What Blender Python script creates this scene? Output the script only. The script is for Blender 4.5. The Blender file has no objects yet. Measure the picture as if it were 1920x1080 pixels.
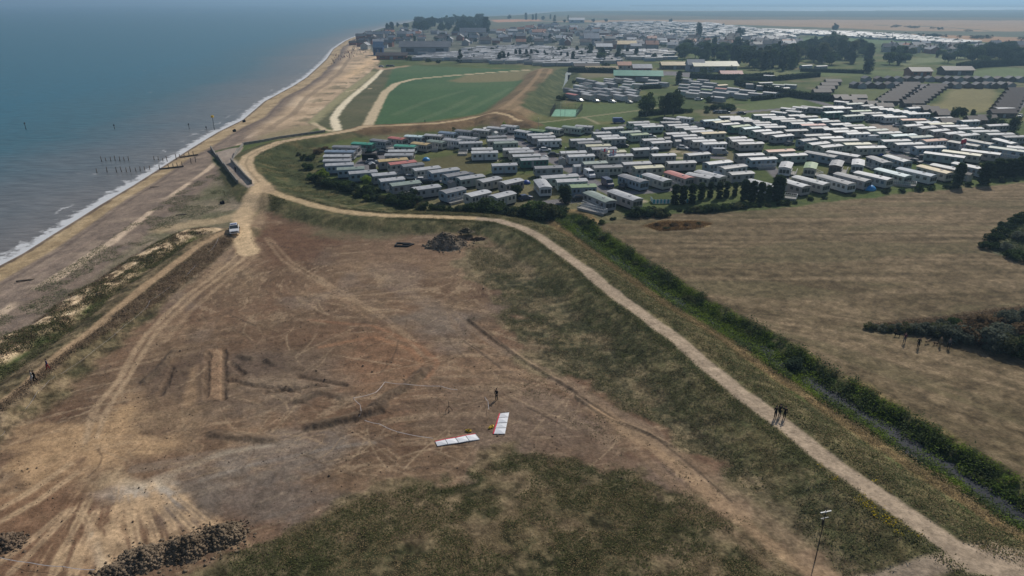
import bpy, bmesh, math, random
import numpy as np
from mathutils import Vector, Matrix, Quaternion

# ------------------------------------------------------------------ camera, sky, sun, exposure
SC = bpy.context.scene
COL = SC.collection
CAM_H = 48.0
PITCH = math.atan(539 / 1280)
cd = bpy.data.cameras.new('camera')
cam = bpy.data.objects.new('camera', cd)
COL.objects.link(cam)
cam.location = (0, 0, CAM_H)
cam.rotation_euler = (math.pi / 2 - PITCH, 0, 0)
cd.sensor_width = 36
cd.lens = 24
cd.clip_start = 1.0
cd.clip_end = 90000
SC.camera = cam
SC.render.resolution_x, SC.render.resolution_y = 1024, 576

SUN_EL, SUN_AZ = math.radians(41), math.radians(31)
W = bpy.data.worlds.new('World')
SC.world = W
W.use_nodes = True
wn = W.node_tree
bg = wn.nodes['Background']
sky = wn.nodes.new('ShaderNodeTexSky')
sky.sky_type = 'NISHITA'
sky.sun_disc = False
sky.sun_elevation = SUN_EL
sky.sun_rotation = SUN_AZ
sky.air_density = 1.0
sky.dust_density = 1.5
wn.links.new(sky.outputs[0], bg.inputs[0])
bg.inputs[1].default_value = 0.08
sl = bpy.data.lights.new('sun', 'SUN')
sl.energy = 3.6
sl.angle = math.radians(0.5)
sl.color = (1.0, 0.95, 0.87)
so = bpy.data.objects.new('sun', sl)
COL.objects.link(so)
SV = Vector((math.sin(SUN_AZ) * math.cos(SUN_EL), math.cos(SUN_AZ) * math.cos(SUN_EL), math.sin(SUN_EL)))
so.rotation_euler = SV.to_track_quat('Z', 'Y').to_euler()
so.location = (0, 0, 300)
SC.view_settings.view_transform = 'Standard'
SC.view_settings.look = 'None'
SC.view_settings.exposure = -0.27
SC.view_settings.gamma = 1.0
SC.cycles.max_bounces = 5
SC.cycles.volume_bounces = 0
SC.cycles.use_denoising = True
K = 0.67                      # photographed brightness of a sunlit level surface / its albedo

# ------------------------------------------------------------------ small helpers
_cp, _sp = math.cos(PITCH), math.sin(PITCH)


def G(px, py, z=0.0):
    """where the sight line through photo pixel (px, py) meets height z"""
    a = (px - 960) / 1280
    b = (540 - py) / 1280
    dy, dz = _cp + b * _sp, -_sp + b * _cp
    t = (z - CAM_H) / dz
    return (a * t, dy * t)


def PL(pts, z=0.0):
    return np.array([G(p[0], p[1], z) for p in pts])


def lin(c):
    c = c / 255.0
    return c / 12.92 if c <= 0.04045 else ((c + 0.055) / 1.055) ** 2.4


def A(r, g, b, k=None):
    k = k or K
    return np.array([lin(r) / k, lin(g) / k, lin(b) / k])


rng = np.random.default_rng(7)
random.seed(7)
_P = rng.permutation(4096)
_T = rng.random(4096)


def vnoise(x, y, seed=0):
    xf, yf = np.floor(x), np.floor(y)
    xi, yi = xf.astype(np.int64), yf.astype(np.int64)
    fx, fy = x - xf, y - yf
    fx = fx * fx * (3 - 2 * fx)
    fy = fy * fy * (3 - 2 * fy)

    def h(a, b):
        return _T[(_P[(_P[(a + seed * 131) & 4095] + b) & 4095])]
    a0 = h(xi, yi) * (1 - fx) + h(xi + 1, yi) * fx
    a1 = h(xi, yi + 1) * (1 - fx) + h(xi + 1, yi + 1) * fx
    return a0 * (1 - fy) + a1 * fy


def fbm(x, y, scale, octv=4, seed=0, rough=0.5):
    s, a, t = 0.0, 1.0, 0.0
    f = 1.0 / scale
    for i in range(octv):
        s = s + a * vnoise(x * f + 17.3 * i, y * f - 9.1 * i, seed + i)
        t += a
        a *= rough
        f *= 2.03
    return s / t


def sstep(a, b, v):
    t = np.clip((v - a) / (b - a), 0, 1)
    return t * t * (3 - 2 * t)


BIG = 1e6


def pdist(x, y, poly, maxd=60.0):
    """distance of every point to a polyline; BIG beyond maxd"""
    out = np.full(x.shape, BIG)
    for (ax, ay), (bx, by) in zip(poly[:-1], poly[1:]):
        m = np.nonzero((x > min(ax, bx) - maxd) & (x < max(ax, bx) + maxd) & (y > min(ay, by) - maxd) & (y < max(ay, by) + maxd))[0]
        if len(m) == 0:
            continue
        px, py = x[m] - ax, y[m] - ay
        dx, dy = bx - ax, by - ay
        t = np.clip((px * dx + py * dy) / (dx * dx + dy * dy + 1e-9), 0, 1)
        d = np.hypot(px - t * dx, py - t * dy)
        out[m] = np.minimum(out[m], d)
    return out


def inside(x, y, poly):
    res = np.zeros(x.shape, bool)
    x0, y0 = poly.min(0)
    x1, y1 = poly.max(0)
    m = np.nonzero((x >= x0) & (x <= x1) & (y >= y0) & (y <= y1))[0]
    if len(m) == 0:
        return res
    px, py = x[m], y[m]
    r = np.zeros(px.shape, bool)
    n = len(poly)
    for i in range(n):
        ax, ay = poly[i]
        bx, by = poly[(i + 1) % n]
        if ay == by:
            continue
        c = ((ay > py) != (by > py)) & (px < (bx - ax) * (py - ay) / (by - ay) + ax)
        r ^= c
    res[m] = r
    return res


def sdist(x, y, poly, maxd=30.0):
    """signed distance, positive inside the polygon, clipped at maxd"""
    d = np.minimum(pdist(x, y, np.vstack([poly, poly[:1]]), maxd), maxd)
    return np.where(inside(x, y, poly), d, -d)


# ------------------------------------------------------------------ the lie of the land (photo outlines put on the ground)
SEA_Z = -2.2
SHORE_PX = [(1040, 22), (1019, 24.5), (980, 28), (948, 30), (880, 33), (775, 39.5), (756, 44), (716, 53), (677, 65), (660, 71), (647, 77), (625, 92), (612, 111), (595, 127), (575, 145),
            (550, 161), (496, 190), (455, 225), (408, 248), (362, 276), (309, 310), (251, 347), (187, 385), (146, 411), (99, 440), (44, 475), (0, 498), (-200, 610), (-500, 790)]
SHORE = PL(SHORE_PX, SEA_Z)
SHORE_R = PL([(2700, 16.5), (1920, 18.5), (1700, 20), (1480, 21), (1250, 20.5), (1100, 21), (1040, 22)], SEA_Z)
LAND = np.vstack([SHORE_R, SHORE[1:], [[-260, -60], [-300, -400], [9000, -400], [12000, 3000]]])
FAR_ISLE = np.vstack([PL([(1180, 12.5), (1400, 12.8), (1700, 13), (2300, 13), (2700, 12)], SEA_Z), PL([(2900, 4.5), (2300, 4.8), (1500, 6), (1180, 9)], SEA_Z)])

E1 = PL([(690, 237), (617, 250), (567, 257), (524, 265), (486, 280), (465, 292), (460, 305), (467, 320), (486, 340), (497, 355), (547, 370), (588, 382), (630, 392), (680, 399), (730, 402),
         (800, 404), (885, 407), (935, 411), (972, 422), (1010, 440), (1040, 462), (1100, 505), (1160, 555), (1210, 590), (1270, 633), (1330, 685), (1390, 735), (1450, 775), (1500, 815),
         (1560, 862), (1620, 905), (1700, 960), (1780, 1015), (1840, 1050), (1920, 1080), (2050, 1130)], 2.0)
E2 = PL([(690, 237), (740, 235), (820, 231), (865, 225), (895, 219), (930, 217), (975, 226)], 2.2)
E3 = PL([(1024, 129), (1016, 145), (998, 168), (966, 197), (930, 217)], 3.5)
COAST_PATH = PL([(446, 430), (412, 442), (375, 460), (325, 497), (275, 535), (225, 577), (175, 620), (125, 657), (92, 683), (50, 725), (0, 760), (-120, 850)], 0.8)
SCARP = PL([(392, 432), (355, 436), (312, 457), (281, 475), (250, 497), (200, 530), (160, 552), (112, 592), (75, 617), (32, 632), (5, 652), (-100, 720)], 0.6)
DITCH = PL([(1062, 412), (1085, 432), (1120, 457), (1200, 515), (1300, 582), (1400, 637), (1480, 688), (1505, 705), (1560, 740), (1610, 770), (1660, 800), (1710, 835), (1760, 865), (1840, 912),
            (1920, 968), (2050, 1050)], -1.0)
CHANNEL = PL([(1068, 133), (1060, 150), (1052, 160), (1045, 170), (1033, 183), (1025, 192), (1010, 215)], -0.8)
RAMP = PL([(396, 278), (455, 271), (434, 302), (470, 345), (462, 352), (445, 340)], 0.6)
TRENCH = [PL(q) for q in ([(390, 660), (386, 745)], [(420, 655), (420, 748)], [(432, 712), (470, 722), (560, 733)], [(560, 706), (648, 722)], [(322, 690), (302, 740)], [(432, 680), (456, 700)],
                          [(500, 735), (610, 722)], [(590, 805), (660, 790), (715, 772)])]
# dark heaped spoil ridges (polyline, half width, height)
RIDGES = [(PL([(585, 800), (640, 790), (700, 770), (715, 760)]), 1.3, .45), (PL([(705, 760), (730, 740), (760, 725), (800, 690)]), 1.1, .35), (PL([(640, 745), (600, 735), (560, 752)]), 0.9, .25),
          (PL([(0 + 400, 815), (450, 820), (510, 825)]), 1.0, .25), (PL([(270, 715), (300, 690), (325, 660)]), 0.8, .3), (PL([(450, 668), (470, 672)]), .8, .3), (PL([(500, 675), (515, 682)]), .8, .3),
          (PL([(345, 470), (400, 450), (435, 440)]), 1.2, .4), (PL([(225, 600), (270, 570), (330, 535)]), 1.6, .35), (PL([(0, 790), (60, 745), (140, 680), (200, 630)]), 2.0, .45),
          (PL([(1080, 745), (1130, 780), (1210, 812), (1260, 835)]), .35, .2), (PL([(880, 600), (930, 640), (990, 680), (1080, 735)]), .5, .25)]
WASTE = PL([(440, 432), (490, 396), (520, 383), (560, 388), (640, 408), (700, 418), (800, 425), (880, 425), (960, 450), (1060, 540), (1300, 760), (1550, 1000), (1640, 1080), (1700, 1300), (-700, 1300),
            (-700, 1000), (0, 815), (130, 700), (275, 585), (360, 512)])


def shore_sd(x, y):
    """metres inland of the water's edge (negative at sea), clipped at 400"""
    d = np.minimum(np.minimum(pdist(x, y, SHORE, 400), pdist(x, y, SHORE_R, 400)), 400)
    isle = inside(x, y, FAR_ISLE)
    land = inside(x, y, LAND)
    return np.where(isle, 60, np.where(land, d, -d))


def heights(x, y, s=None):
    x = np.asarray(x, float)
    y = np.asarray(y, float)
    if s is None:
        s = shore_sd(x, y)
    wob = fbm(x, y, 9, 3, 40) - .5
    zb = np.where(s > 0, SEA_Z + 0.115 * s + wob * .25 * np.clip(s / 8, 0, 1), np.maximum(SEA_Z + 0.08 * s, -6))
    z = np.minimum(zb, 0.0)
    def prof(line, top, slope, h):
        d = pdist(x, y, line, top + slope + 1)
        return h * (1 - sstep(top, top + slope, d))
    e = np.maximum.reduce([prof(E1, 2.6, 7.5, 1.7), prof(E2, 3, 9, 2.2), prof(E3, 3, 14, 3.5), prof(COAST_PATH, 1.6, 4.0, 0.9)])
    sc = prof(SCARP, 1.2, 2.6, 0.75)
    inl = sstep(-2.2, -0.3, z)
    z = z + np.maximum(e, sc * (1 + wob)) * inl
    dd = pdist(x, y, DITCH, 9)
    z = z - 1.7 * (1 - sstep(1.1, 4.8, dd))
    dc = pdist(x, y, CHANNEL, 14)
    z = z - 1.3 * (1 - sstep(2.0, 8, dc))
    near = y < 190
    for t in TRENCH:
        z = z - 0.26 * (1 - sstep(.10, .6, pdist(x, y, t, 2) + .5 * (fbm(x, y, .7, 2, 55) - .5)))
    for line, hw, hh in RIDGES:
        d = pdist(x, y, line, hw + 2)
        m = d < hw + 1
        if m.any():
            z[m] += hh * (1 - sstep(0, hw, d[m])) * (.5 + 1.0 * fbm(x[m], y[m], .8, 3, 71))
    nm = near & (s > 3) & (s < 399)
    nm = near & (s > 3)
    if nm.any():
        z[nm] += (fbm(x[nm], y[nm], 7, 4, 50) - .5) * .35 + (fbm(x[nm], y[nm], .9, 3, 51) - .5) * .10
    return z


def H(x, y):
    return float(heights(np.array([x]), np.array([y]))[0])


def GP(px, py, dz=0.0):
    """ground point under a photo pixel (dz: the pixel shows something dz above the ground)"""
    z = 0.0
    for _ in range(3):
        x, y = G(px, py, z + dz)
        z = H(x, y)
    x, y = G(px, py, z + dz)
    return x, y, z

# ------------------------------------------------------------------ ground sheet: what grows or lies where
CLS = ['ground', 'beach', 'lawn', 'meadow', 'dirt_track', 'crop_field', 'farmland', 'road', 'slipway', 'grass_verge']


def paint(x, y):
    n = len(x)
    s = shore_sd(x, y)
    col = np.zeros((n, 3))
    cls = np.zeros(n, np.int8)
    veg = np.zeros(n)
    nA = fbm(x, y, 14, 4, 1)
    nB = fbm(x, y, 3.5, 4, 2)
    nC = fbm(x, y, 40, 4, 3)
    nD = fbm(x, y, 1.1, 3, 4)
    nE = fbm(x, y, 150, 4, 8)

    def put(m, c, k=None, v=None):
        m = np.clip(m, 0, 1)[:, None]
        col[:] = col * (1 - m) + m * c
        if k is not None:
            cls[m[:, 0] > .5] = k
        if v is not None:
            veg[:] = veg * (1 - m[:, 0]) + v * m[:, 0]

    def mixc(t, *cs):
        t = np.clip(t, 0, 1)[:, None] * (len(cs) - 1)
        o = np.zeros((n, 3))
        for i, c in enumerate(cs):
            o = o + np.clip(1 - np.abs(t - i), 0, 1) * c
        return o

    def reg(px, soft=2.0, wob=0.0, z=0.0, nz=None):
        p = PL(px, z)
        d = sdist(x, y, p, 60)
        return sstep(-soft, soft, d + wob * ((nA if nz is None else nz) - .5) * 2)

    def line(px, hw, soft=.4, wob=0.0, z=0.0):
        p = PL(px, z) if not isinstance(px, np.ndarray) else px
        d = pdist(x, y, p, hw + soft + abs(wob) + 2)
        return 1 - sstep(hw - soft, hw + soft, d + wob * (nB - .5) * 2)

    # park lawns everywhere first
    put(np.ones(n), mixc((nA - .25) * 1.6 + (nE - .5), A(56, 68, 36), A(70, 80, 44), A(96, 94, 60)), 2, .5)
    put(sstep(.56, .66, nC) * .6, A(66, 82, 38))
    put(sstep(.60, .72, fbm(x, y, 22, 3, 12)) * .7, A(104, 96, 74))
    # far farmland
    D = np.hypot(x, y)
    far = sstep(1150, 1300, D + 300 * (nE - .5))
    put(far, mixc(nE * 1.8 - .4, A(66, 74, 62), A(80, 82, 64), A(92, 86, 66)), 6, 0)
    for px, c in [([(1000, 40), (1180, 37), (1560, 37), (2500, 40), (2500, 64), (1900, 59), (1700, 58), (1560, 52), (1330, 45), (1180, 43)], A(136, 112, 86)),
                  ([(1690, 63), (1900, 70), (2400, 80), (2400, 90), (1920, 83), (1800, 76)], A(140, 110, 82)),
                  ([(1040, 29), (1330, 31), (1900, 33), (2500, 34), (2500, 41), (1560, 37), (1180, 37)], A(88, 80, 62)),
                  ([(1050, 22.5), (1480, 21.5), (1920, 19), (2500, 17.5), (2500, 33), (1900, 33), (1330, 31)], A(58, 66, 56)),
                  ([(920, 37), (1010, 36), (1020, 39), (930, 42)], A(160, 118, 90)),
                  ([(1890, 92), (1960, 92), (1980, 97), (1895, 97)], A(170, 140, 105)),
                  ([(1500, 72), (1660, 72), (1720, 79), (1620, 84), (1500, 80)], A(80, 96, 62)),
                  ([(1340, 108), (1460, 100), (1480, 108), (1350, 116)], A(86, 98, 66))]:
        put(reg(px, 6, 8, nz=nC), c * (0.85 + .3 * nC[:, None]), 6, 0)
    for px, w in [([(1600, 46), (1760, 50), (1850, 57)], 5), ([(1690, 62), (1790, 62), (1925, 67)], 8), ([(1040, 34), (1330, 33), (1480, 36)], 5), ([(1750, 32), (1900, 29), (2100, 27)], 7)]:
        put(line(px, w, 2, 3), A(70, 78, 66))
    put(reg([(655, 86), (690, 66), (780, 54), (900, 62), (1020, 46), (1140, 44), (1330, 46), (1500, 60), (1500, 92), (1260, 100), (1160, 118), (1000, 122), (860, 116), (700, 104)], 10, 14, nz=nC) * .8, mixc(nA * 1.6 - .3, A(62, 66, 58), A(86, 86, 80), A(112, 108, 100)), 2, 0)
    # mown greens of the park
    for px, c in [([(1560, 163), (1600, 157), (1680, 156), (1668, 178), (1640, 188), (1575, 185)], A(84, 90, 58)),
                  ([(1745, 205), (1790, 165), (1870, 163), (1868, 195), (1850, 212), (1760, 214)], A(112, 106, 74)),
                  ([(1375, 200), (1470, 182), (1520, 186), (1500, 205), (1400, 208)], A(82, 92, 56)),
                  ([(1385, 150), (1400, 133), (1480, 132), (1500, 145), (1440, 152)], A(92, 96, 62)),
                  ([(1480, 135), (1740, 132), (1720, 142), (1500, 142)], A(84, 94, 58)),
                  ([(1790, 140), (1860, 128), (2000, 126), (2000, 145), (1830, 146)], A(86, 98, 66)),
                  ([(1660, 115), (1830, 100), (1840, 108), (1700, 122)], A(98, 104, 74)),
                  ([(1085, 196), (1180, 193), (1200, 212), (1170, 225), (1085, 228), (1072, 215)], A(76, 88, 54)),
                  ([(1055, 145), (1085, 136), (1070, 175), (1040, 205), (1030, 200)], A(96, 100, 66)),
                  ([(1085, 138), (1150, 136), (1150, 144), (1085, 144)], A(104, 98, 76)),
                  ([(780, 300), (880, 285), (930, 300), (905, 330), (800, 330)], A(82, 78, 52)),
                  ([(860, 330), (1010, 325), (990, 345), (880, 350)], A(84, 84, 52))]:
        put(reg(px, 3, 2), c * (.82 + .36 * nA[:, None]), 2, .3)
    # roads of the park
    asph = A(104, 101, 102)
    for px, hw in [([(930, 240), (953, 253), (977, 268), (1010, 285), (1043, 303), (1077, 322), (1102, 338), (1143, 358), (1160, 366)], 2.4), ([(1143, 356), (1182, 361), (1240, 357), (1262, 354)], 2.0),
                   ([(1630, 270), (1662, 283), (1700, 295), (1750, 308), (1792, 318), (1850, 325)], 2.3), ([(1512, 185), (1553, 197), (1590, 207)], 2.6), ([(1370, 212), (1430, 207), (1490, 203)], 2.2),
                   ([(660, 330), (690, 305), (715, 285)], 4.0), ([(1290, 275), (1310, 285), (1330, 294), (1350, 296)], 2.2), ([(1440, 310), (1460, 330), (1490, 345), (1560, 345)], 2.0),
                   ([(1680, 195), (1707, 177), (1737, 158)], 2.8), ([(1925, 175), (1905, 195), (1885, 216)], 4), ([(1215, 140), (1250, 136), (1300, 142)], 12), ([(1270, 128), (1290, 122)], 10),
                   ([(1170, 235), (1230, 232), (1300, 240)], 2), ([(1030, 380), (1075, 375)], 2.5)]:
        put(line(px, hw, .5, .3), asph * (.85 + .3 * nB[:, None]), 7, 0)
    put(reg([(1630, 232), (1680, 230), (1690, 246), (1640, 250)], 2, 1), A(132, 122, 112), 7, 0)
    for px, hw in [([(1000, 231), (1040, 227), (1100, 219), (1190, 208), (1250, 200)], .9), ([(1094, 220), (1110, 226), (1122, 232)], .9), ([(1372, 202), (1400, 207)], .9)]:
        put(line(px, hw, .5), A(124, 118, 92), 4, 0)
    # worn pitches
    for q in [(1265, 284), (1290, 288), (1195, 377), (1160, 369), (930, 300), (935, 328), (1275, 296)]:
        gx, gy = G(*q)
        put(1 - sstep(2.0, 4.0, np.hypot(x - gx, (y - gy)) + nB * 2), A(150, 140, 118))

    # green crop field with its paths
    CF = [(700, 236), (713, 205), (722, 160), (735, 127), (780, 123), (925, 129), (1000, 131), (985, 150), (925, 205), (895, 214), (800, 228)]
    put(reg(CF, 1.5, 1.5), mixc(nC * 1.6 - .3 + .2 * nA, A(52, 74, 48), A(60, 84, 54), A(72, 90, 60)), 5, .2)
    put(reg([(842, 152), (875, 141), (940, 136), (1005, 131), (990, 150), (920, 154), (860, 155)], 3, 3), A(106, 100, 72), 5)
    for px in ([(770, 232), (840, 205), (890, 180)], [(740, 215), (800, 190), (870, 170)], [(860, 216), (920, 185), (960, 165)]):
        put(line(px, 2.0, 1.2, .5) * .35, A(92, 104, 76), 5)
    DUNE = [(590, 236), (600, 212), (650, 170), (692, 140), (715, 130), (735, 127), (722, 160), (705, 205), (690, 236), (640, 246)]
    put(reg(DUNE, 2, 2), mixc(nA * 1.5 - .2, A(66, 68, 46), A(80, 80, 58), A(92, 88, 66)), 9, .6)
    lt = A(172, 156, 128)
    put(line([(617, 250), (660, 245), (690, 236), (704, 207), (722, 174), (745, 156), (775, 148.5), (850, 141.5), (920, 136), (995, 131)], 2.0, .8, .6), lt, 4, 0)
    put(line([(690, 233), (704, 205), (722, 172), (742, 157)], 2.0, 1, .6), lt * .95, 4, 0)
    put(line([(634, 246), (630, 236), (626, 221), (640, 200), (657, 183), (680, 165), (700, 147), (717, 130)], 1.8, .7, .8), A(196, 184, 158), 4, 0)
    put(line([(586, 230), (607, 243), (632, 247)], 1.3, .6, .5), lt, 4, 0)
    put(line([(577, 228), (600, 210), (650, 171), (697, 135)], 4.5, 2, 1.5), A(128, 122, 92), 9, .2)
    put(line([(650, 172), (680, 165), (705, 167)], .8, .4), lt * .9)
    put(line([(690, 120), (718, 130), (760, 124)], 3, 2, 2), A(150, 128, 104), 4, 0)

    # coast: sands, shingle, vegetated shingle
    in_far = sstep(230, 300, y)
    wsand = 6.5 + 3.0 * in_far + 3.0 * (fbm(x, y, 25, 2, 21) - .5)
    coast = sstep(-4, -2, -np.abs(s)) * 0
    bw = 46 * (1 - in_far) + 62 * in_far
    # strip of coastal ground west of the track / bank
    BEACH = [(700, 98), (712, 116), (690, 138), (648, 168), (598, 209), (575, 230), (596, 238), (560, 255), (470, 268), (430, 275), (394, 280), (400, 305), (440, 345), (475, 358), (450, 395), (442, 430),
             (392, 437), (355, 440), (281, 478), (200, 533), (112, 594), (32, 634), (-100, 725), (-800, 1300), (-900, 800), (-300, 500), (300, 200), (560, 90), (660, 60)]
    bm = reg(BEACH, 1.0, .6)
    put(bm, mixc(nB * 1.5 - .25, A(96, 86, 78), A(112, 98, 86), A(126, 112, 98)), 1, 0)
    # vegetated shingle
    vs = bm * sstep(24, 27, s + 4 * (nA - .5)) * (1 - in_far)
    put(vs, mixc(nA * 1.7 - .35, A(90, 86, 66), A(108, 100, 82), A(124, 112, 95)), 1, .35)
    put(vs * sstep(.48, .64, fbm(x, y, 8, 4, 22)) * .6, A(78, 80, 56), None, .9)
    put(vs * sstep(.66, .74, nD) * .5, A(58, 62, 44))
    put(bm * (1 - sstep(3.0, 5.0, pdist(x, y, SCARP, 12) + 2 * (nB - .5))) * (1 - in_far), A(104, 90, 79), 1, 0)
    # broad dry sand to the north
    ns = bm * in_far
    put(ns * sstep(12, 20, s), mixc(nA * 1.6 - .3, A(136, 118, 96), A(166, 144, 118), A(186, 166, 140)), 1, 0)
    put(ns * sstep(22, 34, s) * sstep(.55, .66, fbm(x, y, 6, 4, 24)) * .8, A(92, 88, 66), 1, .6)
    put(ns * (1 - sstep(1.0, 2.2, np.abs(s - 22 - 4 * (nC - .5)))) * .6, A(112, 98, 82))
    put(reg([(640, 150), (680, 118), (706, 104), (700, 120), (668, 140)], 8, 6) * .8, A(196, 166, 130), 1, 0)
    put(reg([(470, 268), (500, 250), (560, 235), (590, 232), (600, 240), (560, 254)], 3, 3) * .8, A(120, 110, 84), 1, .4)
    # tidal bands parallel to the water
    near_b = bm * sstep(0, .8, s)
    put(near_b * (1 - sstep(wsand - 1, wsand + 1.2, s)), mixc(nB * 1.6 - .3, A(130, 112, 86), A(154, 134, 104), A(168, 148, 118)), 1, 0)
    put(near_b * (1 - sstep(.8, 1.6, s + .8 * (nB - .5))) * .8, A(74, 64, 60), 1, 0)
    put(bm * (1 - in_far) * sstep(wsand - .5, wsand + 1, s) * (1 - sstep(17, 19, s)) , mixc(nB * 1.7 - .35, A(104, 92, 82), A(120, 106, 94), A(138, 122, 106)), 1, 0)
    put(bm * (1 - sstep(.35, .8, np.abs(s - wsand - 1.8 - .8 * (nA - .5)))) * .5, A(90, 78, 70))
    put(bm * (1 - in_far) * (1 - sstep(.6, 1.5, np.abs(s - 18.6 - 1.6 * (nA - .5)) - 1.3 * (nC - .5))) * sstep(.36, .5, nA), A(176, 156, 134), 1, 0)
    put(bm * (1 - in_far) * (1 - sstep(.3, .7, np.abs(s - 12.5 - 2 * (nA - .5)))) * sstep(.45, .6, nC) * .5, A(140, 122, 108))

    # waste ground
    wd = sdist(x, y, WASTE, 60)
    wm = sstep(-1.2, 1.2, wd + 3 * (nB - .5))
    ang = .5 + (fbm(x, y, 60, 2, 60) - .5) * 2.2
    su, sv = x * np.cos(ang) + y * np.sin(ang), -x * np.sin(ang) + y * np.cos(ang)
    stk = fbm(su / 5, sv / 1.6, 1, 5, 61, .6)
    put(wm, mixc(.5 + 1.5 * (nA - .5) + 1.0 * (stk - .5) + .7 * (nB - .5), A(86, 68, 54), A(107, 88, 70), A(130, 110, 87)), 0, .12)
    put(wm * sstep(.52, .66, fbm(x, y, 16, 4, 62)) * .35, A(108, 83, 66))
    put(wm * sstep(.54, .68, fbm(x, y, 12, 4, 63)) * .35, A(112, 102, 93))
    put(wm * sstep(.57, .66, stk + .3 * (nB - .5)) * .55, A(74, 60, 50))
    put(wm * sstep(.58, .70, fbm(su / 4, sv / 1.2, 1, 5, 66, .6)) * .5, A(146, 126, 102))
    put(wm * sstep(.60, .70, nD) * .35, A(66, 55, 47))

    def blob(px, c, a=.8, soft=2.2, wob=3.0):
        put(reg(px, soft, wob, nz=nB) * a, c, 0)
    red, tan, gry, drk, sand = A(110, 84, 65), A(154, 132, 106), A(112, 103, 94), A(70, 58, 50), A(186, 168, 142)
    blob([(470, 430), (540, 415), (640, 450), (610, 480), (520, 500), (470, 470)], A(88, 66, 52), .8, 3, 6)
    blob([(640, 640), (720, 620), (790, 640), (820, 670), (780, 710), (690, 720), (640, 690)], red, .8, 3, 4)
    blob([(440, 630), (560, 610), (680, 615), (700, 635), (560, 650), (440, 655)], red, .45, 2, 3)
    blob([(800, 560), (870, 600), (850, 660), (820, 640), (760, 600)], gry, .45, 3, 4)
    blob([(690, 440), (800, 445), (860, 480), (780, 520), (660, 500)], A(104, 84, 68), .5, 4, 5)
    blob([(600, 415), (780, 428), (800, 440), (700, 450), (590, 440)], A(84, 84, 62), .7, 3, 4)
    blob([(850, 430), (900, 440), (900, 455), (865, 460), (840, 440)], A(150, 128, 104), .7)
    blob([(520, 372), (550, 378), (560, 396), (520, 402), (510, 392)], A(138, 112, 88), .7, 1, 1.5)
    blob([(420, 660), (600, 650), (640, 700), (600, 760), (480, 790), (420, 760)], A(104, 94, 83), .5, 3, 5)
    blob([(280, 690), (385, 660), (385, 745), (290, 745)], A(78, 67, 60), .6, 2, 3)
    blob([(430, 665), (520, 660), (540, 690), (480, 705), (430, 700)], A(82, 72, 66), .7, 1.5, 2)
    blob([(420, 750), (540, 745), (560, 765), (430, 775)], A(82, 70, 61), .6, 1.5, 2.5)
    blob([(290, 640), (420, 610), (560, 600), (660, 640), (620, 700), (560, 745), (420, 760), (300, 745)], A(84, 68, 55), .5, 3, 6)
    blob([(390, 655), (418, 653), (420, 748), (386, 748)], A(128, 104, 82), .8, .4, .5)
    blob([(355, 690), (372, 685), (366, 750), (345, 770)], A(140, 116, 90), .6, .6, .8)
    blob([(430, 715), (560, 735), (640, 726), (560, 712), (470, 708)], A(124, 108, 90), .6, .8, 1)
    blob([(560, 800), (700, 830), (560, 880), (440, 900), (380, 880)], gry, .6, 3, 4)
    blob([(240, 905), (320, 880), (330, 920), (270, 940), (230, 930)], A(196, 178, 152), .85, 1.5, 2.5)
    blob([(150, 900), (230, 880), (250, 930), (170, 935)], A(160, 140, 112), .7, 1.5, 2.5)
    blob([(170, 925), (330, 905), (330, 945), (190, 945)], A(150, 144, 136), .55, 1, 2)
    blob([(0, 900), (60, 830), (150, 790), (230, 770), (300, 850), (150, 870), (80, 930), (0, 960)], A(160, 132, 100), .75, 3, 6)
    blob([(-60, 950), (120, 900), (260, 960), (240, 1040), (160, 1090), (-60, 1100)], A(104, 79, 61), .8, 3, 4)
    blob([(340, 870), (560, 900), (640, 940), (560, 985), (470, 1000), (400, 985), (330, 930)], A(100, 92, 84), .65, 3, 4)
    blob([(820, 700), (1000, 720), (1150, 800), (1200, 900), (1000, 860), (800, 800)], A(104, 88, 74), .5, 4, 5)
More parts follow.
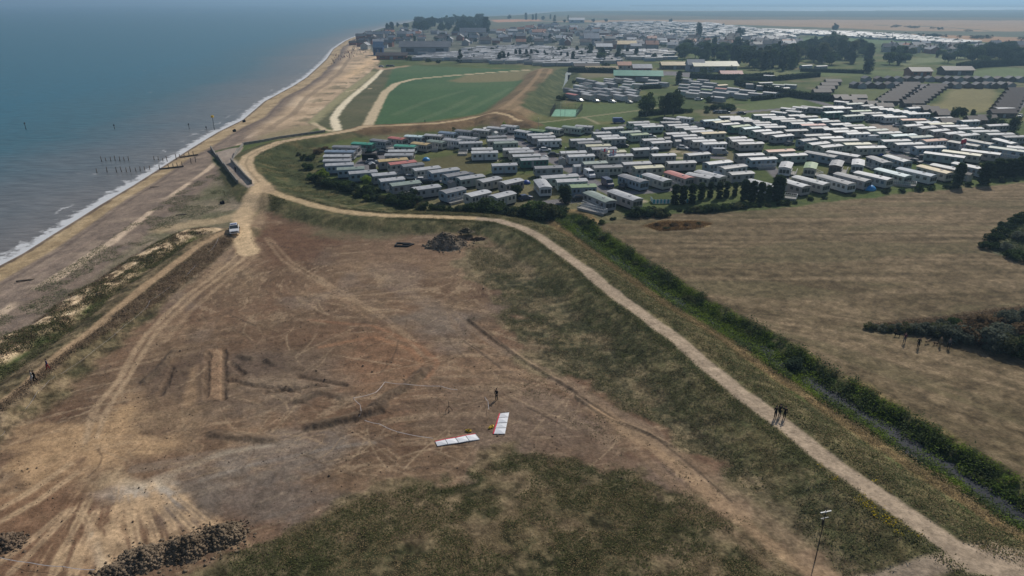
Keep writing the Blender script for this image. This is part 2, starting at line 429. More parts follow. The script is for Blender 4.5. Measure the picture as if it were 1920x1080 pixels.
    for px, hw, c, a in [
        # haul tracks from the gate down to the tip
        ([(446, 417), (455, 443), (457, 463), (437, 487), (394, 522), (350, 554), (306, 595), (275, 625), (250, 662), (225, 710), (200, 740), (182, 760), (170, 792), (160, 830)], .4, tan, .9),
        ([(462, 417), (470, 443), (472, 463), (455, 487), (410, 522), (366, 554), (322, 595), (290, 625), (268, 662), (240, 710), (215, 745), (196, 780), (182, 820)], .38, tan, .85),
        ([(430, 470), (380, 530), (330, 590), (290, 650)], .9, A(130, 110, 88), .5), ([(480, 480), (430, 520), (350, 590), (310, 640)], .4, tan, .5),
        ([(497, 445), (530, 490), (600, 530), (690, 580), (760, 630), (790, 665)], .28, tan, .5), ([(505, 445), (545, 490), (620, 533), (710, 585), (780, 640)], .28, tan, .45),
        ([(540, 500), (640, 560), (720, 620), (760, 660)], .3, A(140, 116, 92), .4), ([(580, 600), (700, 612), (790, 650), (822, 680), (800, 710)], .4, A(136, 100, 76), .5),
        ([(600, 650), (700, 632), (770, 655), (800, 690)], .4, A(146, 108, 80), .5), ([(850, 585), (900, 630), (960, 670), (1040, 715), (1120, 770), (1180, 810)], .5, A(120, 104, 88), .6),
        ([(830, 570), (870, 640), (960, 700), (1050, 760), (1160, 850)], .5, A(122, 104, 86), .5), ([(590, 560), (580, 600), (700, 560)], .3, A(130, 110, 90), .3),
        # the trails that fan out over the tip
        ([(240, 930), (255, 1010), (262, 1040)], .45, tan, .9), ([(262, 935), (285, 990), (294, 1020)], .45, tan, .85), ([(285, 935), (320, 980), (330, 1015)], .45, tan, .8),
        ([(300, 930), (345, 975), (375, 1005)], .45, tan, .85), ([(330, 930), (375, 968), (402, 990)], .4, tan, .8), ([(225, 945), (205, 1030), (190, 1070)], .45, tan, .8),
        ([(150, 960), (185, 1010), (205, 1070)], .5, tan, .85), ([(135, 955), (75, 1020), (20, 1075)], .5, tan, .8), ([(120, 960), (50, 1020), (-20, 1070)], .45, tan, .7),
        ([(165, 940), (120, 1030), (95, 1085)], .5, tan, .8), ([(180, 960), (150, 1030), (135, 1085)], .45, tan, .75), ([(130, 870), (60, 920), (-10, 960)], .5, tan, .75),
        ([(140, 890), (70, 940), (-20, 990)], .4, tan, .7), ([(150, 850), (30, 900), (-30, 930)], .6, A(150, 124, 96), .6), ([(205, 985), (225, 1020), (232, 1060)], .4, tan, .7),
        ([(170, 1000), (182, 1040), (195, 1068)], .35, sand, .5), ([(255, 880), (340, 865), (470, 840), (560, 830)], .7, A(126, 114, 100), .6), ([(320, 890), (420, 850), (500, 836)], .4, A(150, 138, 120), .55),
        ([(380, 925), (520, 880), (620, 870)], .4, A(124, 112, 98), .4), ([(700, 830), (620, 840), (480, 870), (380, 900)], .3, A(130, 122, 112), .5),
        # tracks at the east side
        ([(1180, 810), (1240, 845), (1300, 895), (1360, 950), (1420, 1000), (1480, 1045), (1550, 1085)], 1.1, A(138, 116, 94), .75), ([(1100, 770), (1200, 850), (1290, 930), (1380, 1010), (1440, 1060)], .7, A(124, 104, 84), .5),
        ([(960, 660), (1040, 705), (1130, 760), (1230, 815)], 1.0, A(116, 100, 84), .6)]:
        if len(px) <= 3 and a >= .7:
            for off in (-.27, .27):
                put(line(PL(px) + np.array([off, off * .3]), .15, .13, .3) * a * (.25 + 1.3 * np.clip(.6 * nB + .7 * nD - .15, 0, 1)), A(172, 146, 114), 0, 0)
            put(line(px, .5, .25, .3) * .45 * (.5 + nB), c, 0, 0)
        else:
            put(line(px, hw, .3, .4) * a * (.4 + .9 * nB), c, 0, 0)
    rs = random.Random(77)
    for i in range(26):
        a0 = (rs.uniform(110, 330), rs.uniform(905, 965))
        k = (a0[0] - 225) / 110
        a1 = (a0[0] + k * rs.uniform(60, 190) + rs.gauss(0, 25), a0[1] + rs.uniform(60, 150))
        m_ = ((a0[0] + a1[0]) / 2 + rs.gauss(0, 8), (a0[1] + a1[1]) / 2)
        for off in (-.26, .26):
            put(line(PL([a0, m_, a1]) + np.array([off, 0]), .13, .12, .35) * rs.uniform(.3, .7) * np.clip(.5 * nB + .9 * nD - .1, 0, 1), A(164, 138, 108), 0, 0)
    for i in range(420):
        gx, gy = G(rs.uniform(60, 1150), rs.uniform(450, 900))
        aa = rs.choice([.55, .75, 2.4, 2.6, .2, 1.1]) + rs.gauss(0, .2)
        L_ = rs.uniform(2.5, 12)
        cv = rs.gauss(0, .12)
        pl = np.array([[gx + math.cos(aa + cv * k) * L_ * k / 3, gy + math.sin(aa + cv * k) * L_ * k / 3] for k in range(4)])
        lightt = rs.random() < .6
        put(line(pl, rs.uniform(.04, .16), .10, .1) * wm * rs.uniform(.2, .6), A(140, 121, 98) if lightt else A(72, 59, 49))
    for t in TRENCH:
        put((1 - sstep(.2, .45, pdist(x, y, t, 3))) * .6, A(78, 65, 54))
    for t, hw, hh in RIDGES:
        put((1 - sstep(hw * .7, hw * 1.1, pdist(x, y, t, 4) + .6 * (nD - .5))) * .6, A(80, 69, 58), 0, .2)
    for px in ([(905, 612), (960, 660), (1030, 705), (1090, 745)], [(1090, 745), (1160, 790), (1230, 822)], [(870, 640), (940, 690)], [(990, 765), (1060, 800)], [(430, 590), (480, 610)], [(505, 455), (560, 470)]):
        put(line(px, .16, .1, .1) * .7, A(60, 51, 44))
    # bulldozed streaks beside the haul track
    for i in range(9):
        a0 = (338 - 8 * i + 50, 492 + 5 * i)
        put(line([(a0[0] - 35, a0[1] + 2), (a0[0] + 12, a0[1] + 14)], .22, .15, .1) * .8, A(70, 57, 48))

    # rough grass south and east of the waste ground
    RG = [(330, 1085), (470, 1020), (560, 985), (640, 950), (760, 915), (900, 885), (960, 850), (1050, 842), (1110, 855), (1180, 880), (1300, 935), (1400, 1010), (1480, 1070), (1500, 1300), (0, 1300)]
    rg = reg(RG, 1.5, 11, nz=.5 * nB + .5 * nA)
    put(rg, mixc(nB * 2.2 - .6, A(50, 50, 33), A(65, 61, 43), A(90, 80, 61)), 9, .9)
    put(rg * sstep(.50, .66, .5 * nA + .5 * nB) * .6, A(104, 89, 69), None, .4)
    EG = [(890, 455), (930, 470), (1010, 450), (1100, 510), (1300, 690), (1500, 850), (1700, 985), (1830, 1055), (1800, 1075), (1640, 1082), (1560, 1075), (1520, 1010), (1420, 930), (1290, 850),
          (1190, 790), (1080, 720), (1000, 660), (940, 600), (910, 540), (875, 490)]
    eg = reg(EG, 1.5, 9, nz=.5 * nB + .5 * nA)
    put(eg, mixc(nB * 2.2 - .6, A(56, 56, 40), A(74, 70, 52), A(108, 95, 73)), 9, .9)
    put(eg * sstep(.55, .65, nA) * .55, A(116, 102, 80), None, .5)
    # greener strip under the path
    gl = PL([(960, 432), (1010, 452), (1090, 520), (1200, 610), (1320, 712), (1440, 800), (1560, 895), (1700, 990), (1800, 1045)], 1.0)
    put((1 - sstep(2.0, 4.5, pdist(x, y, gl, 9) + 3 * (nB - .5))) * .8, mixc(nB * 1.6 - .3, A(48, 55, 32), A(62, 68, 40), A(84, 82, 54)), 9, 1)
    # verges round the park bank
    vb = 1 - sstep(7, 9, pdist(x, y, E1, 12) + 3 * (nB - .5))
    put(vb * (1 - sstep(-1, 1, -s + 18)) * (1 - .0 * vb), mixc(nB * 1.8 - .4, A(60, 62, 40), A(76, 74, 50), A(94, 86, 60)), 9, .8)
    LOOP = [(478, 300), (500, 278), (560, 265), (610, 275), (600, 320), (640, 360), (720, 385), (860, 400), (700, 396), (560, 372), (500, 345)]
    put(reg(LOOP, 2, 4), mixc(nB * 1.8 - .4, A(50, 56, 34), A(66, 70, 44), A(92, 84, 56)), 9, 1)
    # coastal bank
    cb = 1 - sstep(4.5, 6.5, pdist(x, y, COAST_PATH, 12) + 3 * (nB - .5))
    put(cb * (1 - in_far), mixc(nB * 2 - .5, A(70, 64, 47), A(94, 82, 62), A(118, 102, 80)), 9, .9)
    RS = [(432, 448), (440, 452), (400, 490), (330, 545), (262, 592), (190, 645), (110, 705), (0, 795), (-60, 850), (-60, 800), (0, 770), (95, 692), (180, 630), (280, 550), (380, 470)]
    put(reg(RS, .8, 2, nz=nB), mixc(nB * 2 - .5, A(70, 60, 50), A(90, 77, 64), A(110, 96, 78)), 9, .8)
    scd = pdist(x, y, SCARP, 10)
    put((1 - sstep(1.9, 3.6, scd + 2.2 * (nB - .5))) * (1 - in_far), mixc(nD * 2.4 - .5 + (nB - .5), A(92, 80, 60), A(168, 146, 116), A(186, 164, 134)), 1, .3)
    # brown east bank of the crop field and the bank behind the caravans
    d3 = pdist(x, y, E3, 26)
    put((1 - sstep(10, 15, d3 + 8 * (nA - .5))) * .9, mixc(nA * 1.8 - .4, A(88, 76, 56), A(110, 92, 70), A(128, 108, 82)), 9, .5)
    put((1 - sstep(.8, 2.0, np.abs(d3 - 3.5))) * .6, A(140, 118, 92), 4, 0)
    d2 = pdist(x, y, E2, 16)
    put(1 - sstep(8, 11, d2 + 4 * (nB - .5)), mixc(nB * 1.8 - .4, A(74, 62, 46), A(98, 80, 58), A(112, 92, 66)), 9, .7)
    put(1 - sstep(1.0, 1.8, d2), A(158, 138, 108), 4, 0)
    # dry meadow
    MD = [(1095, 430), (1125, 422), (1180, 408), (1250, 400), (1440, 394), (1560, 378), (1700, 362), (1920, 343), (2300, 318), (3200, 600), (3200, 1300), (2050, 1000), (1920, 905), (1800, 830), (1660, 740),
          (1500, 655), (1400, 610), (1300, 555), (1200, 485)]
    md = reg(MD, .8, 1.5, nz=nB)
    t_ = sstep(92, 118, y)
    a_ = (1 - t_) * -.75
    mu, mv = x * np.cos(a_) + y * np.sin(a_), -x * np.sin(a_) + y * np.cos(a_)
    st2 = fbm(mu / 11, mv / 1.3, 1, 4, 70)
    put(md, mixc(.5 + 1.0 * (st2 - .5) + 1.1 * (fbm(mu / 45, mv / 1.1, 1, 3, 73) - .5) + .8 * (nC - .5) + .5 * (nB - .5) + .4 * (nD - .5), A(80, 69, 51), A(98, 85, 65), A(118, 102, 80)), 3, .3)
    put(md * sstep(.52, .64, fbm(mu / 30, mv / 5, 1, 4, 74)) * .5, A(84, 78, 56))
    dm = pdist(x, y, DITCH, 14)
    rt = (1 - sstep(3.4, 4.6, dm + 1.5 * (nB - .5)))
    put((1 - sstep(5.5, 7.0, dm + 2 * (nB - .5))) * (1 - md), mixc(nB * 1.6 - .3, A(104, 90, 60), A(126, 106, 74), A(140, 120, 86)), 9, .9)
    put(rt, mixc(nB * 1.8 - .4, A(40, 50, 22), A(56, 70, 30), A(74, 86, 40)), 9, 1)
    for c0, r, r2 in [((1880, 640), 1, 0)]:
        isl = [(1622, 612), (1680, 618), (1760, 622), (1850, 650), (1925, 668), (2100, 690), (2100, 560), (1925, 578), (1800, 590), (1700, 600)]
        put(reg(isl, .8, 1.2, nz=nB), mixc(nB * 2 - .5, A(50, 46, 38), A(70, 64, 52), A(92, 84, 68)), 9, .9)
    put(reg([(1850, 452), (1880, 425), (1925, 400), (2100, 380), (2100, 520), (1925, 492), (1870, 475)], .8, 1.5, nz=nB), mixc(nB * 2 - .5, A(40, 48, 28), A(58, 66, 42), A(84, 86, 66)), 9, 1)
    put(reg([(1207, 424), (1240, 416), (1300, 414), (1335, 420), (1300, 430), (1240, 433)], .6, 1.2, nz=nB), mixc(nB * 2 - .5, A(96, 78, 52), A(120, 98, 68), A(136, 116, 82)), 9, .9)
    # channel banks
    dc = pdist(x, y, CHANNEL, 30)
    put(1 - sstep(7, 11, dc + 5 * (nA - .5)), mixc(nB * 1.6 - .3, A(48, 60, 40), A(66, 74, 48), A(84, 88, 60)), 9, .9)

    # the haul road along the foot of the grass bank
    for px, hw, c, a in [([(1120, 765), (1180, 810), (1240, 848), (1300, 898), (1360, 952), (1420, 1002), (1480, 1047), (1550, 1090)], 1.0, A(140, 117, 92), .8),
                         ([(1180, 800), (1260, 845), (1330, 895), (1400, 950), (1460, 1000), (1520, 1050)], 1.2, A(122, 104, 84), .55), ([(1160, 820), (1230, 880), (1310, 945), (1390, 1012), (1440, 1062)], .5, A(120, 100, 80), .5),
                         ([(960, 660), (1040, 705), (1130, 760), (1200, 800)], .8, A(118, 100, 82), .6)]:
        put(line(px, hw, .5, .7) * a * (.5 + .9 * nB), c, 0, .1)
    put(line([(1090, 745), (1160, 790), (1230, 822), (1300, 875), (1370, 940)], .16, .12, .15) * .7, A(58, 50, 42))
    # gravel paths and the pale tracks on top of everything
    pth = A(144, 128, 109)
    put(line(E1[15:], 1.25, .3, .35), pth * (.9 + .25 * nB[:, None]), 4, 0)
    put(line(E1[9:17], 1.35, .45, .5), A(156, 136, 106) * (.9 + .25 * nB[:, None]), 4, 0)
    put(line(E1[0:10], 2.1, .5, .4), A(160, 140, 112) * (.88 + .3 * nB[:, None]), 4, 0)
    put(line(E1[1:10], .3, .2, .2) * .6, A(118, 102, 82))
    put(line([(492, 350), (470, 375), (455, 398), (449, 425), (456, 445), (462, 465)], 2.3, .7, .8, 1.0), A(168, 146, 116) * (.88 + .3 * nB[:, None]), 4, 0)
    put(line([(455, 398), (420, 412), (360, 420), (310, 430)], 2.2, 1.6, 2, 0) * .7, A(160, 140, 112), 4, 0)
    put(line([(505, 362), (485, 400), (478, 430)], 1.6, 1.2, 1.5, 0) * .6, A(142, 122, 98))
    put(line(COAST_PATH, .85, .3, .3), A(142, 120, 94) * (.9 + .25 * nB[:, None]), 4, 0)
    put(line([(1900, 1066), (1840, 1052), (1760, 1066), (1650, 1080), (1550, 1092), (1400, 1110)], 1.0, .4, .3, 1.0), pth, 4, 0)
    put(reg([(1780, 1050), (1850, 1040), (1960, 1080), (1960, 1120), (1800, 1100)], .5, .5) * .9, pth, 4, 0)
    # concrete slipway
    rp = PL([(396, 279), (425, 273), (456, 271), (436, 302), (470, 344), (478, 352), (466, 357), (444, 342)], .9)
    put(sstep(-.4, .4, sdist(x, y, rp, 10)), mixc(nB, A(128, 116, 106), A(146, 134, 122)), 8, 0)
    put(line([(434, 302), (455, 325), (470, 348)], 1.0, .8, .6, .9) * .7, A(176, 162, 142), 8)
    # tennis court
    put(reg([(1034, 218), (1040, 205), (1088, 205), (1080, 218)], .3, 0), A(112, 150, 128), 7, 0)
    nF = fbm(x, y, .42, 3, 14, .6)
    near = np.clip((220 - y) / 120, 0, 1)
    amp = near * (.22 + 1.1 * veg)
    col *= np.clip(1 + amp * (1.1 * (nD - .5) + 1.5 * (nF - .5)), .45, 1.8)[:, None]
    straw = near * np.clip(veg, 0, 1) * sstep(.50, .66, .5 * nD + .5 * fbm(x, y, .7, 3, 15))
    put(straw * .45 * (cls != 1), A(128, 113, 86))
    green = near * np.clip(veg, 0, 1) * sstep(.52, .68, fbm(x, y, 1.6, 3, 16))
    put(green * .45 * (cls != 1), A(50, 54, 34))
    col *= (.90 + .2 * nD)[:, None]
    # under the sea
    put(sstep(0, .6, -s), A(92, 82, 72))
    return np.clip(col, .004, .9), cls, veg, s


# one polar sheet of ground: fine where the photograph looks, coarse behind it
def build_ground():
    th = np.concatenate([np.radians(np.arange(-50, 50.01, .083)), np.radians(np.arange(52, 308, 6.0))])
    pyv = np.concatenate([np.arange(1500, 1110, -22.0), np.arange(1110, 400, -2.0), np.arange(400, 60, -1.5), np.arange(60, 10, -.8), np.arange(10, 2.2, -.6)])
    dep = PITCH + np.arctan((pyv - 540) / 1280)
    R = np.concatenate([[2.0, 10.0, 18.0], CAM_H / np.tan(dep)])
    R = np.unique(np.concatenate([R[R < 29000], [29500.0]]))
    nt, nr = len(th), len(R)
    TT, RR = np.meshgrid(th, R)
    x = (RR * np.sin(TT)).ravel()
    y = (RR * np.cos(TT)).ravel()
    col, cls, veg, s = paint(x, y)
    z = heights(x, y, s)
    i0 = (np.arange(nr - 1)[:, None] * nt + np.arange(nt)[None, :]).ravel()
    j = np.arange(nt)
    jn = (j + 1) % nt
    a = (np.arange(nr - 1)[:, None] * nt + j[None, :]).ravel()
    b = (np.arange(nr - 1)[:, None] * nt + jn[None, :]).ravel()
    c = ((np.arange(nr - 1)[:, None] + 1) * nt + jn[None, :]).ravel()
    d = ((np.arange(nr - 1)[:, None] + 1) * nt + j[None, :]).ravel()
    F = np.stack([a, d, c, b], 1)
    zf = z[F].max(1)
    F = F[zf > -4.6]
    fc = cls[F[:, 0]]
    m = ground_material()
    for k, nm in enumerate(CLS):
        Fk = F[fc == k]
        if len(Fk) == 0:
            continue
        u, inv = np.unique(Fk.ravel(), return_inverse=True)
        Fk = inv.reshape(-1, 4).astype(np.int32)
        me = np_mesh(nm, np.stack([x[u], y[u], z[u]], 1), Fk, smooth=True)
        ca = me.attributes.new('tint', 'FLOAT_COLOR', 'POINT')
        ca.data.foreach_set('color', np.concatenate([col[u], np.ones((len(u), 1))], 1).astype(np.float32).ravel())
        va = me.attributes.new('cover', 'FLOAT', 'POINT')
        va.data.foreach_set('value', veg[u].astype(np.float32))
        me.materials.append(m)
        o = bpy.data.objects.new(nm, me)
        COL.objects.link(o)
        o['kind'] = 'structure'


def np_mesh(name, V, F, smooth=False):
    me = bpy.data.meshes.new(name)
    V = np.asarray(V, np.float32)
    F = np.asarray(F, np.int32)
    nf, k = F.shape
    me.vertices.add(len(V))
    me.vertices.foreach_set('co', V.ravel())
    me.loops.add(nf * k)
    me.loops.foreach_set('vertex_index', F.ravel())
    me.polygons.add(nf)
    me.polygons.foreach_set('loop_start', np.arange(0, nf * k, k, dtype=np.int32))
    try:
        me.polygons.foreach_set('loop_total', np.full(nf, k, np.int32))
    except Exception:
        pass
    if smooth:
        me.polygons.foreach_set('use_smooth', np.ones(nf, bool))
    me.update(calc_edges=True)
    return me


def newmat(name):
    m = bpy.data.materials.new(name)
    m.use_nodes = True
    nt = m.node_tree
    return m, nt, nt.nodes['Principled BSDF'], nt.nodes.new, nt.links.new


def ground_material():
    m, nt, bs, N, L = newmat('ground_cover')
    at = N('ShaderNodeAttribute'); at.attribute_name = 'tint'
    cv = N('ShaderNodeAttribute'); cv.attribute_name = 'cover'
    gm = N('ShaderNodeNewGeometry')
    n1 = N('ShaderNodeTexNoise'); n1.inputs['Scale'].default_value = 2.6; n1.inputs['Detail'].default_value = 5; n1.inputs['Roughness'].default_value = .65
    n2 = N('ShaderNodeTexNoise'); n2.inputs['Scale'].default_value = .55; n2.inputs['Detail'].default_value = 4; n2.inputs['Roughness'].default_value = .6
    L(gm.outputs['Position'], n1.inputs['Vector'])
    L(gm.outputs['Position'], n2.inputs['Vector'])
    r1 = N('ShaderNodeMapRange'); r1.inputs['From Min'].default_value = .3; r1.inputs['From Max'].default_value = .7; r1.inputs['To Min'].default_value = .72; r1.inputs['To Max'].default_value = 1.28
    r2 = N('ShaderNodeMapRange'); r2.inputs['From Min'].default_value = .3; r2.inputs['From Max'].default_value = .7; r2.inputs['To Min'].default_value = .84; r2.inputs['To Max'].default_value = 1.16
    L(n1.outputs[0], r1.inputs[0]); L(n2.outputs[0], r2.inputs[0])
    mu = N('ShaderNodeMath'); mu.operation = 'MULTIPLY'
    L(r1.outputs[0], mu.inputs[0]); L(r2.outputs[0], mu.inputs[1])
    vm = N('ShaderNodeVectorMath'); vm.operation = 'SCALE'
    L(at.outputs['Color'], vm.inputs[0]); L(mu.outputs[0], vm.inputs['Scale'])
    L(vm.outputs[0], bs.inputs['Base Color'])
    bs.inputs['Roughness'].default_value = .95
    bs.inputs['Specular IOR Level'].default_value = .08
    st = N('ShaderNodeMath'); st.operation = 'MULTIPLY_ADD'; st.inputs[1].default_value = .35; st.inputs[2].default_value = .35
    L(cv.outputs['Fac'], st.inputs[0])
    bp = N('ShaderNodeBump'); bp.inputs['Distance'].default_value = .28
    L(n1.outputs[0], bp.inputs['Height']); L(st.outputs[0], bp.inputs['Strength'])
    L(bp.outputs[0], bs.inputs['Normal'])
    return m


# ------------------------------------------------------------------ water
def build_water():
    m, nt, bs, N, L = newmat('sea_water')
    at = N('ShaderNodeAttribute'); at.attribute_name = 'offshore'
    gm = N('ShaderNodeNewGeometry')
    mp = N('ShaderNodeMapping'); mp.inputs['Rotation'].default_value = (0, 0, .35); mp.inputs['Scale'].default_value = (.16, .42, 1)
    L(gm.outputs['Position'], mp.inputs['Vector'])
    w1 = N('ShaderNodeTexNoise'); w1.inputs['Scale'].default_value = 1.0; w1.inputs['Detail'].default_value = 5; w1.inputs['Roughness'].default_value = .62
    L(mp.outputs[0], w1.inputs['Vector'])
    w2 = N('ShaderNodeTexNoise'); w2.inputs['Scale'].default_value = .012; w2.inputs['Detail'].default_value = 3
    L(gm.outputs['Position'], w2.inputs['Vector'])
    ad = N('ShaderNodeMath'); ad.operation = 'MULTIPLY_ADD'; ad.inputs[1].default_value = 70; L(w2.outputs[0], ad.inputs[0]); L(at.outputs['Fac'], ad.inputs[2])
    cr = N('ShaderNodeValToRGB')
    mr = N('ShaderNodeMapRange'); mr.inputs['From Min'].default_value = 38; mr.inputs['From Max'].default_value = 160
    L(ad.outputs[0], mr.inputs[0]); L(mr.outputs[0], cr.inputs[0])
    e = cr.color_ramp.elements
    e[0].position = 0; e[0].color = (.180, .168, .160, 1)
    e[1].position = 1; e[1].color = (.014, .128, .190, 1)
    q = e.new(.22); q.color = (.118, .142, .156, 1)
    q = e.new(.5); q.color = (.036, .122, .160, 1)
    # light and dark of the wavelets painted into the silty water colour
    wr = N('ShaderNodeMapRange'); wr.inputs['From Min'].default_value = .3; wr.inputs['From Max'].default_value = .7; wr.inputs['To Min'].default_value = .72; wr.inputs['To Max'].default_value = 1.28
    L(w1.outputs[0], wr.inputs[0])
    vs = N('ShaderNodeVectorMath'); vs.operation = 'SCALE'; L(cr.outputs[0], vs.inputs[0]); L(wr.outputs[0], vs.inputs['Scale'])
    # surf along the beach and scattered white horses
    mp2 = N('ShaderNodeMapping'); mp2.inputs['Scale'].default_value = (.5, .5, 1); L(gm.outputs['Position'], mp2.inputs['Vector'])
    f1 = N('ShaderNodeTexNoise'); f1.inputs['Scale'].default_value = .5; f1.inputs['Detail'].default_value = 6; f1.inputs['Roughness'].default_value = .7; L(mp2.outputs[0], f1.inputs['Vector'])
    fm = N('ShaderNodeMath'); fm.operation = 'MULTIPLY_ADD'; fm.inputs[1].default_value = -15; fm.inputs[2].default_value = 7.4; L(f1.outputs[0], fm.inputs[0])
    fa = N('ShaderNodeMath'); fa.operation = 'ADD'; L(fm.outputs[0], fa.inputs[0]); L(at.outputs['Fac'], fa.inputs[1])
    fr = N('ShaderNodeMapRange'); fr.inputs['From Min'].default_value = 2.0; fr.inputs['From Max'].default_value = 3.6; fr.inputs['To Min'].default_value = 1; fr.inputs['To Max'].default_value = 0
    L(fa.outputs[0], fr.inputs[0])
    wm = N('ShaderNodeMapping'); wm.inputs['Scale'].default_value = (.10, .3, 1); L(gm.outputs['Position'], wm.inputs['Vector'])
    wh = N('ShaderNodeTexNoise'); wh.inputs['Scale'].default_value = 1.0; wh.inputs['Detail'].default_value = 2; L(wm.outputs[0], wh.inputs['Vector'])
    wt = N('ShaderNodeMapRange'); wt.inputs['From Min'].default_value = .755; wt.inputs['From Max'].default_value = .80; L(wh.outputs[0], wt.inputs[0])
    # a second, broken line of surf further out
    lm_ = N('ShaderNodeMath'); lm_.operation = 'MULTIPLY_ADD'; lm_.inputs[1].default_value = -10; L(f1.outputs[0], lm_.inputs[0]); L(at.outputs['Fac'], lm_.inputs[2])
    l2 = N('ShaderNodeMath'); l2.operation = 'SUBTRACT'; l2.inputs[1].default_value = 3.2; L(lm_.outputs[0], l2.inputs[0])
    l3 = N('ShaderNodeMath'); l3.operation = 'ABSOLUTE'; L(l2.outputs[0], l3.inputs[0])
    l4 = N('ShaderNodeMapRange'); l4.inputs['From Min'].default_value = .1; l4.inputs['From Max'].default_value = .55; l4.inputs['To Min'].default_value = 1; l4.inputs['To Max'].default_value = 0; L(l3.outputs[0], l4.inputs[0])
    g1 = N('ShaderNodeTexNoise'); g1.inputs['Scale'].default_value = .09; g1.inputs['Detail'].default_value = 2; L(gm.outputs['Position'], g1.inputs['Vector'])
    g2 = N('ShaderNodeMapRange'); g2.inputs['From Min'].default_value = .52; g2.inputs['From Max'].default_value = .62; g2.inputs['To Max'].default_value = .8; L(g1.outputs[0], g2.inputs[0])
    l5 = N('ShaderNodeMath'); l5.operation = 'MULTIPLY'; L(l4.outputs[0], l5.inputs[0]); L(g2.outputs[0], l5.inputs[1])
    m0 = N('ShaderNodeMath'); m0.operation = 'MAXIMUM'; L(wt.outputs[0], m0.inputs[0]); L(l5.outputs[0], m0.inputs[1])
    mx = N('ShaderNodeMath'); mx.operation = 'MAXIMUM'; L(fr.outputs[0], mx.inputs[0]); L(m0.outputs[0], mx.inputs[1])
    mc = N('ShaderNodeMix'); mc.data_type = 'RGBA'; L(mx.outputs[0], mc.inputs[0]); L(vs.outputs[0], mc.inputs[6]); mc.inputs[7].default_value = (.62, .63, .64, 1)
    L(mc.outputs[2], bs.inputs['Base Color'])
    rr = N('ShaderNodeMapRange'); rr.inputs['To Min'].default_value = .3; rr.inputs['To Max'].default_value = .8; L(mx.outputs[0], rr.inputs[0]); L(rr.outputs[0], bs.inputs['Roughness'])
    bs.inputs['IOR'].default_value = 1.33
    bs.inputs['Specular IOR Level'].default_value = .25
    bp = N('ShaderNodeBump'); bp.inputs['Distance'].default_value = .5; bp.inputs['Strength'].default_value = .5
    L(w1.outputs[0], bp.inputs['Height']); L(bp.outputs[0], bs.inputs['Normal'])

    th = np.radians(np.concatenate([np.arange(-180, -56, 6.0), np.arange(-56, 56, .3), np.arange(56, 180.1, 12.0)]))
    pyv = np.concatenate([np.arange(1600, 500, -20.0), np.arange(500, 60, -3.0), np.arange(60, 10, -1.5), np.arange(10, 1.9, -.6)])
    dep = PITCH + np.arctan((pyv - 540) / 1280)
    R = np.unique(np.concatenate([[20.0], CAM_H / np.tan(dep), [29500.0]]))
    R = R[R <= 29500]
    TT, RR = np.meshgrid(th, R)
    x = (RR * np.sin(TT)).ravel(); y = (RR * np.cos(TT)).ravel()
    s = shore_sd(x, y)
    nt, nr = len(th), len(R)
    a = (np.arange(nr - 1)[:, None] * nt + np.arange(nt - 1)[None, :]).ravel()
    F = np.stack([a, a + nt, a + nt + 1, a + 1], 1)
    F = F[s[F].min(1) < 6]
    u, inv = np.unique(F.ravel(), return_inverse=True)
    me = np_mesh('sea', np.stack([x[u], y[u], np.full(len(u), SEA_Z)], 1), inv.reshape(-1, 4), True)
    va = me.attributes.new('offshore', 'FLOAT', 'POINT')
    va.data.foreach_set('value', (-s[u]).astype(np.float32))
    me.materials.append(m)
    o = bpy.data.objects.new('sea', me); COL.objects.link(o); o['kind'] = 'structure'

    # ditch and channel water
    m2, nt, bs, N, L = newmat('ditch_water')
    bs.inputs['Base Color'].default_value = (.022, .027, .035, 1)
    bs.inputs['Roughness'].default_value = .03
    bs.inputs['Specular IOR Level'].default_value = .14
    gm = N('ShaderNodeNewGeometry'); n1 = N('ShaderNodeTexNoise'); n1.inputs['Scale'].default_value = 1.5; n1.inputs['Detail'].default_value = 3; L(gm.outputs['Position'], n1.inputs['Vector'])
    bp = N('ShaderNodeBump'); bp.inputs['Distance'].default_value = .03; bp.inputs['Strength'].default_value = .12; L(n1.outputs[0], bp.inputs['Height']); L(bp.outputs[0], bs.inputs['Normal'])
    for nm, line, hw, z in [('ditch_water', DITCH, 1.7, -1.25), ('channel_water', CHANNEL, 2.0, -.85)]:
        P = np.array(line); T = np.gradient(P, axis=0); T /= np.linalg.norm(T, axis=1)[:, None]
        Nn = np.stack([-T[:, 1], T[:, 0]], 1)
        V = np.concatenate([np.c_[P + Nn * hw, np.full(len(P), z)], np.c_[P - Nn * hw, np.full(len(P), z)]])
        k = len(P)
        F = [[i, i + 1, k + i + 1, k + i] for i in range(k - 1)]
        me = np_mesh(nm, V, F); me.materials.append(m2)
        o = bpy.data.objects.new(nm, me); COL.objects.link(o); o['kind'] = 'structure'


